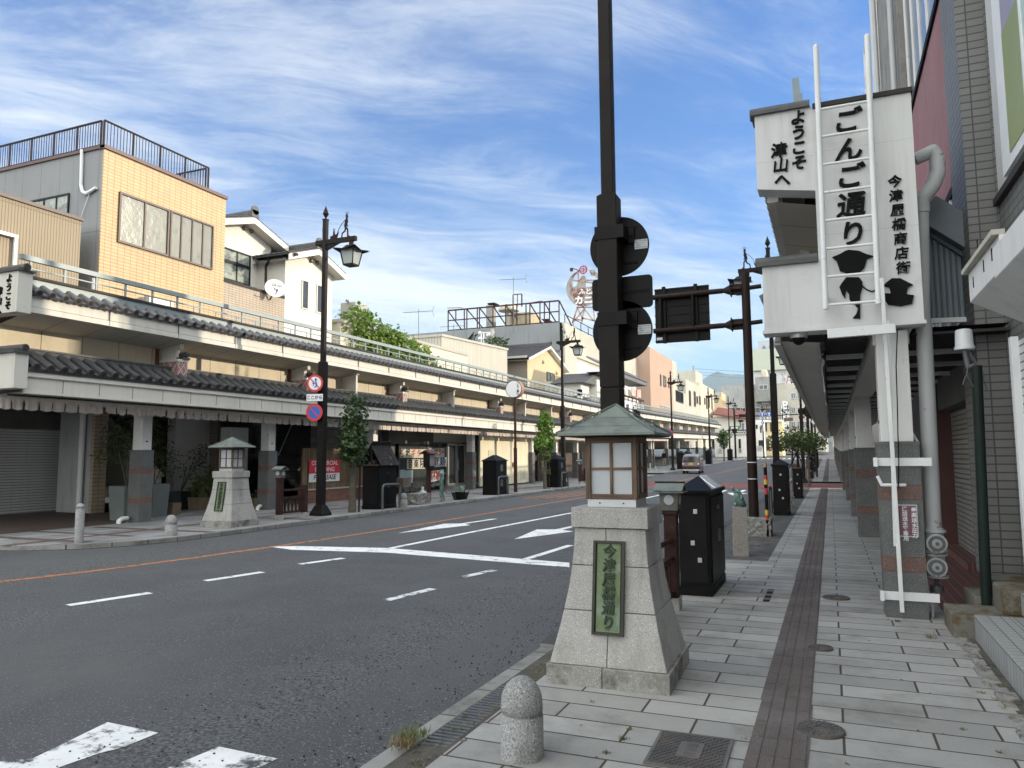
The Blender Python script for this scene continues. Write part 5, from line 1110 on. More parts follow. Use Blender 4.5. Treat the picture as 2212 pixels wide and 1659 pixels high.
# right-hand arcade
RCOL = [9.66,18.42,24.3,32.5,41.8,53.6,61.5,70,79,88,98,108,118]
arcR = arcade('right-hand arcade with granite-clad columns and dark tiled eave running down the near pavement', XR_, 1, 9.62, 126, 0, RCOL, [], [12,20,28,36,44,52,60,70,80,90,100,110], warp=prof, depth=1.9, endblock=False, ceil=False, rail_dy=1.2, deck=1.2, sin=0.60)
g = MB()
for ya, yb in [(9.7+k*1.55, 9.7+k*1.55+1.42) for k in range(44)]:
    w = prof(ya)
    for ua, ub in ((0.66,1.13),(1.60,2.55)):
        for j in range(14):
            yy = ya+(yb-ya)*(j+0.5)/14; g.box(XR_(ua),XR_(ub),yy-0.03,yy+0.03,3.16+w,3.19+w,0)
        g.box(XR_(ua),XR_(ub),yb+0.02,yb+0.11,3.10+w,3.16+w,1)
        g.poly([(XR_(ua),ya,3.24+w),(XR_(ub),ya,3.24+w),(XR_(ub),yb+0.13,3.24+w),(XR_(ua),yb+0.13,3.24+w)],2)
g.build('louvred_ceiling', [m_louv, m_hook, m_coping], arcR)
rn = random.Random(5); g = MB(); v = []; y = 10.3; k = 0; h_ = 0.1
while y < 46:
    h_ = max(0.03, h_*0.6+rn.uniform(-.02,.12)*(1.8 if rn.random() < .12 else 1)); h = 0.5 if 3 < k < 7 else h_
    for j in range(4): v.append((-0.04+rn.uniform(-.025,.025)*(j > 0), y+rn.uniform(-.03,.03)*(j > 0), 3.12+prof(y)-h*j/3))
    y += rn.uniform(.05,.16); k += 1
g.add(v, [(4*i+j,4*i+j+1,4*i+j+5,4*i+j+4) for i in range(k-1) for j in range(3)], 0, True)
tag(g.build('torn_curtain', mat('grey_rag', (0.36,0.36,0.37), 0.95, 0.15, 5)), 'torn remains of grey curtain hanging along the right arcade beam', 'curtain')
# ---------------- left-hand buildings ----------------
m_tan = brick(mat('tan_ribbed_siding', (0.32,0.265,0.19), 0.8, 0.06, 0.5, streak=0.12), 'wall', 0.09, 9.0, 0.012, (0.19,0.15,0.105), 0, 0.03, 0.5)
m_ytile = brick(mat('yellow_facade_tile', (0.50,0.345,0.185), 0.55, 0.06, 0.8, dirt=((0.28,0.18,0.10), 0.7, 0.62, 0.85), streak=0.12), 'wall', 0.245, 0.112, 0.009, (0.25,0.15,0.07), 0, 0.06, 0.3)
m_gpanel = brick(mat('grey_wall_panel', (0.215,0.225,0.235), 0.7, 0.06, 0.4, streak=0.2), 'wall', 0.92, 9.0, 0.01, (0.11,0.115,0.12), 0, 0.03, 0.3)
m_wstucco = mat('white_stucco', (0.66,0.64,0.59), 0.85, 0.03, 0.6, 0.1, 60, streak=0.05)
m_smtile = brick(mat('beige_mosaic_tile', (0.40,0.33,0.26), 0.6, 0.05, 1), 'wall', 0.19, 0.09, 0.008, (0.17,0.13,0.10), 0, 0.06, 0.3)
m_beige = mat('beige_stucco', (0.52,0.42,0.27), 0.85, 0.04, 0.8, 0.15, 50)
m_csid = brick(mat('cream_siding', (0.58,0.545,0.44), 0.7, 0.04, 0.5, streak=0.08), 'wall', 9.0, 0.34, 0.008, (0.36,0.32,0.24), 0, 0.02, 0.3)
m_corr = brick(mat('corrugated_sheet', (0.43,0.42,0.37), 0.6, 0.05, 0.4, streak=0.2), 'wall', 0.22, 30, 0.055, (0.30,0.28,0.225), 0, 0.02, 0.8, msm=0.8)
m_conc = mat('stained_concrete', (0.27,0.275,0.265), 0.9, 0.12, 0.25, 0.2, 20, dirt=((0.17,0.175,0.175), 0.35, 0.48, 0.72), streak=0.25)
m_concl = mat('pale_concrete', (0.42,0.405,0.35), 0.9, 0.10, 0.3, 0.1, 20, dirt=((0.28,0.27,0.24), 0.4, 0.55, 0.8), streak=0.2)
m_peach = mat('peach_render', (0.40,0.275,0.21), 0.9, 0.04, 0.3, 0.05, 30)
m_sash = mat('brown_sash', (0.07,0.045,0.04), 0.5, 0.2, 3); m_sashb = mat('black_sash', (0.015,0.017,0.02), 0.4, 0.1, 3)
m_paper = mat('papered_glass', (0.235,0.24,0.21), 0.15, 0.12, 1.2, 0.35, 4, dirt=((0.18,0.18,0.16), 1.2, 0.55, 0.66)); m_gl = glass('window_glass'); m_curt = mat('curtained_glass', (0.25,0.28,0.25), 0.2, 0.3, 3, dirt=((0.09,0.10,0.10), 2, 0.5, 0.6))
m_shut = brick(mat('shutter_slats', (0.56,0.57,0.58), 0.5, 0.06, 0.6, metal=0.1, streak=0.15), 'wall', 30, 0.085, 0.014, (0.09,0.093,0.096), 0, 0.03, 0.9, msm=0.9)
m_dtile = brick(mat('dark_wall_tile', (0.24,0.24,0.235), 0.6, 0.15, 1), 'wall', 0.45, 0.30, 0.008, (0.035,0.035,0.035), 0.5, 0.2, 0.3)
m_plankd = brick(mat('dark_planks', (0.075,0.052,0.04), 0.75, 0.3, 2), 'wall', 0.17, 9, 0.012, (0.012,0.009,0.008), 0, 0.3, 0.4)
m_planko = brick(mat('old_planks', (0.20,0.135,0.08), 0.8, 0.25, 2, streak=0.3), 'wall', 0.14, 9, 0.012, (0.03,0.02,0.015), 0, 0.3, 0.4)
m_bricks = brick(mat('red_brick', (0.19,0.07,0.048), 0.85, 0.2, 4), 'wall', 0.21, 0.075, 0.010, (0.10,0.085,0.075), 0.5, 0.3, 0.4)
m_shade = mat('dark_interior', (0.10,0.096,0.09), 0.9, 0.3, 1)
m_hoard = brick(mat('cream_hoarding', (0.60,0.555,0.42), 0.7, 0.05, 0.8, dirt=((0.40,0.37,0.29), 1.2, 0.60, 0.8), streak=0.06), 'yz', 0.92, 9, 0.008, (0.34,0.31,0.24), 0, 0.03, 0.2)
def P(r, x, y, X): q = gx(*K(r, x, y), X); return q.y, q.z
def win(parent, X, y0, y1, z0, z1, cols=2, rows=1, sash=None, pane=None, d=0.05, name='window', t=0.05):    # window in a wall facing +X
    sash = sash or m_sash; pane = pane or m_gl; g = MB(); x0 = X-0.03; x1 = X+d
    g.box(x0,x1,y0,y0+t,z0,z1); g.box(x0,x1,y1-t,y1,z0,z1); g.box(x0,x1,y0+t,y1-t,z0,z0+t); g.box(x0,x1,y0+t,y1-t,z1-t,z1)
    for i in range(1, cols): y = y0+(y1-y0)*i/cols; g.box(x0,x1-0.012,y-t*0.45,y+t*0.45,z0+t,z1-t)
    for i in range(1, rows): z = z0+(z1-z0)*i/rows; g.box(x0,x1-0.016,y0+t,y1-t,z-t*0.4,z+t*0.4)
    w = g.build(name, sash, parent); p = MB(); p.poly([(X+0.012,y0+t,z0+t),(X+0.012,y1-t,z0+t),(X+0.012,y1-t,z1-t),(X+0.012,y0+t,z1-t)]); p.build('pane', pane, w); return w
def winY(parent, Y, x0, x1, z0, z1, cols=2, rows=1, sash=None, pane=None, d=0.05, t=0.05):                    # window in a wall facing -Y
    sash = sash or m_sash; pane = pane or m_gl; g = MB(); y0 = Y-d; y1 = Y+0.03
    g.box(x0,x0+t,y0,y1,z0,z1); g.box(x1-t,x1,y0,y1,z0,z1); g.box(x0+t,x1-t,y0,y1,z0,z0+t); g.box(x0+t,x1-t,y0,y1,z1-t,z1)
    for i in range(1, cols): x = x0+(x1-x0)*i/cols; g.box(x-t*0.45,x+t*0.45,y0+0.012,y1,z0+t,z1-t)
    for i in range(1, rows): z = z0+(z1-z0)*i/rows; g.box(x0+t,x1-t,y0+0.016,y1,z-t*0.4,z+t*0.4)
    w = g.build('window', sash, parent); p = MB(); p.poly([(x0+t,Y-0.012,z0+t),(x1-t,Y-0.012,z0+t),(x1-t,Y-0.012,z1-t),(x0+t,Y-0.012,z1-t)]); p.build('pane', pane, w); return w
# 1. tan building with the roller shutter
B = thing('shuttered_building', 'tan ribbed building with a closed grey roller shutter at the far left', 'building')
g = MB(); g.box(-34,-21,3,15.63,3.4,9.02+LZ,0); g.box(-34.05,-20.95,2.95,15.68,9.02+LZ,9.12+LZ,1); g.build('upper_storey', [m_tan, m_sash], B)
ys, _ = P('R2',370,1140,-23); ye, _ = P('R2',440,1100,-23)
g = MB(); g.box(-23.6,-23.0,ys,ye,0,3.5,0); g.box(-23.5,-23.05,3,ys,2.72,3.5,1); g.box(-24,-23.6,3,ye,0,3.5,0); g.build('wall', [mat('grey_render', (0.30,0.305,0.31), 0.85, 0.1, 1, streak=0.3), m_shade], B)
zt = P('R2',300,645,-23)[1]
g = MB(); g.box(-23.06,-23.02,3,ys,0.12,2.74); g.box(-23.0,-22.96,ys-0.06,ys,0.1,2.74,1); sh = g.build('roller_shutter', [m_shut, m_steel], B)
g = MB(); g.box(-23.02,-22.99,ys-4.2,ys-3.9,0.95,1.0); g.build('slot', m_ink, sh)
for r0 in ((0,920,120,1090),(0,955,20,1090)):
    ya, za = P('R1',r0[0],r0[1],-20.9); yb, zb = P('R1',r0[2],r0[3],-20.9)
g = MB(); ya = P('R1',105,990,-20.9)[0]
for z in (7.0,8.02): g.box(-20.95,-20.87,10,ya,z,z+0.09)
for y in (ya-0.09, ya-1.0): g.box(-20.95,-20.88,y,y+0.09,6.4,8.02)
g.build('white_frame', m_whitep, B)
# 2. yellow tiled building
B = thing('yellow_tiled_building', 'three-storey building faced in yellow tile with papered brown windows and roof railing', 'building')
y0, y1 = 16.28, 21.5; zt = 11.60+LZ
g = MB(); g.box(-36,-21.0,y0+0.0,y1,3.4,zt,0); g.build('side_walls', m_gpanel, B)
g = MB(); g.box(-20.998,-20.94,y0-0.02,y1+0.01,3.4,zt,0); g.build('tiled_front', m_ytile, B)
g = MB(); g.box(-36.05,-20.90,y0-0.06,y0+0.1,zt,zt+0.10); g.box(-21.1,-20.88,y0-0.06,y1+0.05,zt-0.02,zt+0.10); g.box(-36,-21,y0,y1,zt,zt+0.05); g.build('parapet_trim', mat('maroon_trim', (0.075,0.03,0.03), 0.5, 0.15, 3), B)
g = MB(); h = 0.88
def railrun(a, b, n):
    a, b = Vector(a), Vector(b); g.beam(a+Vector((0,0,h)), b+Vector((0,0,h)), 0.05, 0.05); g.beam(a+Vector((0,0,0.08)), b+Vector((0,0,0.08)), 0.03, 0.03)
    for i in range(n+1): p = a.lerp(b, i/n); w_ = 0.05 if i % 9 == 0 else 0.016; g.beam(p, p+Vector((0,0,h)), w_, w_, 0, (1,0,0))
railrun((-21.1,y0+0.06,zt+0.1),(-21.1,y1-0.75,zt+0.1),36); railrun((-21.23,y0+0.06,zt+0.1),(-33,y0+0.06,zt+0.1),95); railrun((-21.23,y1-0.75,zt+0.1),(-28,y1-0.75,zt+0.1),47)
g.build('roof_railing', mat('railing_brown', (0.028,0.019,0.018), 0.6, 0.1, 3), B)
a = P('R1',752,600,-20.94); b = P('R1',1338,1072,-20.94); mid = P('R1',1062,960,-20.94)[0]
win(B,-20.94,a[0],mid-0.02,8.68+LZ,10.36+LZ,2,1,m_sash,m_paper,0.06,t=0.07); win(B,-20.94,mid+0.02,b[0],8.68+LZ,10.36+LZ,4,1,m_sash,m_paper,0.06,t=0.06)
xa = gy(*K('R1',130,630),y0).x; xb = gy(*K('R1',443,590),y0).x; zb_ = gy(*K('R1',440,725),y0).z; zc_ = gy(*K('R1',440,590),y0).z
winY(B, y0, xa, xb, zb_-0.3, zc_, 4, 1, m_sashb, m_curt)
g = MB(); pp = [gy(*K('R1',x,y),y0-0.06) for x, y in ((518,315),(516,400),(512,540),(522,580),(545,592),(575,575),(608,555))]; g.tube(pp, 0.055, 8); g.build('lagged_pipe', m_whitep, B)
g = MB(); pp = [gy(*K('R1',x,y),y0-0.05) for x, y in ((570,580),(540,660),(508,750))]; g.tube(pp, 0.012, 6); g.build('cable', m_whitep, B)
g = MB(); q = gx(*K('R1',560,1165),-20.6); g.cyl((-20.7,15.95,5.8),(-20.7,15.95,7.35),0.08,0.08,12); g.build('downpipe', m_whitep, B)
g = MB(); g.box(-20.94,-20.5,P('R1',945,1200,-20.5)[0],P('R1',1100,1200,-20.5)[0],5.85,7.15); g.build('meter_box', mat('galvanised_box', (0.40,0.41,0.42), 0.5, 0.15, 4, metal=0.3), B)
# ground floor of the yellow building
ya = P('R2',592,900,-21)[0]; yb = P('R2',672,900,-21)[0]
g = MB(); g.box(-21.12,-21.0,ya-0.02,yb,0,3.5,0); g.build('tiled_pier', brick(mat('pier_tile', (0.36,0.285,0.205), 0.6, 0.06, 1), 'wall', 0.32, 0.12, 0.010, (0.15,0.115,0.09), 0, 0.08, 0.3), B)
g = MB(); g.box(-22.6,-21.12,ya,yb,0,3.5,0); g.box(-24.6,-22.6,ya+0.5,yb,0,3.5,1); g.build('side_wall', [mat('grey_render_pale', (0.34,0.345,0.35), 0.85, 0.1, 1, streak=0.25), m_shade], B)
q = ya-0.12; xq = gy(*K('R2',510,900),q).x; g = MB(); g.cyl((xq,q,0.1),(xq,q,3.3),0.085,0.085,14); 
for z in (1.1,2.3): g.cyl((xq,q,z),(xq,q,z+0.04),0.1,0.1,14)
g.build('soil_pipe', m_whitep, B)
ye = P('R2',1320,700,-21.6)[0]; yf = P('R2',1390,700,-21.6)[0]
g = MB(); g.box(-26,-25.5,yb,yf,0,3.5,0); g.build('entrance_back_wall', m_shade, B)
g = MB(); q0 = P('R2',1110,700,-22.0)[0]; q1 = P('R2',1325,700,-22.0)[0]; g.box(-22.4,-22.0,q0,q1,0,3.5); g.build('white_wall', mat('shaded_white_wall', (0.66,0.66,0.645), 0.85, 0.08, 1, streak=0.15), B)
g = MB(); g.box(-22.2,-21.6,q1,yf,0,3.5); g.build('tiled_pier', brick(mat('pier_tile_b', (0.26,0.22,0.17), 0.6, 0.06, 1), 'wall', 0.32, 0.12, 0.010, (0.13,0.10,0.08), 0, 0.08, 0.3), B)
g = MB()
for x in (940,985,1030,1085): q = P('R2',x,900,-23)[0]; g.box(-23.1,-22.95,q-0.09,q+0.09,0.1,3.2)
g.box(-23.1,-22.95,P('R2',930,800,-23)[0],P('R2',1110,800,-23)[0],2.75,2.9); g.build('timber_screen', m_maroon, B)
g = MB()
for i, (z, x) in enumerate(((0.18,-20.2),(0.34,-20.5),(0.5,-20.8),(0.66,-21.1),(0.82,-21.4))): g.box(-22.5,x,yb,yb+1.3,0,z+LZ)
g.build('entrance_steps', m_granite_l, B, bevel=0.01)
g = MB(); g.prism([(-20.3,1.15),(-22.8,3.1),(-22.8,0.2),(-20.3,0.2)],'y',yb+1.35,yb+1.50); g.beam((-20.2,yb+1.42,1.22),(-22.8,yb+1.42,3.2),0.2,0.08); g.build('stair_wall', m_concl, B)
# 3. stair entrance with white door beside it
B = thing('white_gabled_house', 'white stuccoed house with two gables, dark tiled roofs and a satellite dish', 'house')
yp = P('R1',1800,1200,-21)[0]; Xm = gy(*K('R1',1625,1200),yp).x
def PM(x, y): return P('R1', x, y, Xm)
yA = PM(1405,800)[0]; ap = P('R1',1612,800,Xm+0.55)[0]
eL = PM(1412,800); pk = gx(*K('R1',1612,735),Xm+0.55); eR = gx(*K('R1',1825,920),Xm+0.55)
hw = eR.y-pk.y; sl = (pk.z-eR.z)/hw; yM0 = pk.y-hw+0.5; yM1 = pk.y+hw-0.5
g = MB(); zE = pk.z-(hw-0.5)*sl-0.2
g.prism([(yM0,3.5),(yM1,3.5),(yM1,zE),(pk.y,pk.z-0.22),(yM0,zE)],'x',-34,Xm); g.build('main_wall', m_wstucco, B, fix=True)
def gable_roof(parent, X1, X0, yc, zr, hw, sl, thick=0.16, tile=0.27, endtile=True, rows=None):
    g = MB(); w = MB()
    for s in (-1, 1):
        a = (yc, zr); b = (yc+s*hw, zr-hw*sl)
        g.add([(X,y,z) for X in (X0,X1) for y, z in (a, b, (b[0], b[1]-0.05), (a[0], a[1]-0.05))], [(0,4,5,1),(1,5,6,2),(4,7,6,5),(3,2,6,7),(0,1,2,3)], 0)
        w.add([(X,y,z) for X in (X1-0.06,X1-0.0) for y, z in ((a[0],a[1]-0.05),(b[0],b[1]-0.05),(b[0],b[1]-0.05-thick*1.6),(a[0],a[1]-0.05-thick*1.6))], [(0,3,2,1),(4,5,6,7),(0,1,5,4),(3,7,6,2),(1,2,6,5)], 0)
        w.add([(X,y,z) for X in (X0,X1-0.06) for y, z in ((a[0],a[1]-0.05-thick*1.5),(b[0],b[1]-0.05-thick*1.5))], [(0,1,3,2)], 0)
        # tile courses: rolls running down the slope
        n = max(2, int((X1-X0)/tile)); d = Vector((0, s*1, -sl)).normalized(); L_ = math.hypot(hw, hw*sl); rows_ = max(3, int(L_/0.28))
        for i in range(n):
            X = X1-0.12-tile*i
            for r_ in range(rows_):
                p0 = Vector((X, a[0], a[1]+0.015)) + d*(L_*r_/rows_); p1 = p0 + d*(L_/rows_+0.03); up = Vector((0, s*sl, 1)).normalized()
                k = 4; v = []
                for c, lift in ((p0,0.0),(p1,0.025)):
                    for j in range(k): t_ = math.pi*j/(k-1); v.append(c+Vector((-math.cos(t_)*0.09,0,0))+up*(math.sin(t_)*0.045+lift))
                g.add(v, [(j,k+j,k+j+1,j+1) for j in range(k-1)]+[tuple(range(k,2*k))], 0, False)
    g.box(X0,X1-0.05,yc-0.13,yc+0.13,zr-0.02,zr+0.16); g.cyl((X0,yc,zr+0.2),(X1-0.02,yc,zr+0.2),0.10,0.10,10,0); g.box(X1-0.05,X1+0.03,yc-0.2,yc+0.2,zr-0.05,zr+0.26); g.cyl((X1-0.05,yc,zr+0.26),(X1+0.03,yc,zr+0.26),0.2,0.2,14,0)
    r_ = g.build('roof', m_tile, parent); w.build('bargeboard', m_wstucco, r_, fix=True); return r_
gable_roof(B, Xm+0.55, -33, pk.y, pk.z, hw, sl)
# front wing
a_ = gx(*K('R1',2020,935),-20.5); c_ = gx(*K('R1',2172,1082),-20.5); l_ = gx(*K('R1',1880,1000),-20.5)
hw2 = c_.y-a_.y; sl2 = (a_.z-c_.z)/hw2; yB = P('R1',2098,1300,-21)[0]
g = MB(); g.prism([(yp,3.5),(yB,3.5),(yB,a_.z-(yB-a_.y)*sl2-0.2),(a_.y,a_.z-0.2),(yp,a_.z-(a_.y-yp)*sl2-0.2)],'x',-26,-21.0); g.build('wing_wall', m_wstucco, B, fix=True)
gable_roof(B, -20.5, -25, a_.y, a_.z, max(hw2, a_.y-yp+0.35), sl2)
for (x, y), XX in (((1540,812),Xm),((1585,830),Xm),((1962,1017),-21),((2000,1030),-21)):
    q = gx(*K('R1',x,y),XX); g = MB(); g.ball((XX+0.02,q.y,q.z),0.10,0,6,10); g.build('vent_cap', mat('brass_vent', (0.22,0.17,0.09), 0.35, 0.1, 3, metal=0.8), B)
a = PM(1412,930); b = PM(1576,1178); win(B, Xm, a[0]-0.8, b[0], b[1], a[1]+0.02, 3, 1, m_sashb, m_curt, 0.05, t=0.06); g = MB(); g.box(Xm,Xm+0.055,a[0]-0.8,b[0],b[1]+0.72,b[1]+0.84); g.build('transom', m_sashb, B)
for x0_, x1_ in ((1910,1945),(2003,2030)):
    a = P('R1',x0_,1138,-21); b = P('R1',x1_,1322,-21); win(B, -21, a[0]-0.04, a[0]+0.42, 8.18+LZ, 9.48+LZ, 1, 1, m_wstucco, m_gl, 0.05, t=0.05)
y0b = P('R1',1410,1200,-21)[0]; g = MB(); g.box(-21.16,-21.0,21.52,yp-0.02,3.5,8.40+LZ,0); g.box(-21.2,-20.96,21.52,yp-0.02,8.40+LZ,8.50+LZ,1); g.box(-21.9,-21.16,yp-0.6,yp-0.02,3.5,8.40,0); g.build('balcony_wall', [m_smtile, m_coping], B)
g = MB(); q = yp-0.05
pp = [gy(*K('R1',x,y),q) for x, y in ((1640,1005),(1700,1005),(1690,1030),(1680,1050),(1678,1200))]
g.tube(pp, 0.05, 8); g.beam(gy(*K('R1',1615,1000),q), gy(*K('R1',1880,975),q), 0.14, 0.10); g.build('gutter_pipe', m_coping, B)
dc = gx(*K('R1',1740,1188),-20.6); g = MB(); ax = Vector((0.72,-0.62,0.32)).normalized(); o1 = ax.orthogonal().normalized(); o2 = ax.cross(o1)
v = [dc - ax*0.07]; n = 24
for r_, off in ((0.14,-0.06),(0.28,-0.035),(0.42,0.0)):
    for i in range(n): t_ = 2*math.pi*i/n; v.append(dc+ax*off+o1*(r_*math.cos(t_))+o2*(r_*math.sin(t_)))
f = [(0,1+i,1+(i+1) % n) for i in range(n)]
for k in range(2): f += [(1+k*n+i,1+(k+1)*n+i,1+(k+1)*n+(i+1) % n,1+k*n+(i+1) % n) for i in range(n)]
dt = thing('satellite_dish', 'round white satellite dish reading CS Digital on the tiled balcony of the white house', 'satellite dish', dc); g.add([p-dc for p in v], f, 0, True); g.beam(Vector((0,0,-0.25)), Vector((0,0,-0.38))+ax*0.45, 0.03, 0.03, 1); g.ball(Vector((0,0,-0.34))+ax*0.47, 0.05, 1); g.beam(-ax*0.05, Vector((-0.35,0.1,-0.45)), 0.05, 0.05, 1); do = g.build('dish', [m_whitep, m_steel], dt)
rt = Vector((0,0,1)).cross(ax).normalized(); g = MB(); g.text('CS', 0.15, frame(ax*0.005+Vector((0,0,0.12))-rt*0.06, rt, ax.cross(rt)), 0.004, 0, 0.02); g.text('Digital', 0.08, frame(ax*0.005+Vector((0,0,0.10))+rt*0.16, rt, ax.cross(rt)), 0.004, 0, 0.01, False, 0.3); g.build('lettering', m_ink, do)
# ground floor: white door, tiled stair hall
g = MB(); q0 = P('R2',1440,900,-20.5)[0]; q1 = P('R2',1565,900,-20.5)[0]; g.box(-20.9,-20.5,q0,q1,0.1,2.95); g.build('white_door', m_whitep, B, bevel=0.01)
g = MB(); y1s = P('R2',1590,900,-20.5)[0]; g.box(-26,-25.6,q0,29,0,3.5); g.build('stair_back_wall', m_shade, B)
g = MB(); yq0 = P('R2',1760,900,-22)[0]; yq1 = yq0+2.4
for i in range(10): g.box(-25.5,-20.2-i*0.3,yq0,yq1,0.0,0.2+i*0.19+LZ)
g.build('stairs', m_dtile, B)
g = MB(); g.box(-25.5,-19.6,yq1,yq1+0.3,0,3.5); g.box(-20.4,-19.9,yq1+0.3,26.2,0,3.5); g.build('tiled_wall', m_dtile, B)
for a, b in (((1760,825),(1845,625)),((1885,920),(1990,770))):
    qa, qb = gx(*K('R2',*a),-20.6), gx(*K('R2',*b),-21.6); g = MB(); g.tube([qa, qb], 0.025, 8); g.build('handrail', m_whitep, B)
# pots and shrubs at the entrance of the yellow building
def pot(x, y, w, h, label, m, plant=None, seed=0, taper=0.85):
    t = thing('planter', label, 'planter', (x, y, LZ), 0, 'planters in front of the yellow building'); g = MB(); g.loft([(0,-w/2*taper,w/2*taper,-w/2*taper,w/2*taper),(h,-w/2,w/2,-w/2,w/2)]); g.box(-w/2+0.03,w/2-0.03,-w/2+0.03,w/2-0.03,h-0.02,h+0.004,1); g.build('pot', [m, m_dirt], t, bevel=0.01)
    if plant:
        rn = random.Random(seed); g = MB(); bl, nn, ls, mm, stems = plant
        for s_ in stems: g.cyl((0,0,h-0.02), s_, 0.02, 0.008, 6, 1)
        leaves(g, bl, nn, ls, rn, 0, 0.4); g.build('shrub', [mm, m_bark], t)
    return t
m_potg = mat('grey_green_pot', (0.13,0.155,0.15), 0.6, 0.1, 2); m_potd = mat('dark_pot', (0.03,0.033,0.036), 0.6, 0.1, 2); m_pott = mat('tan_pot', (0.16,0.115,0.07), 0.8, 0.2, 3)
pl = ([(0,0,2.1,0.55),(0.1,-0.5,2.3,0.45),(0,0.5,2.3,0.5),(-0.1,0.1,2.7,0.4),(0,-0.7,1.8,0.3),(0.1,0.8,1.7,0.3)], 1100, 0.10, m_leaff, [(0,0,2.2),(0.1,-0.5,2.3),(0,0.5,2.2)])
q = P('R2',790,1185,-18.2); pot(-18.2, q[0], 0.62, 0.95, 'tall grey-green planter with an olive shrub left of the first arcade column', m_potg, pl, 4)
q = P('R2',968,1190,-18.6); pot(-18.6, q[0], 0.62, 0.95, 'tall grey-green planter right of the first arcade column', m_potg, ([(0,0,2.0,0.5),(0.1,-0.4,2.4,0.45),(0,0.5,1.6,0.4),(0,0.2,2.7,0.35)], 800, 0.10, m_leaff, [(0,0,2.2),(0,0.4,1.8)]), 5)
q = P('R2',1140,1135,-20.2); pot(-20.2, q[0], 0.8, 0.6, 'low dark box planter by the white wall', m_potd, ([(0,0.3,1.2,0.3),(0,0.6,1.7,0.35),(0,0.9,1.3,0.35),(0,0.9,1.9,0.3)], 420, 0.10, m_leaff, [(0,0.6,1.8),(0,0.9,1.9),(0,0.2,1.4)]), 6)
q = P('R2',1030,1180,-18.9); pot(-18.5, q[0], 0.35, 0.36, 'small brown wooden pot beside the grey planter', m_pott)
q = P('R2',1240,1145,-19.5); pot(-19.4, q[0], 0.5, 0.42, 'tan planter with yellow-green grass behind the stone lantern', m_pott, ([(0,0,0.6,0.25),(0.05,0.1,0.75,0.2),(-0.05,0.35,0.9,0.3)], 260, 0.22, leafmat('grass_leaf', (0.12,0.15,0.04)), []), 7)
q = P('R2',1610,1140,-18.8); pot(-18.8, q[0], 0.4, 0.3, 'low brown trough with a small plant behind the second column', m_pott, ([(0,0,0.45,0.15),(0,0.3,0.5,0.15)], 60, 0.12, m_leaff, []), 8)
for a in ((770,1225),(1640,1150)):
    q = gx(*K('R2',*a),-17.3); g = MB(); g.tube([(-17.4,q.y+0.25,0.12+LZ),(-17.35,q.y+0.05,0.12+LZ),(-17.3,q.y-0.08,0.08+LZ),(-17.3,q.y-0.1,LZ)],0.06,10); tag(g.build('drain_elbow', m_whitep), 'white drain elbow at the foot of the %s arcade column' % ('first' if a[0] < 1000 else 'second'), 'pipe')
# 4. plank fence with banner and brick planter
f0 = P('R4',20,800,-18.1)[0]; f1 = P('R4',470,700,-18.1)[0]
t = thing('plank_fence', 'old vertical plank fence on a low red brick base behind the far street lamp', 'fence'); g = MB(); g.box(-18.2,-18.1,f0,f1,0.5,2.05+LZ); g.build('planks', m_planko, t); g = MB(); g.box(-18.3,-17.9,f0,f1+0.3,0,0.48+LZ); g.box(-18.34,-17.86,f0,f1+0.3,0.48+LZ,0.53+LZ,1); g.build('brick_base', [m_bricks, m_granite_l], t)
a = P('R4',128,620,-18.05); b = P('R4',288,780,-18.05); t = thing('lease_banner', 'red and white banner reading COMMERCIAL BUILDING FOR LEASE on the plank fence', 'banner', (-18.03, (a[0]+b[0])/2, 0))
zt_ = a[1]-0.02; zb_ = b[1]; w_ = b[0]-a[0]+0.5; g = MB(); g.box(-0.02,0,-w_/2-0.25,w_/2-0.25,zb_,zb_+0.32,1); g.box(-0.02,0,-w_/2-0.25,w_/2-0.25,zb_+0.32,zt_,0); po = g.build('sheet', [mat('banner_red', (0.55,0.02,0.04), 0.6, 0.05), m_wsign], t)
g = MB(); hz_ = (zt_-zb_-0.32)
g.text('COMMERCIAL', hz_*0.44, frame((0.004,-0.25,zb_+0.32+hz_*0.74),(0,1,0),(0,0,1)), 0.002, 1, 0.015, False, 0, w_*0.92/(hz_*0.44*6.7)); g.text('BUILDING', hz_*0.44, frame((0.004,-0.25,zb_+0.32+hz_*0.27),(0,1,0),(0,0,1)), 0.002, 1, 0.015, False, 0, w_*0.7/(hz_*0.44*4.9)); g.text('FOR LEASE', 0.27, frame((0.004,-0.25,zb_+0.16),(0,1,0),(0,0,1)), 0.002, 0, 0.015, False, 0.2, w_*0.8/(0.27*5.2)); g.build('lettering', [m_ink, m_wsign], po)
# 5. music school shopfront
B = thing('music_school', 'shopfront of a guitar school with hand-lettered posters and silver double doors', 'shop')
XF = -18.6; y0 = P('R4',600,700,XF)[0]; y1 = P('R4',1230,650,XF)[0]; ym = P('R4',938,600,XF)[0]; yd0 = P('R4',1085,600,XF)[0]; yd1 = P('R4',1215,600,XF)[0]; zf = 0.28
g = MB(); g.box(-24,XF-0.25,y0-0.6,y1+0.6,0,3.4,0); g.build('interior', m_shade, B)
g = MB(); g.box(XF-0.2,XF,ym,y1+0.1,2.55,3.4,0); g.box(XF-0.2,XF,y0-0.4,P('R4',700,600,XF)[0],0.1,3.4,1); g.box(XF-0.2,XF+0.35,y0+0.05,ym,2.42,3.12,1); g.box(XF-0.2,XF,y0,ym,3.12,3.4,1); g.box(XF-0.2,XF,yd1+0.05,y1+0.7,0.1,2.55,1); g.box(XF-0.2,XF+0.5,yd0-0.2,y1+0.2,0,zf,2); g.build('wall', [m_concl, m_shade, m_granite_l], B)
yw0 = P('R4',725,700,XF)[0]
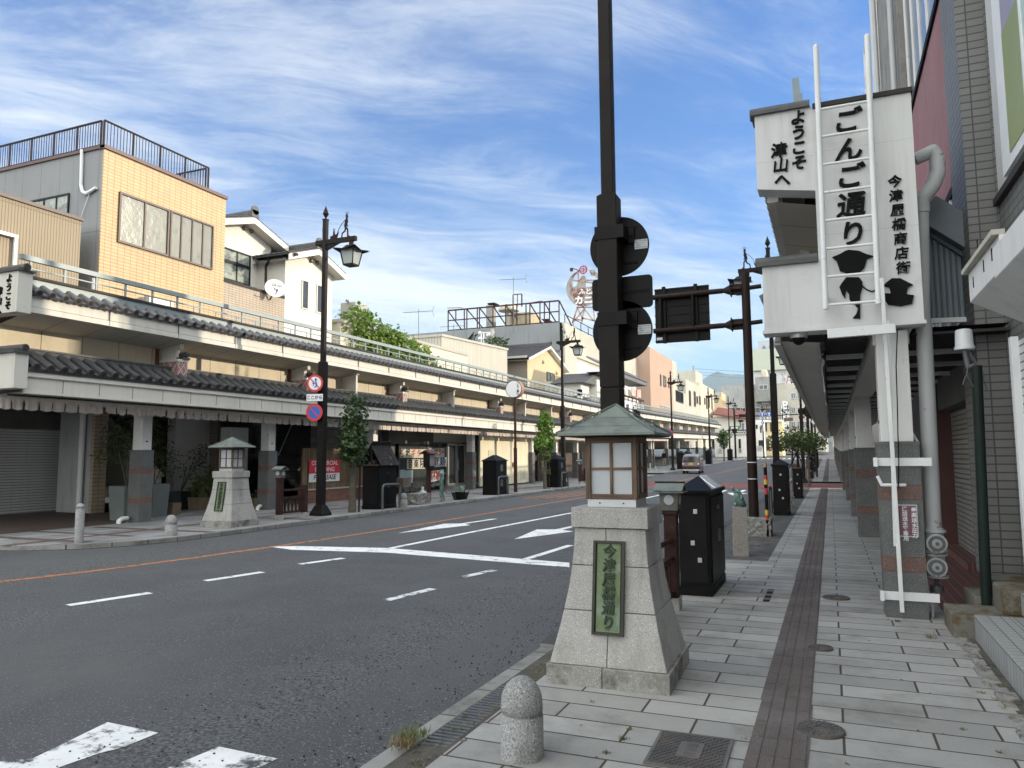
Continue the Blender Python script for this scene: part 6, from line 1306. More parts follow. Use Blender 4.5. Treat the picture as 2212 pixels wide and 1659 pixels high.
win(B, XF, yw0, ym-0.03, 0.15, 2.42, 1, 1, m_steel, glass('shop_glass', (0.05,0.055,0.055), 0.08), 0.05, 'shop_window', 0.07); win(B, XF, ym+0.03, yd0-0.08, 0.30, 2.52, 1, 1, m_steel, m_gl, 0.05, 'shop_window', 0.07)
m_dalu = mat('silver_door', (0.50,0.51,0.52), 0.35, 0.08, 3, metal=0.5)
for a, b in ((yd0, (yd0+yd1)/2-0.01), ((yd0+yd1)/2+0.01, yd1)):
    d_ = win(B, XF, a, b, zf, 2.5, 1, 1, m_dalu, m_gl, 0.06, 'door', 0.11); yh = b-0.06 if a == yd0 else a+0.06
    g = MB(); g.cyl((XF+0.11,yh,1.05),(XF+0.11,yh,1.65),0.018,0.018,8); g.build('handle', m_dalu, d_)
m_bk = mat('poster_black', (0.012,0.013,0.02), 0.6); m_rd = mat('poster_red', (0.45,0.03,0.02), 0.6); m_bl = mat('poster_blue', (0.015,0.07,0.22), 0.6); m_po = mat('poster_paper', (0.60,0.62,0.58), 0.7, 0.06, 3); m_poc = mat('poster_card', (0.50,0.48,0.40), 0.7, 0.06, 3)
def poster(name, label, r0, r1, items, m=None, X=XF+0.03, tilt=0):
    a = P('R4', *r0, X); b = P('R4', *r1, X); w = b[0]-a[0]; h = a[1]-b[1]; t = thing(name, label, 'poster', (X,(a[0]+b[0])/2,(a[1]+b[1])/2)); t.rotation_euler = (tilt,0,0)
    g = MB(); g.box(-0.006,0.002,-w/2,w/2,-h/2,h/2); po = g.build('card', m or m_po, t); n = sum(len(s) for s, _ in items); 
    for c_ in set(c for _, c in items):
        g = MB(); i = 0
        for s, c in items:
            for ch in s:
                if c is c_: g.text(ch, h*0.98, frame((0.006,-w/2+w*(i+0.5)/n,-h*0.02),(0,1,0),(0,0,1)), 0.002, 0, 0.022, False, 0, min(1.0, w/n/(h*0.98)*1.0))
                i += 1
        g.build('lettering', c_, po)
poster('window_poster', 'large poster reading 新堀ギター in black and red on the left shop window', (730,545),(935,610),[('新堀',m_bk),('ギター',m_rd)], m_poc)
poster('window_poster', 'large poster reading 音楽院 in black under the black and red one', (790,622),(920,690),[('音楽院',m_bk)], m_poc)
poster('window_poster', 'white poster reading 新堀ギター in blue and red by the silver doors', (940,537),(1066,606),[('新堀',m_bl),('ギター',m_rd)])
poster('window_poster', 'white poster reading 音楽院 in blue below the blue and red one', (1005,608),(1078,674),[('音楽院',m_bl)])
poster('window_poster', 'tilted white poster reading 生徒募集中 in red, lowest in the shop window', (950,706),(1062,776),[('生徒募集中!!',m_rd)], tilt=R(3))
poster('window_poster', 'small pale flyer left of the blue 音楽院 poster', (962,615),(1000,680),[('募集',m_rd)], m_poc)
for i_, rr in enumerate((((728,700),(770,790)),((772,705),(832,795)))):
    a = P('R4',*rr[0],XF+0.03); b = P('R4',*rr[1],XF+0.03); t = thing('window_blind', '%s blue and white striped blind low in the left shop window' % ('narrow left' if i_ == 0 else 'wider right'), 'blind', (XF+0.03, 0, 0)); g = MB()
    n = 12
    for k in range(n): z0_ = b[1]+(a[1]-b[1])*k/n; g.box(-0.006,0.002,a[0],b[0],z0_,z0_+(a[1]-b[1])/n*0.55,0); g.box(-0.006,0.0,a[0],b[0],z0_+(a[1]-b[1])/n*0.55,z0_+(a[1]-b[1])/n,1)
    g.build('slats', [mat('blind_blue', (0.05,0.17,0.25), 0.6), m_po], t)
q = P('R4',760,855,-17.9); t = thing('shop_stand', 'small beige cabinet on legs at the foot of the shop window', 'stand', (-17.9,q[0],LZ)); g = MB(); g.box(-0.2,0.2,-0.35,0.35,0.35,0.75,0); g.box(0.2,0.205,-0.3,0.1,0.4,0.7,1); 
g.build('box', [m_pott, m_shade], t)
for sx in (-1,1):
    for sy in (-1,1): g = MB(); g.box(sx*0.17-0.02,sx*0.17+0.02,sy*0.31-0.02,sy*0.31+0.02,0,0.35); g.build('leg', m_maroon, t)
q = P('R4',903,868,-17.5); t = thing('white_ornament', 'small white ornament on a white block outside the music school', 'ornament', (-17.5,q[0],LZ)); g = MB(); g.box(-0.15,0.15,-0.3,0.3,0,0.09); g.build('block', m_whitep, t); g = MB(); g.lathe((0,0,0.09),[(0.14,0),(0.11,0.05),(0.05,0.09),(0.05,0.13),(0.07,0.16),(0.06,0.22),(0.01,0.25)],12); g.build('figure', m_whitep, t)
# 6. hoarding and wooden fence
a = P('R4',1330,600,-17.35)[0]; b = P('R4',1705,600,-17.35)[0]
t = thing('cream_hoarding', 'flat cream painted hoarding closing the arcade beside the music school', 'hoarding'); g = MB(); g.box(-17.45,-17.35,a,b,0.2,3.25); g.build('boards', m_hoard, t); 
d0 = P('R4',1388,560,-17.35); d1 = P('R4',1440,610,-17.35); g = MB(); g.box(-17.35,-17.33,d0[0],d1[0],0.35,d0[1]+0.05); g.build('door', mat('cream_door', (0.50,0.46,0.34), 0.7, 0.05), t)
d0 = P('R4',1565,645,-17.35); g = MB(); g.box(-17.35,-17.31,d0[0],d0[0]+0.22,d0[1]-0.25,d0[1]); g.build('meter_plate', m_rust, t)
d0 = P('R4',1620,695,-17.35); g = MB(); g.box(-17.35,-17.335,d0[0],d0[0]+1.0,0.4,d0[1]); g.build('hatch', mat('dirty_hatch', (0.50,0.47,0.37), 0.8, 0.1, 2, dirt=((0.16,0.15,0.13), 2.2, 0.54, 0.66)), t)
a = P('R4',1755,650,-18.2)[0]; t = thing('dark_board_fence', 'dark brown vertical board fence under the arcade behind the second tree', 'fence'); g = MB(); g.box(-18.3,-18.2,a,57.5,0.1,1.95); g.box(-18.35,-18.15,a,57.5,1.95,2.02); g.build('boards', m_plankd, t)
t = thing('dark_shed', 'dim boarded shed front behind the dark fence under the arcade', 'shed'); g = MB(); g.box(-24,-20.2,44.3,57.9,0,3.4); g.build('wall', m_plankd, t)
# 7. buildings beyond: rooftop plant, vine, cream siding
B = thing('cream_sided_building', 'low building with cream siding and bare vine stems behind the arcade railing', 'building'); g = MB(); g.box(-30,-21.0,29.0,42.4,3.4,8.05+LZ,0); g.box(-30.05,-20.95,28.95,42.45,8.05+LZ,8.2+LZ,1); g.build('wall', [m_csid, m_concl], B)
g = MB(); rn = random.Random(4)
for k in range(9):
    p = Vector((-20.97, 36.5+k*0.35, 5.8)); pts = [p]
    for j in range(6): p = p+Vector((0, rn.uniform(-.5,.1), rn.uniform(.2,.45))); pts.append(p)
    for a_, b_ in zip(pts[:-1], pts[1:]): g.cyl(a_, b_, 0.018, 0.012, 5)
g.build('dead_vine', m_bark, B)
t = thing('climbing_vine', 'green leafy climber spilling over the parapet below the rooftop air unit', 'vine'); g = MB(); rn = random.Random(8)
bl = [(-20.9,29.8+0.6*k,8.35-0.10*k+rn.uniform(-.15,.15),0.8) for k in range(13)] + [(-20.8,30.3+0.55*k,7.2-0.1*k,0.8) for k in range(10)] + [(-20.8,31+0.6*k,6.3,0.7) for k in range(7)]
leaves(g, bl, 6000, 0.21, rn, 0, 0.8); g.build('foliage', leafmat('vine_leaf', (0.13,0.21,0.03)), t)
a = gx(*K('R3',330,420),-21.6); b = gx(*K('R3',480,560),-21.6)
t = thing('rooftop_air_unit', 'pale boxy air handling unit raised on a frame above the vine', 'air unit', (-21.75, a.y+0.75, 8.15)); t.scale = (0.68,0.68,0.68); g = MB(); g.box(-0.7,0.6,-0.8,0.75,0.55,1.95); g.build('casing', mat('unit_casing', (0.34,0.33,0.30), 0.5, 0.1, 3, streak=0.15), t, bevel=0.02)
g = MB(); g.box(-0.6,0.5,-0.7,0.65,0.35,0.5); g.box(-0.05,0.05,0.6,0.7,-1.2,0.4); g.box(-0.05,0.05,-0.7,-0.6,-0.4,0.4); g.build('frame', m_whitep, t); g = MB(); g.tube([(0.62,0.3,1.55),(0.75,0.3,1.5),(0.75,0.3,0.6)],0.09,8); g.tube([(0.62,0.5,1.3),(0.72,0.5,1.25),(0.72,0.5,0.5)],0.06,8); g.build('duct', m_steel, t); g = MB(); g.tube([(0,-0.85,1.9),(0,-0.85,2.05),(0,-1.05,2.05),(0,-1.05,1.95)],0.07,8); g.build('vent_pipe', m_steel, t)
# aerials
def aerial(x, y, z, h, label, ry=0, s=1.0):
    t = thing('tv_aerial', label, 'aerial', (x,y,z), ry, 'roof-top television aerials'); g = MB(); g.cyl((0,0,-0.6),(0,0,h),0.03*s,0.02*s,6); g.build('mast', m_steel, t)
    g = MB(); g.beam((-1.0*s,0,h-0.2),(0.9*s,0,h-0.12),0.03*s,0.03*s)
    for k in range(9): x_ = -0.95*s+k*0.2*s; g.beam((x_,-0.16*s,h-0.19),(x_,0.16*s,h-0.19),0.014*s,0.014*s)
    for q in (-1,1): g.beam((0.88*s,0,h-0.12),(1.0*s,0,h-0.12+q*0.35*s),0.02*s,0.02*s)
    g.build('yagi', m_steel, t); return t
q = gx(904,757,-24); aerial(-24, q.y, 9.0, gx(904,668,-24).z-9.0, 'television aerial standing alone between the vine and the corrugated shed', R(20))
q = gx(*K('R3',1455,580),-27); aerial(-27, q.y, 14, gx(*K('R3',1455,190),-27).z-14, 'tall television aerial above the rooftop railing of the grey concrete building', R(20), 1.3)
q = gx(*K('R3',1045,560),-26); aerial(-26, q.y, 9.5, gx(*K('R3',1045,505),-26).z-9.5, 'low aerial at the left end of the rusty rooftop frame', R(20), 1.0)
# corrugated shed
B = thing('corrugated_shed', 'tall shed clad in cream vertical corrugated sheet with a sloping top edge', 'shed'); X_ = -23.0; p0 = gx(*K('R3',965,585),X_); p1 = gx(*K('R3',1410,680),X_)
g = MB(); v = [(X_,p0.y,3),(X_,p1.y,3),(X_,p1.y,p1.z),(X_,p0.y,p0.z)]; u = [(-42,y,z) for _, y, z in v]; g.add(v+u, [(0,1,2,3),(7,6,5,4),(0,4,5,1),(1,5,6,2),(2,6,7,3),(3,7,4,0)]); g.build('cladding', m_corr, B, fix=True)
g = MB(); g.beam((X_,p0.y-0.05,p0.z+0.05),(X_,p1.y+0.1,p1.z+0.05),0.15,0.16); g.beam((X_,p0.y,p0.z+0.05),(-42,p0.y,p0.z+0.05),0.15,0.16); g.build('edge_trim', m_concl, B)
# beige house
B = thing('beige_house', 'beige rendered gabled house with dark brown tiled roof and a tall window', 'house'); X_ = -22.0
l = gx(*K('R3',1562,770),X_); ap = gx(*K('R3',1708,650),X_+0.4); r_ = gx(*K('R3',1838,818),X_+0.4); hw = r_.y-ap.y; sl = (ap.z-r_.z)/hw
g = MB(); ya, yb = ap.y-hw+0.6, ap.y+hw-0.6; ze = ap.z-(hw-0.6)*sl-0.25; g.prism([(ya,3),(yb,3),(yb,ze),(ap.y,ap.z-0.25),(ya,ze)],'x',-40,X_); g.build('wall', [m_beige], B, fix=True); g = MB(); g.box(-40,X_-0.02,ya-0.03,ya-0.002,3,ze); g.build('side_wall', mat('taupe_shade_render', (0.22,0.19,0.16), 0.85, 0.05, 1), B)  # darker taupe sheet on the near side, shade put into its colour
gable_roof(B, X_+0.4, -38, ap.y, ap.z, hw, sl, 0.12, 0.30)
Q = lambda x, y: (lambda p: (p.y, p.z))(gx(*((1950+x*0.18079)*0.54004, (1350+y*0.18079)*0.54004), X_))
a = Q(1305,755); b = Q(1478,1190); win(B, X_, a[0], b[0], b[1]-0.3, a[1], 2, 1, m_sash, m_curt, 0.06, t=0.07); a = Q(1632,808); b = Q(1690,1200); win(B, X_, a[0], b[0], b[1]-0.2, a[1], 1, 1, m_sash, m_gl, 0.06, t=0.06)
for xx, yy in ((1360,305),(1415,318),(1222,540),(1520,785)): a = Q(xx,yy); g = MB(); g.ball((X_+0.03,a[0],a[1]),0.17,0,6,10); g.build('vent_cap', mat('pale_vent', (0.45,0.34,0.22), 0.5), B)
g = MB(); g.box(-30,X_+0.2,ya-0.75,ya-0.55,ze+0.02,ze+0.2); g.build('gutter', m_concl, B); winY(B, ya, X_-3.2, X_-1.6, ze-2.3, ze-1.0, 2, 1, m_alu, m_gl)
# ---------------- right-hand side ----------------
m_board = mat('white_sign_panel', (0.60,0.60,0.60), 0.75, 0.03, 0.8, 0.03, 40, dirt=((0.44,0.43,0.41), 1.3, 0.54, 0.85), streak=0.2)
t = thing('arcade_signboard', 'big white stepped signboard with black Japanese lettering at the near end of the right arcade', 'signboard', (0,0,0))
YS_ = 9.32; q = lambda z: 1.8+(z-1.7)*1.0588
g = MB(); g.box(-0.03,1.02,YS_,YS_+0.30,3.27,5.90); g.prism([(-0.68,5.01),(-0.03,4.90),(-0.03,5.93),(-0.68,5.93)],'y',YS_,YS_+0.30); g.box(-0.66,-0.03,YS_,YS_+0.30,3.27,4.04); g.box(-0.68,1.04,YS_-0.02,YS_+0.32,3.23,3.268)
pb = g.build('panel', m_board, t)
g = MB()
for z in (5.36, 4.35): 
    g.box(-0.03,1.02,YS_-0.001,YS_,z,z+0.003)
g.box(-0.68,-0.03,YS_-0.001,YS_,5.33,5.333); g.build('panel_joint', mat('joint_grey', (0.38,0.38,0.37), 0.8), pb)
g = MB(); g.box(-0.02,1.04,YS_-0.03,YS_+0.33,5.90,5.955,1); g.box(-0.72,-0.05,YS_-0.05,YS_+0.34,5.93,5.97,0); g.cyl((-0.74,YS_+0.12,6.0),(-0.05,YS_+0.12,6.0),0.075,0.075,12,0); g.build('cap_tile', [m_tile, m_coping], pb); g = MB(); g.box(-0.72,-0.04,YS_-0.05,YS_+0.34,4.04,4.08,0); g.cyl((-0.74,YS_+0.12,4.11),(-0.04,YS_+0.12,4.11),0.075,0.075,12,0); g.build('cap_tile', [m_tile, m_coping], pb)
F_ = lambda x, z: frame((x, YS_-0.012, z), (1,0,0), (0,0,1))
g = MB()
for ch, z in zip('ごんご通り', (5.66,5.31,4.99,4.65,4.31)): g.text(ch, 0.31, F_(0.335,z), 0.035, 0, 0.022, False, 0.12)
g.build('large_lettering', m_ink, pb)
g = MB()
for i, ch in enumerate('ようこそ'): g.text(ch, 0.19, F_(-0.19-0.012*i*0.3,5.81-i*0.186), 0.03, 0, 0.018, False, 0.12)
for i, ch in enumerate('津山へ'): g.text(ch, 0.19, F_(-0.42+0.012*i,5.44-i*0.186), 0.03, 0, 0.018, False, 0.12)
g.build('welcome_lettering', m_ink, pb)
g = MB()
for i, ch in enumerate('今津屋橋商店街'): g.text(ch, 0.145, F_(0.80+0.006*i,4.87-i*0.167), 0.025, 0, 0.014, False, 0.1)
g.build('street_lettering', m_ink, pb)
for nm, pts in (('hat_emblem', [(585,1185),(635,1190),(668,1205),(705,1215),(672,1228),(660,1270),(640,1290),(590,1300),(545,1285),(530,1240),(508,1220),(545,1205),(570,1190)]),
                ('figure_emblem', [(575,1315),(635,1315),(650,1335),(652,1362),(640,1400),(640,1450),(640,1510),(605,1508),(622,1488),(630,1462),(612,1440),(605,1440),(590,1420),(588,1395),(575,1375),(568,1415),(555,1395),(542,1360),(555,1340)]),
                ('boat_emblem', [(790,1320),(830,1320),(890,1350),(865,1365),(860,1395),(895,1400),(885,1440),(830,1452),(775,1445),(755,1420),(750,1390),(785,1392),(780,1365),(748,1355),(770,1335)])):
    g = MB(); pp = [gy(*K('RS',x,y), YS_-0.01) for x, y in pts]; g.prism([(p.x,p.z) for p in pp],'y',YS_-0.03,YS_-0.002); g.build(nm, m_ink, pb, fix=True)
g = MB(); g.tube([gy(*K('RS',x,y), YS_-0.012) for x, y in ((650,1355),(670,1372),(695,1382),(712,1376),(755,1395))], 0.008, 6); g.build('rope_emblem', m_ink, pb)
# ladder
YL = 9.13; t = thing('access_ladder', 'white steel ladder fixed to the front of the big signboard', 'ladder'); a0 = gy(*K('RS',430,222),YL); a1 = gy(*K('RS',478,1465),YL); b0 = gy(*K('RS',673,172),YL); b1 = gy(*K('RS',728,1440),YL)
for pA, pB in ((a0,a1),(b0,b1)):
    g = MB(); g.cyl(pA, pB, 0.032, 0.032, 12); g.ball(pA, 0.032); g.cyl(pA, pA+Vector((0,0.35,-0.02)), 0.03, 0.03, 10); g.cyl(pA+Vector((0,0.35,0)), pA+Vector((0,0.35,-1.2)), 0.03, 0.03, 10); g.beam(pB+Vector((0,0,0.15)), pB+Vector((0,0.19,0.15)), 0.04, 0.04); g.build('rail', m_whitep, t)
for k in range(8):
    ya = 515+(1448-515)*k/7; z = gy(*K('RS',455,ya+ (0 if k else 3)),YL).z; u = (a0.z-z)/(a0.z-a1.z); p_ = a0.lerp(a1,u); q_ = b0.lerp(b1,(b0.z-z)/(b0.z-b1.z)); g = MB(); g.cyl(p_, q_, 0.016, 0.016, 8); g.build('rung', m_whitep, t)
# leaning awning pole, straps, plate, stand pipe
t = thing('awning_pole', 'white square poles leaning against the first granite column, with a crossbar above', 'pole'); base = gy(*K('RC',842,1588),9.33); top = gy(*K('RS',742,1318),9.12)
g = MB(); g.beam(base, top, 0.042, 0.042, 0, (1,0,0)); g.beam(base+Vector((-0.03,0.055,0.7)), gy(*K('RS',772,1520),9.15), 0.034, 0.034, 0, (1,0,0)); g.build('pole', m_whitep, t, bevel=0.004)
g = MB(); u = (gy(*K('RS',485,1583),8.95), gy(*K('RS',808,1557),8.95)); g.beam(u[0], u[1], 0.06, 0.10); g.build('crossbar', m_whitep, t, bevel=0.004)
for yy in (757,1500):
    zc_ = gy(*K('RC',840,yy),9.43).z; g = MB(); g.box(0.44,1.02,9.425,9.447,zc_-0.045,zc_+0.045); g.box(0.44,0.48,9.36,9.43,zc_-0.05,zc_+0.05); g.build('strap', m_whitep, t)
g = MB(); pz = gy(*K('RC',795,885),9.35); g.tube([pz+Vector((-0.16,-0.02,0.10)),pz+Vector((-0.12,-0.02,0.0)),pz+Vector((0.12,0,0.0))],0.018,8); g.build('hook', m_whitep, t)
a = gy(*K('RC',826,992),9.44); b = gy(*K('RC',905,1172),9.44); t = thing('hydrant_plate', 'maroon plate with white Japanese lettering on the first granite column', 'plate', ((a.x+b.x)/2,9.438,(a.z+b.z)/2)); w = (b.x-a.x)/2+0.05; h = (a.z-b.z)/2
g = MB(); g.box(-w,w,-0.012,0,-h,h,0); g.box(-w+0.012,w-0.012,-0.014,-0.012,-h+0.012,h-0.012,1); po = g.build('plate', [m_alu, mat('maroon_plate', (0.15,0.06,0.085), 0.5, 0.1, 4)], t, bevel=0.002)
g = MB(); g.text('最高送水圧力', 0.055, frame((0.075,-0.0155,h-0.06),(1,0,0),(0,0,1)), 0.001, 0, 0.02, True, 0, 1, 1.02); g.text('連結送水管専用', 0.055, frame((-0.015,-0.0155,h-0.05),(1,0,0),(0,0,1)), 0.001, 0, 0.02, True, 0, 1, 0.98); g.text('MPa', 0.03, frame((0.075,-0.0155,-h+0.05),(1,0,0),(0,0,1)), 0.001, 0, 0.0); g.build('lettering', m_wsign, po)
YP = 9.75; t = thing('fire_standpipe', 'thick white standpipe with two round hose inlets beside the first granite column', 'standpipe'); pa = gy(*K('RU',408,0),YP); pb_ = gy(*K('RU',462,1130),YP); r_ = 0.085
m_pipe = mat('pipe_white', (0.40,0.41,0.415), 0.5, 0.06, 2, 0.03, 40, dirt=((0.22,0.22,0.21), 3.5, 0.64, 0.68))
up_ = pa + (pa-pb_).normalized()*3.0
g = MB(); g.cyl(pb_, pa, r_, r_, 20); e1 = gy(*K('RS',935,1500),YP+0.1); e2 = gy(*K('RS',935,1000),YP+0.1); g.cyl(pa, e2, r_*0.85, r_*0.85, 16); 
pp = [gy(*K('RS',x,y),YP+0.1) for x, y in ((935,1010),(930,950),(985,880),(1008,820),(1005,745))]; g.tube(pp, 0.085, 14); g.tube([pp[-1]]+[gy(*K('RS',x,y),YP+0.1) for x, y in ((985,715),(900,755))], 0.075, 14); g.build('pipe', m_pipe, t)
pc = gy(*K('RU',478,1395),YP-0.02); g = MB(); v0 = gy(*K('RU',470,1145),YP-0.02)
g.cyl(pb_+Vector((0,-0.01,0.02)), pc, 0.10, 0.10, 18)
for uu in (0.03,0.45,0.52,0.97): cc = pb_.lerp(pc,uu); g.cyl(cc+Vector((0,-.01,0.012)), cc+Vector((0,-.01,-0.012)), 0.125, 0.125, 18)
bd = g.build('valve_body', m_pipe, t)
for yy in (1205,1335):
    c = gy(*K('RU',476,yy),YP-0.14); g = MB()
    for r1, d0, d1, mi in ((0.075,0.0,-0.05,0),(0.105,-0.05,-0.075,0),(0.085,-0.075,-0.085,1),(0.05,-0.085,-0.10,0),(0.02,-0.10,-0.125,1)): g.cyl(c+Vector((0,d0,0)), c+Vector((0,d1,0)), r1, r1, 20, mi)
    g.tube([c+Vector((-0.05,-0.1,-0.06)),c+Vector((-0.02,-0.11,-0.11)),c+Vector((0.02,-0.1,-0.08))],0.005,6,1); g.build('hose_inlet', [mat('inlet_metal', (0.33,0.34,0.34), 0.4, 0.2, 6, metal=0.5), m_steel], t)
g = MB(); cb = gy(*K('RU',482,1455),YP); g.cyl(pc, cb, 0.025, 0.025, 10); g.cyl(cb+Vector((0,0,0.03)), cb+Vector((0,0,-0.04)), 0.07, 0.07, 14); g.build('drain_cock', m_steel, t)
g = MB(); pp = [gy(*K('RU',x,y),9.6) for x, y in ((345,600),(370,640),(378,760),(400,1100),(412,1350),(432,1490),(458,1560),(458,1640))]; g.tube(pp, 0.016, 8); tag(g.build('conduit', m_pipe), 'thin grey conduit running down between first column and standpipe', 'conduit')
g = MB(); pp = [gy(*K('RU',x,y),9.30) for x, y in ((262,25),(255,230),(262,450),(265,600),(270,760),(268,900))]; g.tube(pp, 0.006, 6); tag(g.build('hanging_cable', m_ink), 'thin black cable hanging down the first white column', 'cable')
# camera dome under the sign
c = gy(*K('RS',348,1578),9.5); t = thing('security_camera', 'white dome security camera under the signboard', 'camera', (c.x, 9.5, 3.23)); g = MB(); g.cyl((0,0,0),(0,0,-0.05),0.10,0.10,20); g.build('mount', m_alu, t); g = MB(); g.ball((0,0,-0.06),0.075,0,8,16); g.build('dome', m_black, t)
g = MB(); pp = [gy(*K('RS',x,y),9.5) for x, y in ((372,1565),(410,1590),(450,1585),(480,1560))]; g.tube(pp, 0.01, 6); g.build('cable', m_ink, t)
# dark pole with beacon
bz = gz(*K('RU',757,1612),0.1); t = thing('beacon_pole', 'black pipe post by the tiled wall with a white cap lamp and loose wires', 'post', (bz.x, bz.y, 0)); tp = gy(*K('RU',700,225),bz.y); 
g = MB(); g.cyl((0,0,0.0),(tp.x-bz.x,0,tp.z),0.052,0.052,14); g.build('post', mat('green_black', (0.012,0.02,0.018), 0.4, 0.2, 3), t)
bc = gy(*K('RW',570,1540),bz.y); 
g = MB(); o_ = Vector((bc.x-bz.x,0,bc.z)); g.lathe(o_,[(0.098,-0.115),(0.10,-0.08),(0.09,-0.075),(0.082,0.085),(0.07,0.105),(0.02,0.115)],20); g.build('cap_lamp', mat('white_plastic', (0.48,0.49,0.51), 0.4, 0.03), t)
g = MB(); rn = random.Random(2)
for k in range(5):
    p = o_+Vector((rn.uniform(-.05,.05),0,-0.14)); pts = [p]
    for j in range(4): p = p+Vector((rn.uniform(-.06,.07),rn.uniform(-.03,.03),rn.uniform(-.16,-.05))); pts.append(p)
    g.tube(pts, 0.006, 6)
g.tube([o_+Vector((0,0,-0.1)), o_+Vector((0.02,0,-0.3)), Vector((tp.x-bz.x-0.02,0,tp.z))], 0.03, 8); g.build('wires', m_steel, t)
# tiled building at the right edge
m_gtile = brick(mat('grey_facade_tile', (0.155,0.155,0.15), 0.6, 0.08, 0.8, streak=0.12), 'wall', 0.215, 0.093, 0.008, (0.055,0.055,0.055), 0.0, 0.10, 0.4)
m_gtile2 = brick(mat('grey_facade_tile_b', (0.165,0.168,0.168), 0.6, 0.08, 0.8), 'wall', 0.215, 0.093, 0.008, (0.06,0.06,0.06), 0.0, 0.10, 0.3)
t = thing('grey_tiled_building', 'grey tiled building at the right edge with white fascia box and tiled steps', 'building')
xa = gy(*K('RU',745,800),10.0).x; xw = xa-0.0
g = MB(); g.box(xa,xa+0.29,10.0,11.0,0.35,16); g.box(xa+0.29,xa+3,9.95,11.0,0.2,16); pz_ = g.build('tiled_pier', m_gtile, t)
g = MB(); XB = xa+0.30; g.box(XB,XB+0.1,2,9.9,0.3,4.62); g.box(XB-0.06,XB+0.12,2,9.9,4.62,4.70,1); wl = g.build('wall', [m_gtile2, m_coping], t)
g = MB(); g.box(XB+0.1,XB+6,-14,11,0.2,16); g.build('core', m_concl, t)
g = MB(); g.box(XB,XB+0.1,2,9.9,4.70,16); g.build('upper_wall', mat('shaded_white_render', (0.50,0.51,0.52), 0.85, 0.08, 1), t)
g = MB(); g.box(XB-0.05,XB+0.02,2,9.35,4.78,9.0); w_ = g.build('window', m_whitep, t); g = MB(); g.box(XB-0.055,XB-0.05,2,8.95,4.9,8.9,0); g.box(XB-0.058,XB-0.055,8.15,8.95,4.9,6.2,1); g.prism([(6.9,4.9),(8.15,4.9),(8.15,6.8),(6.9,8.4)],'x',XB-0.058,XB-0.055,2); g.box(XB-0.07,XB-0.056,8.12,8.18,4.8,8.9,3); pn_ = g.build('pane', [mat('mauve_film', (0.30,0.25,0.29), 0.3, 0.08, 2), mat('olive_film', (0.24,0.26,0.03), 0.35, 0.05), mat('mint_film', (0.38,0.50,0.44), 0.35, 0.05), m_whitep], w_)
g = MB(); g.text('hu', 0.7, frame((XB-0.061,7.5,5.9),(0,-1,0),(0,0,1)), 0.002, 0, 0.01, False, 0.2); g.build('lettering', mat('film_letter', (0.18,0.32,0.42), 0.5), pn_)
xf = xa-0.36
c0 = gx(*K('RW',635,1105),xf); c1 = gx(*K('RW',612,815),xf); c2 = gx(*K('RW',985,790),xf); c3 = gx(*K('RW',940,410),xf); yf = c0.y; yj = c2.y; zb1 = (c0.z+c2.z)/2; zt1 = (c1.z+c3.z)/2
g = MB(); g.prism([(xf,zb1),(xf,zt1),(XB,zt1),(XB,zb1-0.10),(xf+0.40,zb1-0.22)],'y',yj,yf); fo = g.build('fascia_box', m_board, t, fix=True, bevel=0.006)
d0 = gx(*K('RW',1030,740),xf-0.05); d1 = gx(*K('RW',1012,380),xf-0.05)
g = MB(); g.prism([(xf-0.05,d0.z),(xf-0.05,d1.z),(XB,d1.z),(XB,d0.z-0.12),(xf+0.38,d0.z-0.25)],'y',2,yj-0.02); g.build('fascia_box', m_board, t, fix=True, bevel=0.006)
g = MB(); g.box(xf-0.05,xf+0.04,yj,yf+0.03,zt1,zt1+0.04); 
for yy, zz in ((yf-0.25,zb1+0.09),(yf-0.55,zb1+0.35),(yf-0.75,zb1+0.12),(yf-1.1,zb1+0.13)): g.box(xf-0.004,xf,yy,yy+0.03,zz,zz+0.10,1)
g.build('fascia_trim', [m_concl, m_ink], fo)
g = MB(); g.box(XB-0.07,XB-0.01,3,9.15,0.6,2.95,0); g.box(XB-0.14,XB-0.07,9.1,9.2,0.5,3.0,1); g.build('roller_shutter', [m_shut, m_whitep], t)
# mossy kerb wall and tiled steps
m_moss = mat('mossy_concrete', (0.15,0.145,0.125), 0.95, 0.2, 3, 0.6, 40, dirt=((0.085,0.058,0.026), 3, 0.48, 0.60)); m_stile = brick(mat('pale_step_tile', (0.29,0.30,0.30), 0.6, 0.06, 2, dirt=((0.24,0.24,0.23), 2, 0.55, 0.8)), 'wall', 0.11, 0.22, 0.006, (0.12,0.12,0.115), 0, 0.06, 0.3)
brick(m_stile, 'xy', 0.30, 0.11, 0.005, (0.13,0.13,0.125), 0, 0.03, 0.2)
s0 = gz(*K('RK',118,830)); s1 = gz(*K('RK',373,1160)); XS = (s0.x+s1.x)/2
g = MB(); g.box(XS,XB+0.3,-4,8.62,-0.1,0.24,0); g.box(XS+0.42,XB+0.3,-4,8.75,0.24,0.45,0); g.build('tiled_steps', m_stile, t, bevel=0.008)
g = MB(); g.box(XS-0.18,XB+0.3,8.64,9.30,-0.1,0.22); g.box(XS+0.28,XB+0.3,8.78,9.92,0.22,0.46); g.box(xa-0.28,xa+0.45,9.32,9.98,-0.1,0.30); g.build('mossy_block', m_moss, t, bevel=0.015)
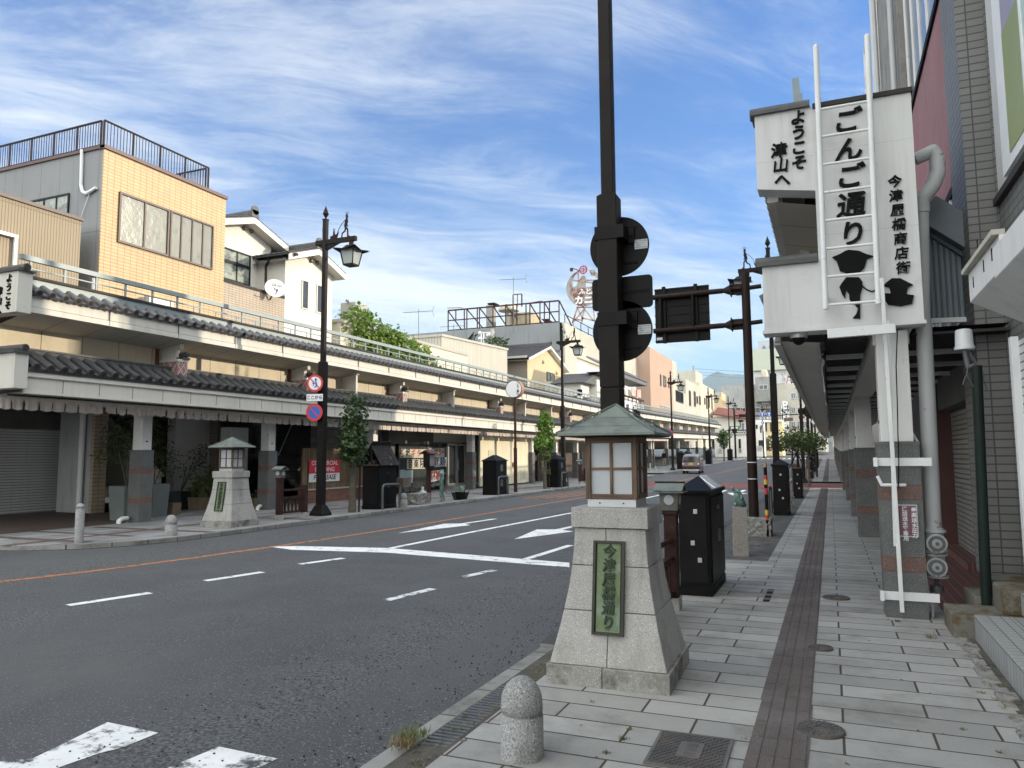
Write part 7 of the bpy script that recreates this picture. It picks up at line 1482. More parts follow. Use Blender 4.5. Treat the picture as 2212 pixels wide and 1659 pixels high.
# broken edge strip of the pavement
g = MB(); rn = random.Random(12); y = 3.0
while y < 9.2:
    g.box(XS-0.16+rn.uniform(-.03,.03), XS-0.05+rn.uniform(-.02,.03), y, y+rn.uniform(.1,.3), -0.05, rn.uniform(0.006,0.03)); y += rn.uniform(.15,.32)
g.poly([(XS-0.10,-3,0.005),(XS+0.02,-3,0.005),(XS+0.02,9.3,0.005),(XS-0.10,9.3,0.005)],1); tag(g.build('broken_edging', [m_rough, m_dirt], bevel=0.01), kind='structure')
# red tiled entrance floor, recessed shutter and maroon pillar
m_rtile = brick(mat('red_floor_tile', (0.105,0.04,0.033), 0.55, 0.15, 2), 'yx', 0.24, 0.12, 0.006, (0.20,0.15,0.14), 0.5, 0.12, 0.3)
g = MB(); g.poly([(1.10,9.62,0.012),(2.6,9.98,0.012),(2.6,18.3,0.012),(1.10,18.3,0.012)]); tag(g.build('red_tiled_floor', m_rtile), kind='structure')
t = thing('recessed_shop', 'dim recessed shop with roller shutter and maroon pillar under the right arcade', 'shop'); 
X_ = 2.15; ya = gx(*K('RU',722,800),X_).y; yb = gx(*K('RU',592,800),X_).y
g = MB(); g.box(X_-0.05,X_,ya-0.3,yb,0.12,2.55); g.box(X_-0.12,X_-0.05,ya-0.35,ya-0.25,0.1,2.6,1); g.build('roller_shutter', [mat('brown_shutter', (0.20,0.19,0.165), 0.5) if 0 else brick(mat('brown_grey_shutter', (0.22,0.215,0.20), 0.5, 0.12, 1, metal=0.3, streak=0.3), 'wall', 30, 0.085, 0.016, (0.06,0.06,0.055), 0, 0.03, 0.9, msm=0.9), m_steel], t)
g = MB(); g.box(X_-0.35,X_+0.3,yb,yb+0.35,0,3.3); g.build('pillar', mat('maroon_pillar', (0.065,0.022,0.020), 0.5, 0.15, 2), t)
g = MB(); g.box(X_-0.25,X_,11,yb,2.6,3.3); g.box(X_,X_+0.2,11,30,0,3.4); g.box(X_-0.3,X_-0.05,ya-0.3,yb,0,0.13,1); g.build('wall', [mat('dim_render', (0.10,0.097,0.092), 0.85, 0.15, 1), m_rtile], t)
# blue-grey corrugated infill above the arcade
m_bcorr = brick(mat('blue_grey_corrugated', (0.155,0.19,0.215), 0.5, 0.06, 1, dirt=((0.11,0.08,0.06), 6, 0.68, 0.72)), 'xz', 0.062, 30, 0.016, (0.085,0.105,0.12), 0, 0.03, 0.9, msm=0.8)
YC = 10.6; pts = [gy(*K('RW',x,y),YC) for x, y in ((100,330),(690,660),(690,1320),(100,1340))]
t = thing('corrugated_infill', 'blue-grey corrugated panel with sloping metal capping between signboard and tiled wall', 'wall panel'); g = MB(); g.prism([(p.x,p.z) for p in pts],'y',YC,YC+0.05); g.build('sheet', m_bcorr, t, fix=True)
g = MB(); a = gy(*K('RW',130,120),YC-0.1); b = gy(*K('RW',680,450),YC-0.1); g.beam(a, b, 0.35, 0.34, 0, (0,0,1)); a = gy(*K('RW',140,280),YC-0.03); b = gy(*K('RW',680,620),YC-0.03); g.beam(a, b, 0.1, 0.17); g.build('capping', mat('blue_grey_cap', (0.10,0.122,0.14), 0.45, 0.08, 2), t)
g = MB(); a = gy(*K('RW',150,1340),YC-0.03); b = gy(*K('RW',700,1320),YC-0.03); g.beam(a, b, 0.06, 0.06); g.build('bottom_rail', m_whitep, t)
# pink building, concrete pier, rusty tower, lower roofs beyond
m_pinkw = mat('dusty_pink_render', (0.25,0.125,0.135), 0.9, 0.10, 1.2, 0.3, 50, dirt=((0.27,0.17,0.18), 0.8, 0.45, 0.8), streak=-0.25)
t = thing('pink_building', 'dusty pink rendered building behind the grey tiled pier, with slim windows', 'building'); X_ = 1.78
g = MB(); g.box(X_,12,11.0,16.6,3.4,15); g.build('wall', m_pinkw, t)
for (ya, yb, za, zb) in ((11.4,16.3,8.62,11.5),(11.3,15.9,3.6,5.45)):
    w_ = thing('x', None, None) if 0 else None; g = MB(); g.box(X_-0.04,X_+0.05,ya,yb,za-0.12,za,0); g.box(X_-0.04,X_+0.05,ya,yb,zb,zb+0.12,0)
    n = 5
    for k in range(n+1): y = ya+(yb-ya)*k/n; g.box(X_-0.035,X_+0.05,y-0.045,y+0.045,za,zb,1)
    w_ = g.build('window', [m_ink, m_whitep], t); g = MB(); g.box(X_-0.01,X_+0.01,ya,yb,za,zb); g.build('pane', mat('dull_grey_glass', (0.15,0.155,0.155), 0.15, 0.15, 0.8), w_)
t = thing('concrete_stair_tower', 'rough grey concrete tower with pipes behind the pink building', 'building'); g = MB(); g.box(X_-0.12,12,16.62,21.4,3.4,16); g.build('wall', mat('rough_concrete', (0.24,0.235,0.225), 0.95, 0.15, 1.5, 0.8, 20, dirt=((0.14,0.135,0.13), 2, 0.5, 0.7)), t)
g = MB(); 
for yy, r0 in ((16.9,0.06),(21.0,0.05)): g.cyl((X_-0.22,yy,5),(X_-0.22,yy,15.5),r0,r0,8)
g.build('pipe', m_pipe, t)
t = thing('rusty_white_tower', 'white boarded rooftop structure streaked with rust above the right arcade', 'structure'); m_rwhite = mat('rusty_white', (0.62,0.61,0.58), 0.8, 0.08, 1, dirt=((0.20,0.08,0.04), 1.6, 0.60, 0.72), streak=0.35)
g = MB(); x1 = gy(*K('RT',100,300),24).x; g.box(x1,2.4,24,26,6.0,18); 
for k in range(4): g.box(x1-0.03+k*0.3,x1+0.02+k*0.3,23.95,24.0,6.0,18)
g.build('boards', m_rwhite, t); g = MB(); g.beam(gy(*K('RT',150,700),22), gy(*K('RT',285,60),22), 0.22, 0.1); g.beam(gy(*K('RT',300,0),21.6), gy(*K('RT',330,690),21.6), 0.15, 0.15); g.build('brace', m_rwhite, t)
g = MB(); p = gy(*K('RT',275,390),21.5); g.box(p.x-0.22,p.x+0.22,21.2,21.5,p.z-0.5,p.z+0.5); g.build('floodlight', m_steel, t); g = MB(); g.cyl((1.45,21.45,6),(1.45,21.45,9.2),0.09,0.09,10); g.build('pipe', m_steel, t)
p = gy(*K('RS',338,430),12); g = MB(); g.beam(gy(*K('RS',342,490),12), gy(*K('RS',334,380),12), 0.16, 0.1); tag(g.build('roof_post', m_greymetal), 'grey stub post rising behind the upper left step of the signboard', 'post')
for i_, (ya, yb, h, lab) in enumerate(((21.5,36.6,9.7,'two-storey building behind the right arcade past the concrete tower'),(36.7,43.7,8.0,'low building behind the right arcade before the red side street'),(52.6,72,6.6,'low building behind the right arcade past the red side street'),(72.2,98,7.5,'long building behind the far part of the right arcade'),(98.2,126,6.8,'last building behind the right arcade near the crossing'))):
    t = thing('arcade_building', lab, 'building'); g = MB(); g.box(2.4,14,ya,yb,0,h); g.box(2.3,14,ya,yb,h,h+0.15); g.build('wall', m_conc if i_ % 2 == 0 else m_concl, t)
    g = MB(); k = 0; y = ya+0.6
    while y < yb-2.6:
        g = MB(); g.box(2.34,2.395,y,y+2.2,prof(y)+0.1,prof(y)+2.7); g.build('roller_shutter', m_shut, t); y += 2.8
# covers and grates in the pavement
m_iron = mat('cast_iron', (0.075,0.072,0.070), 0.6, 0.2, 6, 0.1, 60, dirt=((0.12,0.09,0.07), 4, 0.5, 0.7))
def manhole(x, y, r, lab):
    g = MB(); g.cyl((0,0,-0.02),(0,0,0.006),r,r,32,0,False); 
    for rr in (0.92,0.62,0.3):
        for i in range(28):
            a0, a1 = 2*math.pi*i/28, 2*math.pi*(i+0.7)/28; g.beam((rr*r*math.cos(a0),rr*r*math.sin(a0),0.008),(rr*r*math.cos(a1),rr*r*math.sin(a1),0.008),0.012,0.006)
    for i in range(16): a = 2*math.pi*i/16; g.beam((0.35*r*math.cos(a),0.35*r*math.sin(a),0.008),(0.55*r*math.cos(a+.2),0.55*r*math.sin(a+.2),0.008),0.014,0.006); g.beam((0.67*r*math.cos(a),0.67*r*math.sin(a),0.008),(0.86*r*math.cos(a-.12),0.86*r*math.sin(a-.12),0.008),0.014,0.006)
    tag(g.build('manhole_cover', m_iron, loc=(x,y,0.011)), lab, 'manhole cover', 'round iron covers in the pavement')
p = gz(*K('RB',1085,1005)); manhole(p.x,p.y,0.15,'nearest round iron cover, touching the brown tactile strip'); p = gz(*K('RB',1085,548)); manhole(p.x,p.y,0.11,'small round cover on the edge of the tactile strip, second from the front'); p = gz(*K('RB',1170,268)); manhole(p.x,p.y,0.16,'round iron cover in the slabs left of the first column')
p0 = [gz(*K('RB',x,y)) for x, y in ((110,1172),(222,1032),(600,1085),(520,1209))]
cx = sum(p.x for p in p0)/4; cy = sum(p.y for p in p0)/4
t = thing('utility_cover', 'square cross-hatched iron cover in the foreground pavement', 'utility cover', (cx,cy,0.004), R(1)); g = MB(); w = 0.21; d = 0.26; g.box(-w,w,-d,d,-0.02,0.006); g.box(-w-0.02,-w,-d-0.02,d+0.02,-0.02,0.010,1); g.box(w,w+0.02,-d-0.02,d+0.02,-0.02,0.010,1); g.box(-w,w,d,d+0.02,-0.02,0.010,1); g.box(-w,w,-d-0.02,-d,-0.02,0.010,1)
for k in range(-12, 13):
    for s in (1,-1):
        a = Vector((k*0.04,-d,0.008)); b = a+Vector((s*2*d*0.7,2*d,0)); 
        def cl(a, b):
            tmin, tmax = 0, 1
            dx = b.x-a.x
            t0_, t1_ = sorted(((-w-a.x)/dx, (w-a.x)/dx)); tmin = max(tmin,t0_); tmax = min(tmax,t1_)
            return (a.lerp(b,tmin), a.lerp(b,tmax)) if tmin < tmax else None
        c_ = cl(a,b)
        if c_: g.beam(c_[0], c_[1], 0.008, 0.005)
g.box(-0.07,0.07,-0.12,0.12,0.006,0.012,1); pc_ = g.build('plate', [m_iron, mat('iron_rim', (0.10,0.095,0.09), 0.6, 0.2, 5)], t)
g = MB(); g.text('消火栓', 0.075, frame((0,0,0.0125),(0,-1,0),(1,0,0)), 0.002, 0, 0.02); g.build('lettering', m_iron, pc_)
def grate(name, corners, lab, n=9, along=True):
    P_ = [gz(*c) for c in corners]; cx = sum(p.x for p in P_)/4; cy = sum(p.y for p in P_)/4; g = MB()
    w = (max(p.x for p in P_)-min(p.x for p in P_))/2; d = (max(p.y for p in P_)-min(p.y for p in P_))/2
    g.box(-w,w,-d,d,-0.03,0.0,1); 
    for k in range(n): y = -d+2*d*(k+0.5)/n; g.box(-w,w,y-d/n*0.45,y+d/n*0.45,0,0.008)
    return tag(g.build(name, [m_iron, m_ink], loc=(cx,cy,0.003)), lab, 'drain grate', 'steel drain grates in the pavement')
grate('drain_grate', [K('RP',515,1415),K('RP',580,1300),K('RP',632,1295),K('RP',560,1418)], 'slotted steel grate in the slabs beside the black cabinet', 3)
g = MB(); z_ = -0.028
for k in range(24): g.box(-2.49,-2.27,4.35+k*0.055,4.38+k*0.055,z_,z_+0.012)
g.box(-2.5,-2.26,4.33,5.68,z_-0.02,z_,1); tag(g.build('drain_grate', [m_steel, m_ink]), 'long steel gutter grate at the kerb beside the squat bollard', 'drain grate', 'steel drain grates in the pavement')
# weeds in the joints
g = MB(); rn = random.Random(31); gl = leafmat('weed_green', (0.10,0.13,0.035)); gd = leafmat('weed_dry', (0.20,0.15,0.07))
def tuft(x, y, z, n, h, mi=0):
    for _ in range(n):
        a = rn.uniform(0,6.28); l_ = h*rn.uniform(.4,1); o = Vector((x+rn.gauss(0,h*0.35),y+rn.gauss(0,h*0.35),z)); d = Vector((math.cos(a)*0.7,math.sin(a)*0.7,rn.uniform(0.25,1)))*l_; s_ = Vector((-math.sin(a),math.cos(a),0))*0.0035
        g.add([o-s_,o+s_,o+d*0.6+s_*0.7,o+d],[(0,1,2),(0,2,3)],mi)
for x, y, n, h, mi in [(*gz(1640,1575)[:2],60,0.05,0)]: pass
for (u, v), n, h, mi in (((886,1598),160,0.11,0),((870,1612),150,0.10,1),((910,1590),80,0.08,0),((1345,1600),90,0.03,0),((1360,1580),60,0.025,0),((1310,1630),60,0.03,0),((1280,1520),25,0.03,1),((1255,1570),25,0.02,0),((1190,1470),20,0.05,0),((1830,1655),40,0.02,0),((2160,1630),40,0.03,1),((2080,1580),30,0.03,0),((2010,1380),40,0.09,1),((1610,1600),20,0.03,0),((1780,1600),20,0.02,0),((2120,1500),30,0.04,1),((2200,1560),40,0.04,0),((1940,1345),40,0.05,0),((1560,1475),20,0.02,1),((1610,1250),25,0.04,1),((1640,1180),30,0.05,1)):
    p = gz(u, v, -0.01); tuft(p.x, p.y, p.z+0.005, n, h, mi)
for k in range(60): tuft(rn.uniform(-2.45,-2.28), rn.uniform(3.6,6.4), -0.015, 6, 0.03, rn.randint(0,1))
for k in range(40): tuft(XS-0.12+rn.uniform(-.06,.06), rn.uniform(4,9.2), 0.004, 6, 0.04, rn.randint(0,1))
for k in range(46):
    y_ = 4.2+0.30*rn.randint(0,26); x_ = rn.uniform(-2.1,1.4)
    if x_ < -0.6 or x_ > -0.1: tuft(x_, y_-0.0, 0.002, 7, 0.014, rn.randint(0,1))
tag(g.build('weeds', [gl, gd]), 'small weeds and dry grass growing in the paving joints and gutter', 'weeds', kind='stuff')
# loose gravel shed by the old road surface
g = MB(); rn = random.Random(77)
for _ in range(1200):
    y = rn.uniform(3.2, 11); x = -2.75-abs(rn.gauss(0,0.38)) if rn.random() < 0.55 else rn.gauss(-3.9,0.35)-0.05*y; s = rn.uniform(0.004,0.013)
    o = Vector((x,y,zroad(x,y)+s*0.5)); g.add([o+Vector((s*rn.uniform(.6,1),0,0)),o+Vector((0,s,0)),o-Vector((s,0,0)),o-Vector((0,s*rn.uniform(.6,1),0)),o+Vector((0,0,s*0.8))],[(0,1,4),(1,2,4),(2,3,4),(3,0,4)],0 if rn.random() < .7 else 1)
tag(g.build('loose_gravel', [mat('gravel_dark', (0.03,0.031,0.034), 0.9), mat('gravel_pale', (0.13,0.13,0.13), 0.9)]), 'loose dark gravel scattered on the carriageway near the kerb', 'gravel', kind='stuff')
# ---------------- farther buildings, left ----------------
B = thing('grey_concrete_building', 'large stained grey concrete building with a rusty rooftop frame, tank and chimney', 'building'); X_ = -23.0; c = gx(1210,698,X_); zt = c.z
xl = gy(*K('R8',300,950),c.y).x; zl = gy(*K('R8',300,950),c.y).z
ye = gx(1386,785,X_).y
g = MB(); g.box(xl-8,X_,c.y,c.y+0.1,3,zt-2.6,0); g.box(xl-8,X_,c.y+0.1,ye,3,zt,0); g.box(xl-8,X_+0.15,c.y-0.15,c.y+0.1,zt-2.6,zt+0.05,1); g.box(X_,X_+0.5,c.y-0.15,c.y+3.4,3,zt+0.05,2); g.build('wall', [m_conc, mat('blue_grey_concrete', (0.22,0.235,0.245), 0.9, 0.1, 0.4, streak=0.3), m_concl], B)
g = MB(); g.box(X_,X_+0.35,c.y+3.4,ye,zt-2.8,zt,0); g.box(X_,X_+0.2,c.y+3.4,ye,3,zt-2.8,0); g.box(X_+0.2,X_+0.3,c.y+4,ye-2,zt-6.2,zt-3.2,1)
g.build('front', [m_concl, mat('pale_blue_panel', (0.42,0.45,0.49), 0.8, 0.06, 0.5)], B)
for k in range(2): q = gx(*K('R8',1885,930+k*45),X_+0.5); g = MB(); g.box(X_+0.5,X_+0.62,q.y-0.25,q.y+0.25,q.z-0.25,q.z+0.25); g.build('hooded_vent', m_conc, B)
win(B, X_+0.2, c.y+7, c.y+11, zt-9.5, zt-7.6, 3, 1, m_alu, m_gl)
# rooftop frame
m_rsteel = mat('rusty_steel', (0.055,0.028,0.024), 0.8, 0.3, 4)
t = thing('billboard_frame', 'rusty open steel framework along the roof edge of the grey concrete building', 'frame'); yF = c.y+0.1
def fp(x, y): return gy(*K('R8', x, y), yF)
g = MB()
top = [(315,655),(1825,520)]; 
for (a, b, w) in (((315,655),(1825,520),.13),((315,792),(1825,665),.10),((315,925),(1825,805),.10)): g.beam(fp(*a), fp(*b), w, w)
for x in (315,420,535,570,712,742,925,1098,1200,1250,1375,1428,1565,1625,1695,1825):
    u = (x-315)/1510; y0 = 655-135*u; y1 = 925-120*u; y1 = y1 if x not in (420,) else y0+130; g.beam(fp(x,y0), fp(x,y1+(30 if x in (315,570,742,925,1825) else 0)), 0.09, 0.09, 0, (0,1,0))
for a, b in (((315,660),(440,930)),((570,635),(740,910)),((745,620),(850,830)),((935,605),(1045,860)),((1100,590),(1180,740)),((1430,560),(1545,845)),((1625,545),(1740,825)),((1830,525),(1930,830))):
    A, Bq = fp(*a), fp(*b); Bq = Bq + Vector((0,1.5,0)); g.beam(A, Bq, 0.09, 0.09)
for x in (1200,1318): g.beam(fp(x,430 if x == 1318 else 440), fp(x,600), 0.10, 0.10, 0, (0,1,0))
g.beam(fp(1200,438), fp(1318,427), 0.08, 0.08); g.beam(fp(1258,432), fp(1258,600), 0.06, 0.06, 0, (0,1,0))
for a in (((525,640),(500,615),(300,620)),((1105,590),(1120,570),(1095,575)),((1430,550),(1590,522),(1608,540))): g.tube([fp(*p) for p in a], 0.03, 6)
g.build('members', m_rsteel, t)
def bx(name, r0, r1, Y, d, m, parent, reg='R8'):
    a = gy(*K(reg,*r0),Y); b = gy(*K(reg,*r1),Y); g = MB(); g.box(a.x,b.x,Y,Y+d,min(a.z,b.z),max(a.z,b.z)); return g.build(name, m, parent)
t = thing('roof_chimney', 'square grey rendered chimney with a flat black cap behind the rooftop frame', 'chimney'); bx('stack',(832,585),(912,905),yF+2.5,1.0,m_conc,t); bx('cap',(850,552),(945,562),yF+2.4,1.2,m_ink,t)
t = thing('roof_tank', 'rust-stained boxy water tank on the roof of the grey concrete building', 'tank'); bx('tank',(1155,695),(1440,850),yF+2.5,3.0,mat('stained_tank', (0.37,0.32,0.22), 0.8, 0.12, 0.8, dirt=((0.13,0.085,0.05), 0.8, 0.5, 0.75), streak=0.4),t)
t = thing('roof_cowl', 'pale mushroom ventilation cowl on a post behind the rooftop frame', 'vent'); bx('post',(1100,660),(1150,870),yF+2.0,0.5,m_concl,t); q = gy(*K('R8',1140,650),yF+2.2); g = MB(); g.lathe((q.x,q.y,q.z),[(1.05,-0.1),(1.05,0.1),(0.8,0.45),(0.3,0.6),(0.02,0.62)],16); g.build('cowl', m_concl, t)
t = thing('roof_hatch', 'small tilted dark panel on the roof right of the stained tank', 'hatch'); g = MB(); a = gy(*K('R8',1580,770),yF+2); b = gy(*K('R8',1680,765),yF+2); g.add([a,b,b+Vector((1.4,0.5,-1.2)),a+Vector((1.2,0.5,-1.2))],[(0,1,2,3)]); g.box(a.x+0.6,a.x+0.7,yF+2.4,yF+2.5,zt-0.2,zt+1.0); g.build('panel', m_rsteel, t)
# utility pole top with insulators
t = thing('utility_pole', 'utility pole top with white crossarms, insulators and loops of black cable before the concrete building', 'utility pole'); yU = 58.0; up_ = lambda x, y: gy(*K('R8',x,y),yU)
g = MB(); a = up_(915,905); g.cyl((a.x,yU,0),(a.x,yU,a.z),0.17,0.13,12); g.build('pole', m_concl, t); g = MB()
for a, b in (((745,955),(945,950)),((745,1035),(830,1032)),((850,985),(930,985)),((835,1115),(955,1118))): g.beam(up_(*a), up_(*b), 0.08, 0.08)
for x in (765,800): g.beam(up_(x,950), up_(x,1105), 0.07, 0.07, 0, (0,1,0))
for x, y in ((745,960),(745,1035),(855,990),(880,985)): g.ball(up_(x,y), 0.16, 0, 5, 8)
g.build('crossarm', m_whitep, t); g = MB(); rn = random.Random(3)
for k in range(9):
    a = up_(rn.uniform(640,740), rn.uniform(940,990)); pts = [a]
    r_ = rn.uniform(0.5,1.3); n = 8
    for j in range(1, n+1): th = math.pi*(0.2+1.1*j/n); pts.append(a+Vector((-r_*0.6-r_*math.cos(th)*0.7+0.3, 0, -r_*0.4+ -r_*math.sin(th)*0.2 - 0.15*j)))
    g.tube(pts, 0.03, 5)
for k in range(6):
    a = up_(905+10*k,1030); g.tube([a, up_(950+12*k,1022+3*k), up_(1010+12*k,1030+6*k), up_(1050+10*k,1085)], 0.03, 5)
g.build('cable_loops', m_ink, t); g = MB(); leaves(g, [(*(up_(960,1085)),0.9,0.5),(*(up_(1050,1075)),0.8,0.5),(*(up_(880,1075)),0.6,0.5)], 260, 0.22, rn); g.build('creeper', m_leafd, t)
# round futon shop sign
D5 = (2250,950,0.30137); sp_ = lambda x, y, Y: gy((D5[0]+x*D5[2])*0.54004,(D5[1]+y*D5[2])*0.54004,Y); yS = 76.0
cc = sp_(285,665,yS); rr = sp_(285,665,yS).x-sp_(50,665,yS).x
t = thing('round_roof_sign', 'big rusty round rooftop sign reading ふとん カニ on a steel stand, half behind the near pole', 'sign', (cc.x,yS,cc.z))
def sq(x, y): p = sp_(x,y,yS); return (p.x-cc.x, p.z-cc.z)
m_rs = mat('rust_streaked_sign', (0.30,0.29,0.27), 0.8, 0.1, 0.6, dirt=((0.17,0.05,0.03), 0.9, 0.47, 0.56), streak=0.3)
g = MB()
outer = [(rr*math.cos(a),rr*math.sin(a)) for a in [R(100+k*(350-100)/30) for k in range(31)]]
inner = [sq(*p) for p in ((470,640),(420,640),(360,655),(310,660),(300,600),(312,545),(290,505),(262,505),(235,545),(200,590),(185,640),(150,665),(130,640),(125,580),(150,510),(200,460))]
g.prism(outer+inner,'y',0,0.15); g.build('disc', m_rs, t, fix=True)
g = MB(); a = sq(480,510); g.prism([(rr*0.35*math.cos(R(k)),rr*math.sin(R(k))*1.0) for k in ()] or [sq(350,430),sq(420,425),sq(480,500),sq(500,620),sq(470,560),sq(430,510),sq(380,500)],'y',0,0.15); g.build('disc_edge', m_rs, t, fix=True)
m_rred = mat('sign_red_rust', (0.30,0.03,0.035), 0.6, 0.15, 2)
g = MB(); c2 = sq(277,430); Mx = Matrix.Translation((c2[0],-0.05,c2[1])); ring(g, rr*0.17, rr*0.24, 0, 0, Mx, 24); r2 = rr*0.2
for zz in (-0.35,0.0,0.35): g.box(-r2*0.85,r2*0.85,-0.06,-0.02,zz*r2-r2*0.09,zz*r2+r2*0.09,0,Matrix.Translation((c2[0],0,c2[1])))
g.box(-r2*0.09,r2*0.09,-0.06,-0.02,-r2,r2,0,Matrix.Translation((c2[0],0,c2[1]))); g.build('crest', m_rred, t)
g = MB(); fs = rr*0.36
for ch, p in zip('ふとん', ((258,725),(345,720),(420,715))): q = sq(*p); g.text(ch, fs, frame((q[0],-0.03,q[1]),(1,0,0),(0,0,1)), 0.05, 0, 0.04)
for ch, p in zip('カニ', ((220,840),(345,835))): q = sq(*p); g.text(ch, fs*1.35, frame((q[0],-0.03,q[1]),(1,0,0),(0,0,1)), 0.05, 0, 0.05)
g.build('lettering', m_whitep, t)
g = MB(); 
for a, b in (((190,915),(120,1130)),((280,930),(240,1140)),((270,950),(140,1110)),((400,940),(420,1120)),((180,920),(400,920)),((150,1080),(250,1090)),((240,1060),(420,1100)),((190,930),(260,1080)),((280,940),(400,1100)),((200,460),(200,900)),((262,500),(262,930)),((130,560),(420,600)),((120,830),(420,800)),((310,560),(420,560))):
    A, Bq = sq(*a), sq(*b); g.beam((A[0],0.3,A[1]),(Bq[0],0.3,Bq[1]),0.14,0.14)
g.build('stand', mat('rusty_white_steel', (0.40,0.30,0.26), 0.8, 0.2, 2, dirt=((0.17,0.06,0.04), 1.2, 0.5, 0.6)), t)
g = MB(); o_ = sq(125,405); e_ = sq(220,440); g.beam((o_[0],0,o_[1]),(e_[0],0,e_[1]),0.08,0.08); g.box(o_[0]-0.2,o_[0]+0.1,-0.1,0.1,o_[1]-0.35,o_[1]); g.build('flood_arm', m_rsteel, t)
g = MB(); 
for z in (0.9,0.15): g.beam((X_+0.3,c.y+0.5,zt+z),(X_+0.3,ye,zt+z),0.06,0.06)
y = c.y+0.5
while y < ye: g.beam((X_+0.3,y,zt),(X_+0.3,y,zt+0.9),0.06,0.06); y += 2.5
tag(g.build('roof_guard_rail', m_rsteel), 'thin rusty guard rail on the roof edge under the round sign', 'railing')
# white corner shop with small tiled roof between the two stretches of arcade
B = thing('corner_shop', 'white corner shop with small tiled roof, balcony rail and lettered panels between the arcade stretches', 'shop'); X_ = -17.4; S = (2450,1350,0.36765); sp2 = lambda x, y: gx((S[0]+x*S[2])*0.54004,(S[1]+y*S[2])*0.54004,X_)
a = sp2(110,480); b = sp2(275,500); ya = gx(1290,850,X_).y; yb = b.y; zr = b.z
g = MB(); g.box(-22,X_,ya,yb,2.9,zr-0.9,0); g.box(-22,X_+0.02,ya,yb,0,2.9,1); g.build('wall', [m_wstucco, m_concl], B)
g = MB(); xx = lambda u: X_+0.9-u; g.add([(X_+0.9,ya-0.3,zr),(X_+0.9,yb+0.2,zr),(X_-0.9,yb+0.2,zr+1.0),(X_-0.9,ya-0.3,zr+1.0),(X_+0.9,ya-0.3,zr-0.3),(X_+0.9,yb+0.2,zr-0.3),(X_-0.9,yb+0.2,zr-0.3),(X_-0.9,ya-0.3,zr-0.3)],[(0,1,2,3),(0,4,5,1),(7,6,5,4)],0); tileroof(g, xx, ya-0.3, yb+0.2, 0, zr+0.04, 1.75, zr+1.0, 0.4, 0.1); g.build('roof', [m_tile2, m_coping], B)
zp = sp2(120,650).z
g = MB(); g.box(X_+0.5,X_+0.6,ya,yb,zp-0.08,zp+0.08); g.box(X_+0.5,X_+0.6,ya,yb,zp-1.15,zp-1.05); y = ya
while y < yb: g.box(X_+0.52,X_+0.58,y,y+0.12,zp-1.1,zp); y += 1.6
g.build('balcony_rail', m_maroon, B)
zq = sp2(120,720).z; g = MB(); g.box(X_+0.5,X_+0.58,ya,yb,zq-1.7,zq+0.2); 
for k in range(1,4): g.box(X_+0.58,X_+0.60,ya+(yb-ya)*k/4-0.05,ya+(yb-ya)*k/4+0.05,zq-1.7,zq+0.2,1)
pn_ = g.build('panel', [m_wsign, m_sash], B); g = MB()
for i, ch in enumerate('ごんご通り一'): g.text(ch, 1.2, frame((X_+0.59,ya+1.0+(yb-ya-1)*i/6,zq-0.75),(0,1,0),(0,0,1)), 0.01, 0, 0.02)
g.build('lettering', m_ink, pn_)
g = MB(); rn = random.Random(6)
for k in range(7): y = yb-0.6-k*0.55; g.box(X_+0.3,X_+0.34,y,y+0.4,zp+0.3,zp+0.3+rn.uniform(.5,.9),0 if k != 3 else 1)
tag(g.build('washing_line', [m_noren, mat('red_cloth', (0.55,0.05,0.03), 0.9)]), 'washing with one red cloth hanging on the corner shop balcony', 'laundry')
# small gatehouse gable on arcade roof, behind pole
t = thing('rooftop_gatehouse', 'small white porch with tiled hipped roof at the end of the first arcade', 'porch'); g0 = gx(1250,815,-18); g1 = gx(1303,815,-18); zr = g0.z
g = MB(); g.box(-20,-18,g0.y+0.5,g1.y,zr-1.4,zr-0.4,0); 
for y in (g0.y+0.7,g1.y-0.4): g.box(-18.3,-18,y-0.2,y+0.2,5.7,zr-0.9,0)
g.build('frame', m_wstucco, t); g = MB(); ym = (g0.y+g1.y)/2+0.5; g.add([(-17.5,g0.y,zr-0.4),(-17.5,g1.y+0.5,zr-0.4),(-20.5,g1.y+0.5,zr-0.4),(-20.5,g0.y,zr-0.4),(-17.6,ym,zr+0.75),(-20.5,ym,zr+0.75)],[(0,1,4),(1,2,5,4),(3,0,4,5),(3,2,1,0)]); g.build('roof', m_tile, t, fix=True)
# peach, cream and pale buildings farther on
B = thing('peach_building', 'plain peach rendered building with small slim windows beyond the corner shop', 'building'); X_ = -21.0; a = gx(1403,753,X_); b = gx(1451,775,X_); l_ = gy(1310,760,a.y)
g = MB(); g.box(-45,X_,a.y,b.y,3,(a.z+b.z)/2); g.build('wall', m_peach, B)
RFx = lambda x, y, X: gx(*K('RF',x,y),X)
for x0, x1, y0, y1, n in ((130,147,155,315,1),(172,212,170,330,2),(238,252,200,340,1),(138,262,560,628,4)): p = RFx(x0,y0,X_); q = RFx(x1,y1,X_); win(B, X_, p.y, q.y, q.z, p.z, n, 1, m_sash if n < 4 else m_alu, m_curt, 0.08, t=0.10)
B = thing('cream_window_building', 'narrow cream building with one big dark barred window beside the peach one', 'building'); p = RFx(295,0,X_); q = RFx(348,0,X_); e = RFx(470,200,X_)
g = MB(); g.box(-40,X_,b.y,e.y,3,q.z-4.2,1); g.box(-40,X_+0.02,b.y,q.y,3,q.z,0); g.build('wall', [m_concl, m_concl], B); p = RFx(338,365,X_+0.02); q2 = RFx(438,545,X_+0.02); win(B, X_+0.02, max(p.y,b.y+0.5), q2.y, q2.z, p.z, 5, 1, m_sashb, m_gl, 0.1, t=0.12)
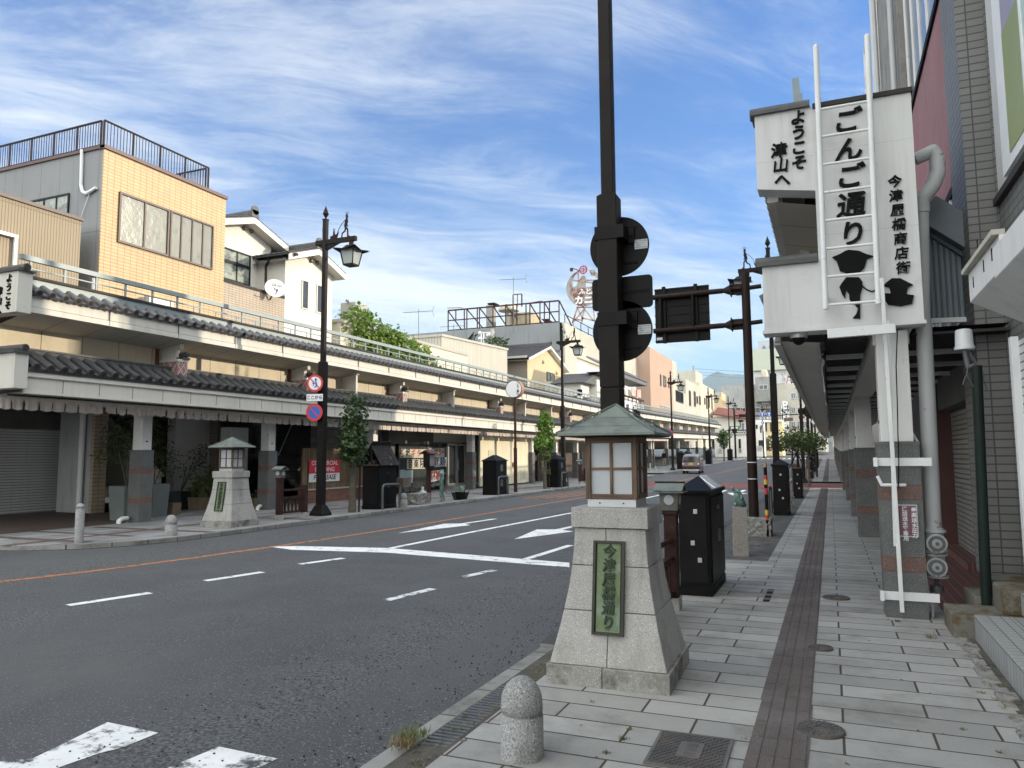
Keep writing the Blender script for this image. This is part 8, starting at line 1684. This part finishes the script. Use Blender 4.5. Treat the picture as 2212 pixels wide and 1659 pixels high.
B = thing('pale_row_building', 'long pale weathered building with tall narrow windows farther along on the left', 'building'); p = RFx(470,220,X_); q = RFx(840,330,X_); zt2 = RFx(650,260,X_).z; pm = RFx(650,260,X_)
g = MB(); g.box(-40,X_,e.y,pm.y,3,p.z,0); g.box(-40,X_+0.05,pm.y,q.y,3,zt2,1); g.build('wall', [m_concl, mat('pale_cream_render', (0.50,0.46,0.36), 0.9, 0.06, 0.2, streak=0.12)], B)
for x0, x1, y0, y1 in ((517,543,368,580),(582,608,380,588),(618,637,445,548),(652,672,440,565),(716,734,465,562),(740,762,432,622),(778,792,440,600),(810,830,452,632)): p = RFx(x0,y0,X_+0.05); q_ = RFx(x1,y1,X_+0.05); win(B, X_+0.05, p.y, q_.y, q_.z, p.z, 2, 1, m_sash, m_gl, 0.06, t=0.14)
g = MB(); a = gy(*K('RF',350,115),e.y+14); b2 = gy(*K('RF',605,230),e.y+14); g.box(a.x,b2.x,e.y+14,e.y+22,b2.z-4,a.z); g.build('penthouse', m_concl, B); a = gy(*K('RF',563,45),e.y+15); b2 = gy(*K('RF',582,110),e.y+15); g = MB(); g.box(a.x,b2.x,e.y+15,e.y+16,b2.z,a.z); g.build('chimney', m_greymetal, B)
# ---------------- end of the street ----------------
def FB(name, label, reg, x0, y0, x1, y1, Y, d, mts, cat='building', parts=None, zb=None):
    a = gy(*K(reg,x0,y0),Y); b = gy(*K(reg,x1,y1),Y); t = thing(name, label, cat); g = MB(); g.box(a.x,b.x,Y,Y+d,(b.z if zb is None else zb)-1.0,a.z); g.build('wall', mts, t); return t
def fwin(t, reg, x0, y0, x1, y1, Y, n=2, sash=None, pane=None, th=0.12, rows=1):
    a = gy(*K(reg,x0,y0),Y); b = gy(*K(reg,x1,y1),Y); return winY(t, Y, a.x, b.x, b.z, a.z, n, rows, sash or m_alu, pane or m_gl, 0.08, th)
m_brightw = mat('bright_white_wall', (0.72,0.71,0.68), 0.8, 0.03, 0.5)
t = FB('white_lattice_building', 'white two-storey building with dark diagonal lattice band and red-brown roof at the street end', 'RF', 845,720,1290,1200, 148, 10, m_brightw)
Y = 147.9; fx = lambda x, y: gy(*K('RF',x,y),Y)
g = MB(); a = fx(845,680); b = fx(1310,745); g.add([(a.x,Y-1.2,a.z),(b.x,Y-1.2,b.z),(b.x,Y+6,b.z+1.6),(a.x,Y+6,a.z+1.6),(a.x,Y-1.2,a.z-.3),(b.x,Y-1.2,b.z-.3)],[(0,1,2,3),(4,5,1,0)]); g.build('roof', mat('red_brown_roof', (0.17,0.06,0.045), 0.7, 0.1, 1), t)
g = MB(); a = fx(1020,905); b = fx(1283,962); w = b.x-a.x; g.box(a.x,b.x,Y-0.03,Y,b.z,a.z,0); n = 9; h = a.z-b.z
for k in range(n):
    for s in (0,1): x0 = a.x+w*k/n; g.beam((x0+w/n*s,Y-0.06,b.z),(x0+w/n*(1-s),Y-0.06,a.z),0.16,0.04,1,(0,1,0))
g.box(a.x-0.1,b.x,Y-0.1,Y,a.z,a.z+0.12,0); g.build('lattice_band', [m_sashb, m_brightw], t)
g = MB(); a = fx(1055,845); b = fx(1188,888); g.box(a.x,b.x,Y-0.1,Y,b.z,a.z,0); g.box(a.x+0.3,b.x-0.3,Y-0.12,Y-0.1,b.z+0.15,a.z-0.15,1); g.build('green_sign', [mat('sign_green', (0.06,0.22,0.10), 0.6), m_wsign], t)
g = MB(); a = fx(1222,808); b = fx(1250,905); g.box(a.x,b.x,Y-0.3,Y-0.1,b.z,a.z,0); g.box(a.x+0.15,b.x-0.15,Y-0.32,Y-0.3,b.z+0.3,a.z-0.3,1); g.build('blue_sign', [mat('sign_slate', (0.07,0.12,0.20), 0.6), m_wsign], t)
g = MB(); a = fx(1175,1015); b = fx(1210,1190); g.box(a.x,b.x,Y-0.05,Y,b.z,a.z,0); g.build('door', m_sashb, t)
for x0, x1 in ((915,958),(1180,1212)): g = MB(); a = fx(x0,1140); b = fx(x1,1192); g.box(a.x,b.x,Y-0.12,Y-0.06,b.z,a.z,0); [g.beam((a.x+(b.x-a.x)*(k+s)/3,Y-0.15,b.z),(a.x+(b.x-a.x)*(k+1-s)/3,Y-0.15,a.z),0.12,0.04,1,(0,1,0)) for k in range(3) for s in (0,1)]; g.build('lattice_panel', [m_sashb, m_brightw], t)
t = FB('white_end_shop', 'white two-storey shop front between lattice building and cream front, behind the wide brown pole', 'R5', 955,700,1030,935, 150, 8, m_brightw)
for r_ in ((965,735,978,765),(1000,740,1010,770),(985,850,1020,900)): fwin(t,'R5',*r_,149.95,1,m_sashb)
t = FB('cream_western_building', 'cream two-storey front with tall white-framed windows and pink base at the crossing', 'R5', 1028,700,1165,925, 154, 8, mat('butter_render', (0.66,0.57,0.32), 0.8, 0.04, 0.4)); Y = 153.95
for x0 in (1034,1070,1098,): fwin(t,'R5',x0,722,x0+14,785,Y,1,m_sashb,None,0.1,3)
for x0 in (1075,1100): fwin(t,'R5',x0,848,x0+16,893,Y,1,m_whitep,None,0.14,2)
g = MB(); a = gy(*K('R5',1040,840),Y); b = gy(*K('R5',1066,925),Y); g.box(a.x,b.x,Y-0.05,Y,b.z,a.z); g.build('door', m_sash, t)
g = MB(); 
for y0 in (703,815): a = gy(*K('R5',1028,y0),Y); b = gy(*K('R5',1165,y0+10),Y); g.box(a.x,b.x,Y-0.35,Y,b.z,a.z)
g.build('cornice', m_whitep, t); g = MB(); a = gy(*K('R5',1070,898),Y); b = gy(*K('R5',1125,924),Y); g.box(a.x,b.x,Y-0.06,Y,b.z,a.z); g.build('pink_base', mat('salmon_base', (0.50,0.22,0.16), 0.8), t)
g = MB(); a = gy(*K('R5',970,895),143); b = gy(*K('R5',1012,932),143); n = 8
for k in range(n):
    for s in (0,1): g.beam((a.x+(b.x-a.x)*(k+s)/n,143,b.z),(a.x+(b.x-a.x)*(k+1-s)/n,143,a.z),0.08,0.05,0,(0,1,0))
g.box(a.x,b.x,142.95,143.05,a.z,a.z+0.1); g.box(a.x,b.x,142.95,143.05,b.z-0.1,b.z); tag(g.build('white_trellis', m_whitep), 'white trellis fence at the kerb in front of the white end shop', 'fence')
t = FB('peach_gable_building', 'peach building with a slanting roof edge rising behind the white lattice building', 'RF', 832,500,950,720, 162, 10, mat('pale_peach', (0.58,0.43,0.27), 0.85, 0.04, 0.4)); Y = 162; fx = lambda x, y: gy(*K('RF',x,y),Y)
g = MB(); pts = [fx(x,y) for x, y in ((832,395),(950,395),(952,560),(1060,690),(832,690))]; g.prism([(p.x,p.z) for p in pts],'y',Y-0.05,Y+8); g.build('gable', mat('pale_peach_b', (0.58,0.43,0.27), 0.85, 0.04, 0.4), t, fix=True)
g = MB(); pts = [fx(x,y) for x, y in ((836,395),(948,400),(900,470),(838,535))]; g.prism([(p.x,p.z) for p in pts],'y',Y-0.2,Y-0.06); g.build('roof_slope', m_concl, t, fix=True)
t = FB('stained_concrete_block', 'weathered grey concrete block with dark stains and strip windows at the end of the street', 'R5', 708,448,1190,700, 176, 12, mat('heavy_stain_concrete', (0.33,0.335,0.33), 0.9, 0.15, 0.12, dirt=((0.14,0.145,0.15), 0.16, 0.46, 0.66), streak=0.45)); Y = 175.95
for r_ in ((745,610,890,650,4),(865,610,1000,650,4),(1030,605,1150,655,5),(1005,540,1060,580,2)): fwin(t,'R5',*r_[:4],Y,r_[4])
a = gy(*K('R5',958,385),174); b = gy(*K('R5',1100,560),174); g = MB(); g.box(a.x,b.x,174,182,b.z,a.z); tw = g.build('stair_tower', m_conc, t); fwin(t,'R5',985,442,1055,476,173.95,2)
t_ = thing('water_tank', 'cream cylindrical water tank on top of the grey concrete block', 'tank'); a = gy(*K('R5',1003,385),177); b = gy(*K('R5',1050,332),177); r_ = (b.x-a.x)/2; g = MB(); g.lathe(((a.x+b.x)/2,177,a.z),[(r_,0),(r_,b.z-a.z-0.4),(r_*0.8,b.z-a.z),(0.05,b.z-a.z+0.2)],20); g.build('tank', mat('tank_cream', (0.50,0.43,0.32), 0.6), t_)
t = FB('hostel_building', 'grey hostel building with strip windows and a vertical BUNKHAUS sign', 'R5', 1120,440,1480,900, 168, 14, m_concl); Y = 167.95
for x0, x1 in ((1222,1258),(1268,1300),(1310,1345),(1360,1400)):
    for y0, y1 in ((500,545),(605,655),(710,760)): fwin(t,'R5',x0,y0,x1,y1,Y,2)
g = MB(); a = gy(*K('R5',1163,575),167); b = gy(*K('R5',1200,900),167); g.box(a.x,b.x,167,168,b.z,a.z); po = g.build('vertical_sign', mat('sign_concrete', (0.20,0.205,0.205), 0.8, 0.05, 0.5), t)
g = MB(); n = 8
for i, ch in enumerate('BUNKHAUS'): p = gy(*K('R5',1181,594+i*29.5),166.97); g.text(ch, 2.35, frame((p.x,p.y,p.z),(1,0,0),(0,0,1)), 0.1, 0, 0.03)
g.build('lettering', m_whitep, po)
t = FB('pale_green_tower', 'tall building with a pale green upper wall and white lower floors far behind', 'R5', 935,182,1270,560, 260, 20, mat('pale_white_far', (0.55,0.56,0.55), 0.8, 0.05, 0.1)); Y = 259.9
g = MB(); a = gy(*K('R5',935,182),Y-1); b = gy(*K('R5',1270,322),Y-1); g.box(a.x,b.x,Y-1,Y,b.z,a.z); g.build('green_band', mat('pale_green_wall', (0.46,0.49,0.40), 0.85, 0.03, 0.1), t)
for x0, x1 in ((1050,1095),(1225,1250),(1155,1185)):
    for y0, y1 in ((335,362),(390,415)): fwin(t,'R5',x0,y0,x1,y1,Y,2,None,None,0.25)
g = MB(); a = gy(*K('R5',980,118),Y+4); b = gy(*K('R5',1175,182),Y+4); g.box(a.x,b.x,Y+4,Y+4.3,b.z,a.z); sb_ = g.build('mesh_billboard', mat('mesh_grey', (0.40,0.41,0.44), 0.8, 0.1, 0.3), t); g = MB(); p = gy(*K('R5',1160,160),Y+3.9); g.text('ANNEX', 4.2, frame((p.x,p.y,p.z-1.0),(1,0,0),(0,0,1)), 0.2, 0, 0.03)
p = gy(*K('R5',1150,135),Y+3.9); ring(g, 1.7, 2.6, 0, 0, Matrix.Translation((p.x,p.y-0.1,p.z)), 24); g.build('lettering', mat('grey_blue_letter', (0.14,0.17,0.26), 0.6), sb_)
t = thing('radio_mast', 'thin red and white lattice mast standing behind the hostel building', 'mast'); g = MB(); a = gy(*K('R5',1210,330),185); b = gy(*K('R5',1185,470),185); c_ = gy(*K('R5',1235,470),185)
for p in (b,c_): g.beam(a, p, 0.18, 0.18)
for u in (.3,.55,.8): g.beam(a.lerp(b,u), a.lerp(c_,u), 0.1, 0.1)
g.beam(gy(*K('R5',1150,355),185), gy(*K('R5',1175,395),185), 0.14, 0.14); g.build('lattice', mat('red_mast', (0.40,0.10,0.06), 0.7), t)
for r_, lab, m_ in (((1455,800,1500,905,182),'white shop at the far right end of the street, just left of the arcade mouth',m_brightw),((1500,815,1530,890,200),'small brown-grey building seen past the arcade eave at the far end',m_conc),((1528,800,1600,880,215),'pale building closing the street far beyond the arcade',m_concl)):
    t = FB('distant_shop', lab, 'R5', *r_[:4], r_[4], 8, m_); fwin(t,'R5',r_[0]+6,r_[1]+20,r_[0]+22,r_[1]+45,r_[4]-.05,2)
# hills
g = MB(); v = []; f = []; n = 120; rn = random.Random(1)
def ridge(u): return 560+90*math.sin(u*9+1)+55*math.sin(u*23+0.6)+26*math.sin(u*57)+12*math.sin(u*131)
for layer, (dist, k, zo) in enumerate(((7200,1.0,60),(5200,0.50,40))):
    b0 = len(v)
    for j in range(5):
        for i in range(n+1):
            a = R(60+60*i/n); u = i/n*1.6+layer*0.37; h = max(60, ridge(u)*1.25*k+zo)*(j/4)**0.8 * (1+0.06*math.sin(i*1.7+j*2.1)*(1-j/4))
            d = dist - 2200*(1-j/4)*0.6 + 130*math.sin(i*0.9+j); v.append((d*math.cos(a+R(12)), d*math.sin(a+R(12)), h-80 if j else -120))
    for j in range(4):
        for i in range(n): f.append((b0+j*(n+1)+i, b0+j*(n+1)+i+1, b0+(j+1)*(n+1)+i+1, b0+(j+1)*(n+1)+i))
g.add(v, f, 0, True); tag(g.build('hills', mat('forested_hill', (0.035,0.055,0.03), 0.95, 0.3, 0.002)), kind='structure')
# ---------------- van, person, scooter, signals ----------------
m_vanb = mat('van_grey_metallic', (0.16,0.16,0.17), 0.3, 0.05, 1, metal=0.4, coat=0.6); m_vanl = mat('van_maroon_lower', (0.045,0.02,0.024), 0.3, 0.08, 1, coat=0.6); m_tyre = mat('tyre', (0.015,0.015,0.016), 0.9); m_chrome = mat('chrome', (0.55,0.56,0.58), 0.25, 0.05, 2, metal=0.9)
t = thing('parked_van', 'small grey and maroon van with a yellow number plate driving away beyond the red band', 'van', (0,0,0))
def vsec(y, wb, wt, z0, zb, zr, r=0.12):
    pts = []
    for x, z in ((-wb,z0),(-wb-0.0,zb),(-wt-0.02,zr-r*1.6),(-wt+r*0.5,zr-r*0.35),(-wt+r*1.6,zr)): pts.append((x,y,z))
    pts += [(-x,y_,z) for x, y_, z in reversed(pts)]; return pts
secs = [vsec(0.06,0.66,0.54,0.34,0.92,1.56),vsec(0.0,0.70,0.58,0.28,0.90,1.50),vsec(0.14,0.73,0.62,0.24,0.92,1.62),vsec(0.5,0.735,0.635,0.22,0.95,1.66),vsec(1.9,0.735,0.635,0.22,0.95,1.66),vsec(2.35,0.735,0.60,0.22,0.95,1.52),vsec(2.75,0.73,0.58,0.22,0.95,1.08,0.05),vsec(3.25,0.70,0.55,0.24,0.85,0.92,0.04),vsec(3.38,0.62,0.5,0.30,0.7,0.8,0.03)]
g = MB(); v = [p for s in secs[1:] for p in s]; n = 10; f = []
for i in range(len(secs)-2):
    for k in range(n): f.append((i*n+k, i*n+(k+1) % n, (i+1)*n+(k+1) % n, (i+1)*n+k))
f.append(tuple(range(n-1,-1,-1))); f.append(tuple(range((len(secs)-2)*n,(len(secs)-1)*n)))
g.add(v, f, 0, False); bo_ = g.build('body', [m_vanb, m_vanl], t, fix=True, bevel=0.03)
g = MB(); g.box(-0.71,0.71,-0.05,0.12,0.30,0.66,0); g.build('bumper', m_vanl, t, bevel=0.03); g = MB(); g.box(-0.70,0.70,-0.07,0.1,0.27,0.36); g.build('bumper_trim', m_chrome, t, bevel=0.02)
for s in (-1,1): g = MB(); g.box(s*0.738-0.006,s*0.738+0.006,0.3,3.0,0.26,0.62); g.build('side_lower', m_vanl, t)
g = MB(); g.add([(-0.62,-0.012,0.98),(0.62,-0.012,0.98),(0.535,-0.008,1.45),(-0.535,-0.008,1.45)],[(0,1,2,3)]); g.build('rear_window', glass('van_glass', (0.02,0.022,0.025)), t)
g = MB(); g.beam((-0.05,-0.03,1.0),(0.35,-0.03,1.06),0.015,0.02); g.build('wiper', m_tyre, t)
for s in (-1,1):
    g = MB(); g.add([(s*0.742,0.35,1.0),(s*0.742,1.1,1.0),(s*0.655,1.1,1.5),(s*0.66,0.4,1.5)],[(0,1,2,3)]); g.add([(s*0.742,1.18,1.0),(s*0.742,2.2,1.0),(s*0.655,1.95,1.5),(s*0.655,1.18,1.5)],[(0,1,2,3)]); g.build('side_window', m_gl, t)
    g = MB(); g.cyl((s*0.62,-0.03,0.84),(s*0.62,0.05,0.84),0.105,0.105,18); g.cyl((s*0.62,-0.035,0.84),(s*0.62,-0.03,0.84),0.06,0.06,14,1); g.build('tail_light', [mat('tail_red', (0.40,0.02,0.02), 0.3), m_wsign], t)
    g = MB(); g.box(s*0.78-0.08,s*0.78+0.08,2.3,2.4,1.0,1.16); g.build('wing_mirror', m_vanb, t)
    for y in (0.55,2.75): g = MB(); g.cyl((s*0.56,y,0.275),(s*0.735,y,0.275),0.275,0.275,20); w_ = g.build('wheel', m_tyre, t); g = MB(); g.cyl((s*0.735,y,0.275),(s*0.742,y,0.275),0.17,0.17,16); g.build('rim', m_chrome, w_)
g = MB(); g.box(-0.17,0.17,-0.03,-0.012,0.74,0.91); pl_ = g.build('number_plate', mat('plate_yellow', (0.60,0.45,0.03), 0.5), t); g = MB(); g.text('73-14', 0.09, frame((0,-0.031,0.80),(1,0,0),(0,0,1)), 0.001, 0, 0.02); g.build('lettering', m_ink, pl_)
p = groad(*K('RF',545,1470)); yv = 65.0; k = yv/p.y; t.location = (-10.95, yv, zroad(-11, yv)); t.rotation_euler = (0,0,R(3)); t.scale = (1.02,1.02,1.02)
pv = gy(*K('RF',545,1470), yv); t.location.x = pv.x; 
# walking person
def bodyskin(parent, mats, fn, V, E_, rad, rz=0): return skin('body', V, E_, rad, mats[0], parent, None, 2, mats, fn, rz)
hx = gx(*K('RF',190,1385),-17.0); t = thing('person', 'person in a dark jacket, beige trousers and cap walking away under the far arcade', 'person', (hx.x, hx.y, prof(hx.y)+LZ), R(-8))
V = [(0,0,0.93),(0,0,1.12),(0,0.02,1.34),(0,0.03,1.46),(0,0.03,1.58), (0.17,0.02,1.38),(0.23,0.0,1.12),(0.24,0.06,0.88),(0.24,0.08,0.80), (-0.17,0.02,1.38),(-0.23,0.03,1.12),(-0.24,-0.04,0.88),(-0.24,-0.05,0.80), (0.09,0,0.88),(0.10,0.10,0.50),(0.10,0.06,0.09),(0.10,0.18,0.05), (-0.09,0,0.88),(-0.10,-0.02,0.50),(-0.10,-0.14,0.12),(-0.10,-0.04,0.05)]
E_ = [(0,1),(1,2),(2,3),(3,4),(2,5),(5,6),(6,7),(7,8),(2,9),(9,10),(10,11),(11,12),(0,13),(13,14),(14,15),(15,16),(0,17),(17,18),(18,19),(19,20)]
rad = [(0.16,0.12),(0.165,0.125),(0.17,0.12),0.06,0.095,0.075,0.055,0.045,0.04,0.075,0.055,0.045,0.04,0.10,0.07,0.05,0.04,0.10,0.07,0.05,0.04]
m_navy = mat('navy_jacket', (0.018,0.020,0.032), 0.8, 0.1, 5); m_beig = mat('beige_trousers', (0.28,0.24,0.18), 0.85, 0.1, 5); m_skin = mat('skin', (0.42,0.26,0.18), 0.6, 0.05, 4)
skin('body', V, E_, rad, m_navy, t, None, 2, [m_navy, m_beig, m_skin, m_tyre], lambda c: 3 if c.z < 0.09 else (2 if c.z > 1.45 or (c.z < 0.86 and abs(c.x) > 0.19) else (1 if c.z < 0.90 else 0)))
g = MB(); g.lathe((0,0.03,1.62),[(0.105,-0.02),(0.11,0.02),(0.09,0.09),(0.04,0.115),(0.004,0.12)],14); g.box(-0.06,0.06,0.10,0.20,1.605,1.62); g.build('cap', mat('tan_cap', (0.14,0.12,0.10), 0.8), t)
# scooter with rider waiting beyond the crossing
q = gy(1640+0,0,1) if 0 else gy(*K('RN',512,1265),140); t = thing('scooter', 'dark delivery scooter standing at the crossing beyond the brown gantry pole', 'scooter', (q.x,140,q.z), R(15))
g = MB(); g.prism([(-0.5,0.35),(0.25,0.35),(0.3,0.95),(0.2,1.0),(0.1,0.5),(-0.1,0.5),(-0.2,0.75),(-0.65,0.8),(-0.7,0.6)],'y',-0.14,0.14); g.build('body', mat('scooter_dark', (0.02,0.025,0.022), 0.4), t, fix=True)
for x in (-0.5,0.42): g = MB(); g.cyl((x,-0.05,0.22),(x,0.05,0.22),0.22,0.22,16); g.build('wheel', m_tyre, t)
tp = thing('person', 'rider in a bright green jacket sitting on the scooter at the far crossing', 'person', (q.x,140,q.z), R(15)); m_grn = mat('green_jacket', (0.02,0.42,0.10), 0.7)
V = [(-0.3,0,0.85),(-0.27,0,1.1),(-0.22,0,1.30),(-0.2,0,1.40),(-0.18,0,1.52),(-0.22,0.18,1.28),(0.0,0.2,1.1),(0.2,0.16,1.05),(-0.22,-0.18,1.28),(0.0,-0.2,1.1),(0.2,-0.16,1.05),(-0.2,0.1,0.82),(0.12,0.13,0.75),(0.05,0.12,0.38),(-0.2,-0.1,0.82),(0.12,-0.13,0.75),(0.05,-0.12,0.38)]
skin('body', V, [(0,1),(1,2),(2,3),(3,4),(2,5),(5,6),(6,7),(2,8),(8,9),(9,10),(0,11),(11,12),(12,13),(0,14),(14,15),(15,16)], [0.15,0.16,0.16,0.07,0.13,0.07,0.05,0.04,0.07,0.05,0.04,0.09,0.07,0.05,0.09,0.07,0.05], m_grn, tp, None, 2, [m_grn, m_navy, m_wsign], lambda c: 1 if c.z < 0.88 else (2 if c.z > 1.42 else 0))
# signals and blue arrow signs at the crossing
def sigpole(name, label, px, zpx, Y, arm, heads):
    b = gy(px, zpx, Y); t = thing(name, label, 'traffic signal', (b.x, Y, prof(Y))); return t, b
t = thing('traffic_signal', 'brown signal pole with long arm before the white lattice building', 'traffic signal'); Y = 127.0; fx = lambda x, y: gy(*K('RF',x,y),Y)
g = MB(); a = fx(1125,610); b = fx(1138,1245); g.cyl((b.x,Y,prof(Y)-0.3),(b.x,Y,a.z),0.17,0.15,12); g.build('pole', m_brownp, t)
g = MB(); c_ = fx(1280,705); a1 = fx(1130,705); g.cyl((b.x,Y,a1.z),(c_.x,Y,c_.z),0.09,0.07,8); g.build('arm', m_brownp, t); g = MB(); g.box(c_.x-1.2,c_.x,Y-0.15,Y+0.15,c_.z-0.25,c_.z+0.25); g.build('signal_head', m_brownm, t)
g = MB(); d_ = fx(1195,760); g.cyl(d_, d_+Vector((0,0,-1.3)), 0.08, 0.08, 8); g.ball(d_+Vector((0.1,0,-0.2)), 0.35, 0, 6, 10, 1.4, 0.6, 0.6); g.beam(d_+Vector((0,0,0.1)), Vector((b.x,Y,d_.z+0.9)), 0.08, 0.08); g.box(b.x-0.35,b.x+0.35,Y-0.4,Y-0.1,fx(1130,935).z,fx(1130,880).z); g.build('camera_box', m_brownm, t)
Y = 133.8; nx = lambda x, y: gy(*K('RN',x,y),Y)
t = thing('traffic_signal', 'arm with blue arrow signs, signal heads and street name plates over the far crossing', 'traffic signal'); g = MB(); a = nx(60,862); b = nx(860,842); g.cyl(nx(190,868), nx(500,862), 0.10, 0.08, 8); g.cyl(nx(500,858), b, 0.08, 0.08, 8); g.build('arm', m_brownm, t)
for r_, mi in (((410,855,435,885),1),((515,888,617,922),0),((675,865,745,895),0),((770,870,830,895),0)):
    p0_ = nx(r_[0],r_[1]); p1_ = nx(r_[2],r_[3]); g = MB(); g.box(p0_.x,p1_.x,Y-0.3,Y,p1_.z,p0_.z); g.build('signal_head' if not mi else 'green_lamp', [mat('red_brown_head', (0.10,0.05,0.045), 0.5), mat('signal_green', (0.02,0.35,0.18), 0.4, emit=0.6)][mi], t, bevel=0.08)
def upsign(x, y, r, lab, left=False, cap=None):
    c = nx(x, y); t = thing('blue_arrow_sign', lab, 'traffic sign', (c.x, Y-0.45, c.z)); g = MB(); g.cyl((0,0,0),(0,0.05,0),r,r,30,0,False); disc(g, r*0.94, -0.01, 1, Z4); g.add([(r*math.cos(2*math.pi*i/30),-0.006,r*math.sin(2*math.pi*i/30)) for i in range(30)],[tuple(range(30))],2)
    g.prism([(-0.12*r,-0.7*r),(0.12*r,-0.7*r),(0.12*r,0.15*r),(0.42*r,0.15*r),(0,0.75*r),(-0.42*r,0.15*r),(-0.12*r,0.15*r)],'y',-0.03,-0.015,2)
    if left: g.prism([(-0.1*r,-0.1*r),(-0.35*r,-0.1*r),(-0.35*r,-0.3*r),(-0.75*r,0.02*r),(-0.35*r,0.32*r),(-0.35*r,0.12*r),(-0.1*r,0.12*r)],'y',-0.03,-0.015,2)
    if cap: g.box(-r,r,0,0.05,-1.75*r,-1.1*r,2)
    po = g.build('plate', [m_black, m_bluesign, m_wsign], t)
    if cap: g = MB(); g.text(cap, r*0.5, frame((0,-0.01,-1.42*r),(1,0,0),(0,0,1)), 0.01, 0, 0.02); g.build('lettering', m_ink, po)
r_ = nx(303,0).x-nx(275,0).x
upsign(275,855,r_,'left-hand round blue sign with a white up arrow over the far crossing',cap='大型等'); upsign(352,852,r_,'right-hand round blue sign with a white up arrow over the far crossing',cap='二輪'); upsign(282,943,r_*0.65,'small blue arrow sign below the pair over the far crossing',True)
t = thing('pedestrian_signal', 'dark pedestrian signal on the far pole under the blue signs', 'traffic signal'); p0_ = nx(250,990); p1_ = nx(270,1055); g = MB(); g.box(p0_.x,p1_.x,Y-0.6,Y-0.3,p1_.z,p0_.z); g.build('housing', mat('red_brown_housing', (0.10,0.045,0.04), 0.5), t)
# round white sign under the right eave, sign back discs on the farther lamp
Yq = 60.0; c_ = gy(*K('RN',853,928),Yq); t = thing('round_street_sign', 'small round white sign on a pole under the right arcade eave above the trees', 'street sign', (c_.x,Yq,0)); rr_ = gy(*K('RN',888,928),Yq).x-c_.x
g = MB(); g.cyl((0,0,prof(Yq)-0.1),(0,0,c_.z-rr_),0.07,0.06,10); g.build('pole', m_maroon, t); g = MB(); g.cyl((0,-0.15,c_.z),(0,0.15,c_.z),rr_,rr_,32,0,False); disc(g, rr_*0.93, -0.155, 1, Matrix.Translation((0,0,c_.z))); g.build('drum', [m_alu, m_wsign], t)
c_ = gy(*K('RN',707,815),50.3); t = thing('round_traffic_sign', 'back of a round traffic sign on the lamp post under the right eave', 'traffic sign', (c_.x,50.2,c_.z)); g = MB(); g.cyl((0,0,0),(0,0.03,0),1.05*(gy(*K('RN',745,815),50.3).x-c_.x),None,30,0,False); g.build('plate', m_brownm, t)
c_ = gy(*K('RN',815,815),65.3); t = thing('round_traffic_sign', 'second dark sign back farther along the right eave beside the round white sign', 'traffic sign', (c_.x,65.3,c_.z)); g = MB(); g.cyl((0,0,0),(0,0.03,0),0.62,None,30,0,False); g.build('plate', m_brownm, t)
# overhead wires beyond the rooftops
for i_, y_ in enumerate((80,122,155)):
    a = gy(*K('RF',600,y_),240); b = gy(*K('RF',2400,y_-60+15*i_),300); g = MB(); pts = [a.lerp(b,k/10)-Vector((0,0,1.8*math.sin(math.pi*k/10))) for k in range(11)]
    for p_, q_ in zip(pts[:-1],pts[1:]): g.cyl(p_, q_, 0.06, 0.06, 5)
    tag(g.build('overhead_wire', mat('wire_grey', (0.16,0.18,0.20), 0.6)), '%s overhead wire crossing the clear sky above the hills' % ('top','middle','lowest')[i_], 'wire', 'overhead wires')
# ---------------- air ----------------
g = MB(); g.box(-6500,6500,-400,8200,-125,1010); hzm = bpy.data.materials.new('air_haze'); hzm.use_nodes = True; t_ = hzm.node_tree; t_.nodes.clear(); o_ = t_.nodes.new('ShaderNodeOutputMaterial'); pv_ = t_.nodes.new('ShaderNodeVolumePrincipled'); pv_.inputs['Color'].default_value = (0.62,0.78,0.95,1); pv_.inputs['Density'].default_value = 0.00009; pv_.inputs['Anisotropy'].default_value = 0.0; t_.links.new(pv_.outputs[0], o_.inputs['Volume'])
tag(g.build('haze', hzm), 'pale blue haze in the air over the street and hills', 'haze', kind='stuff')
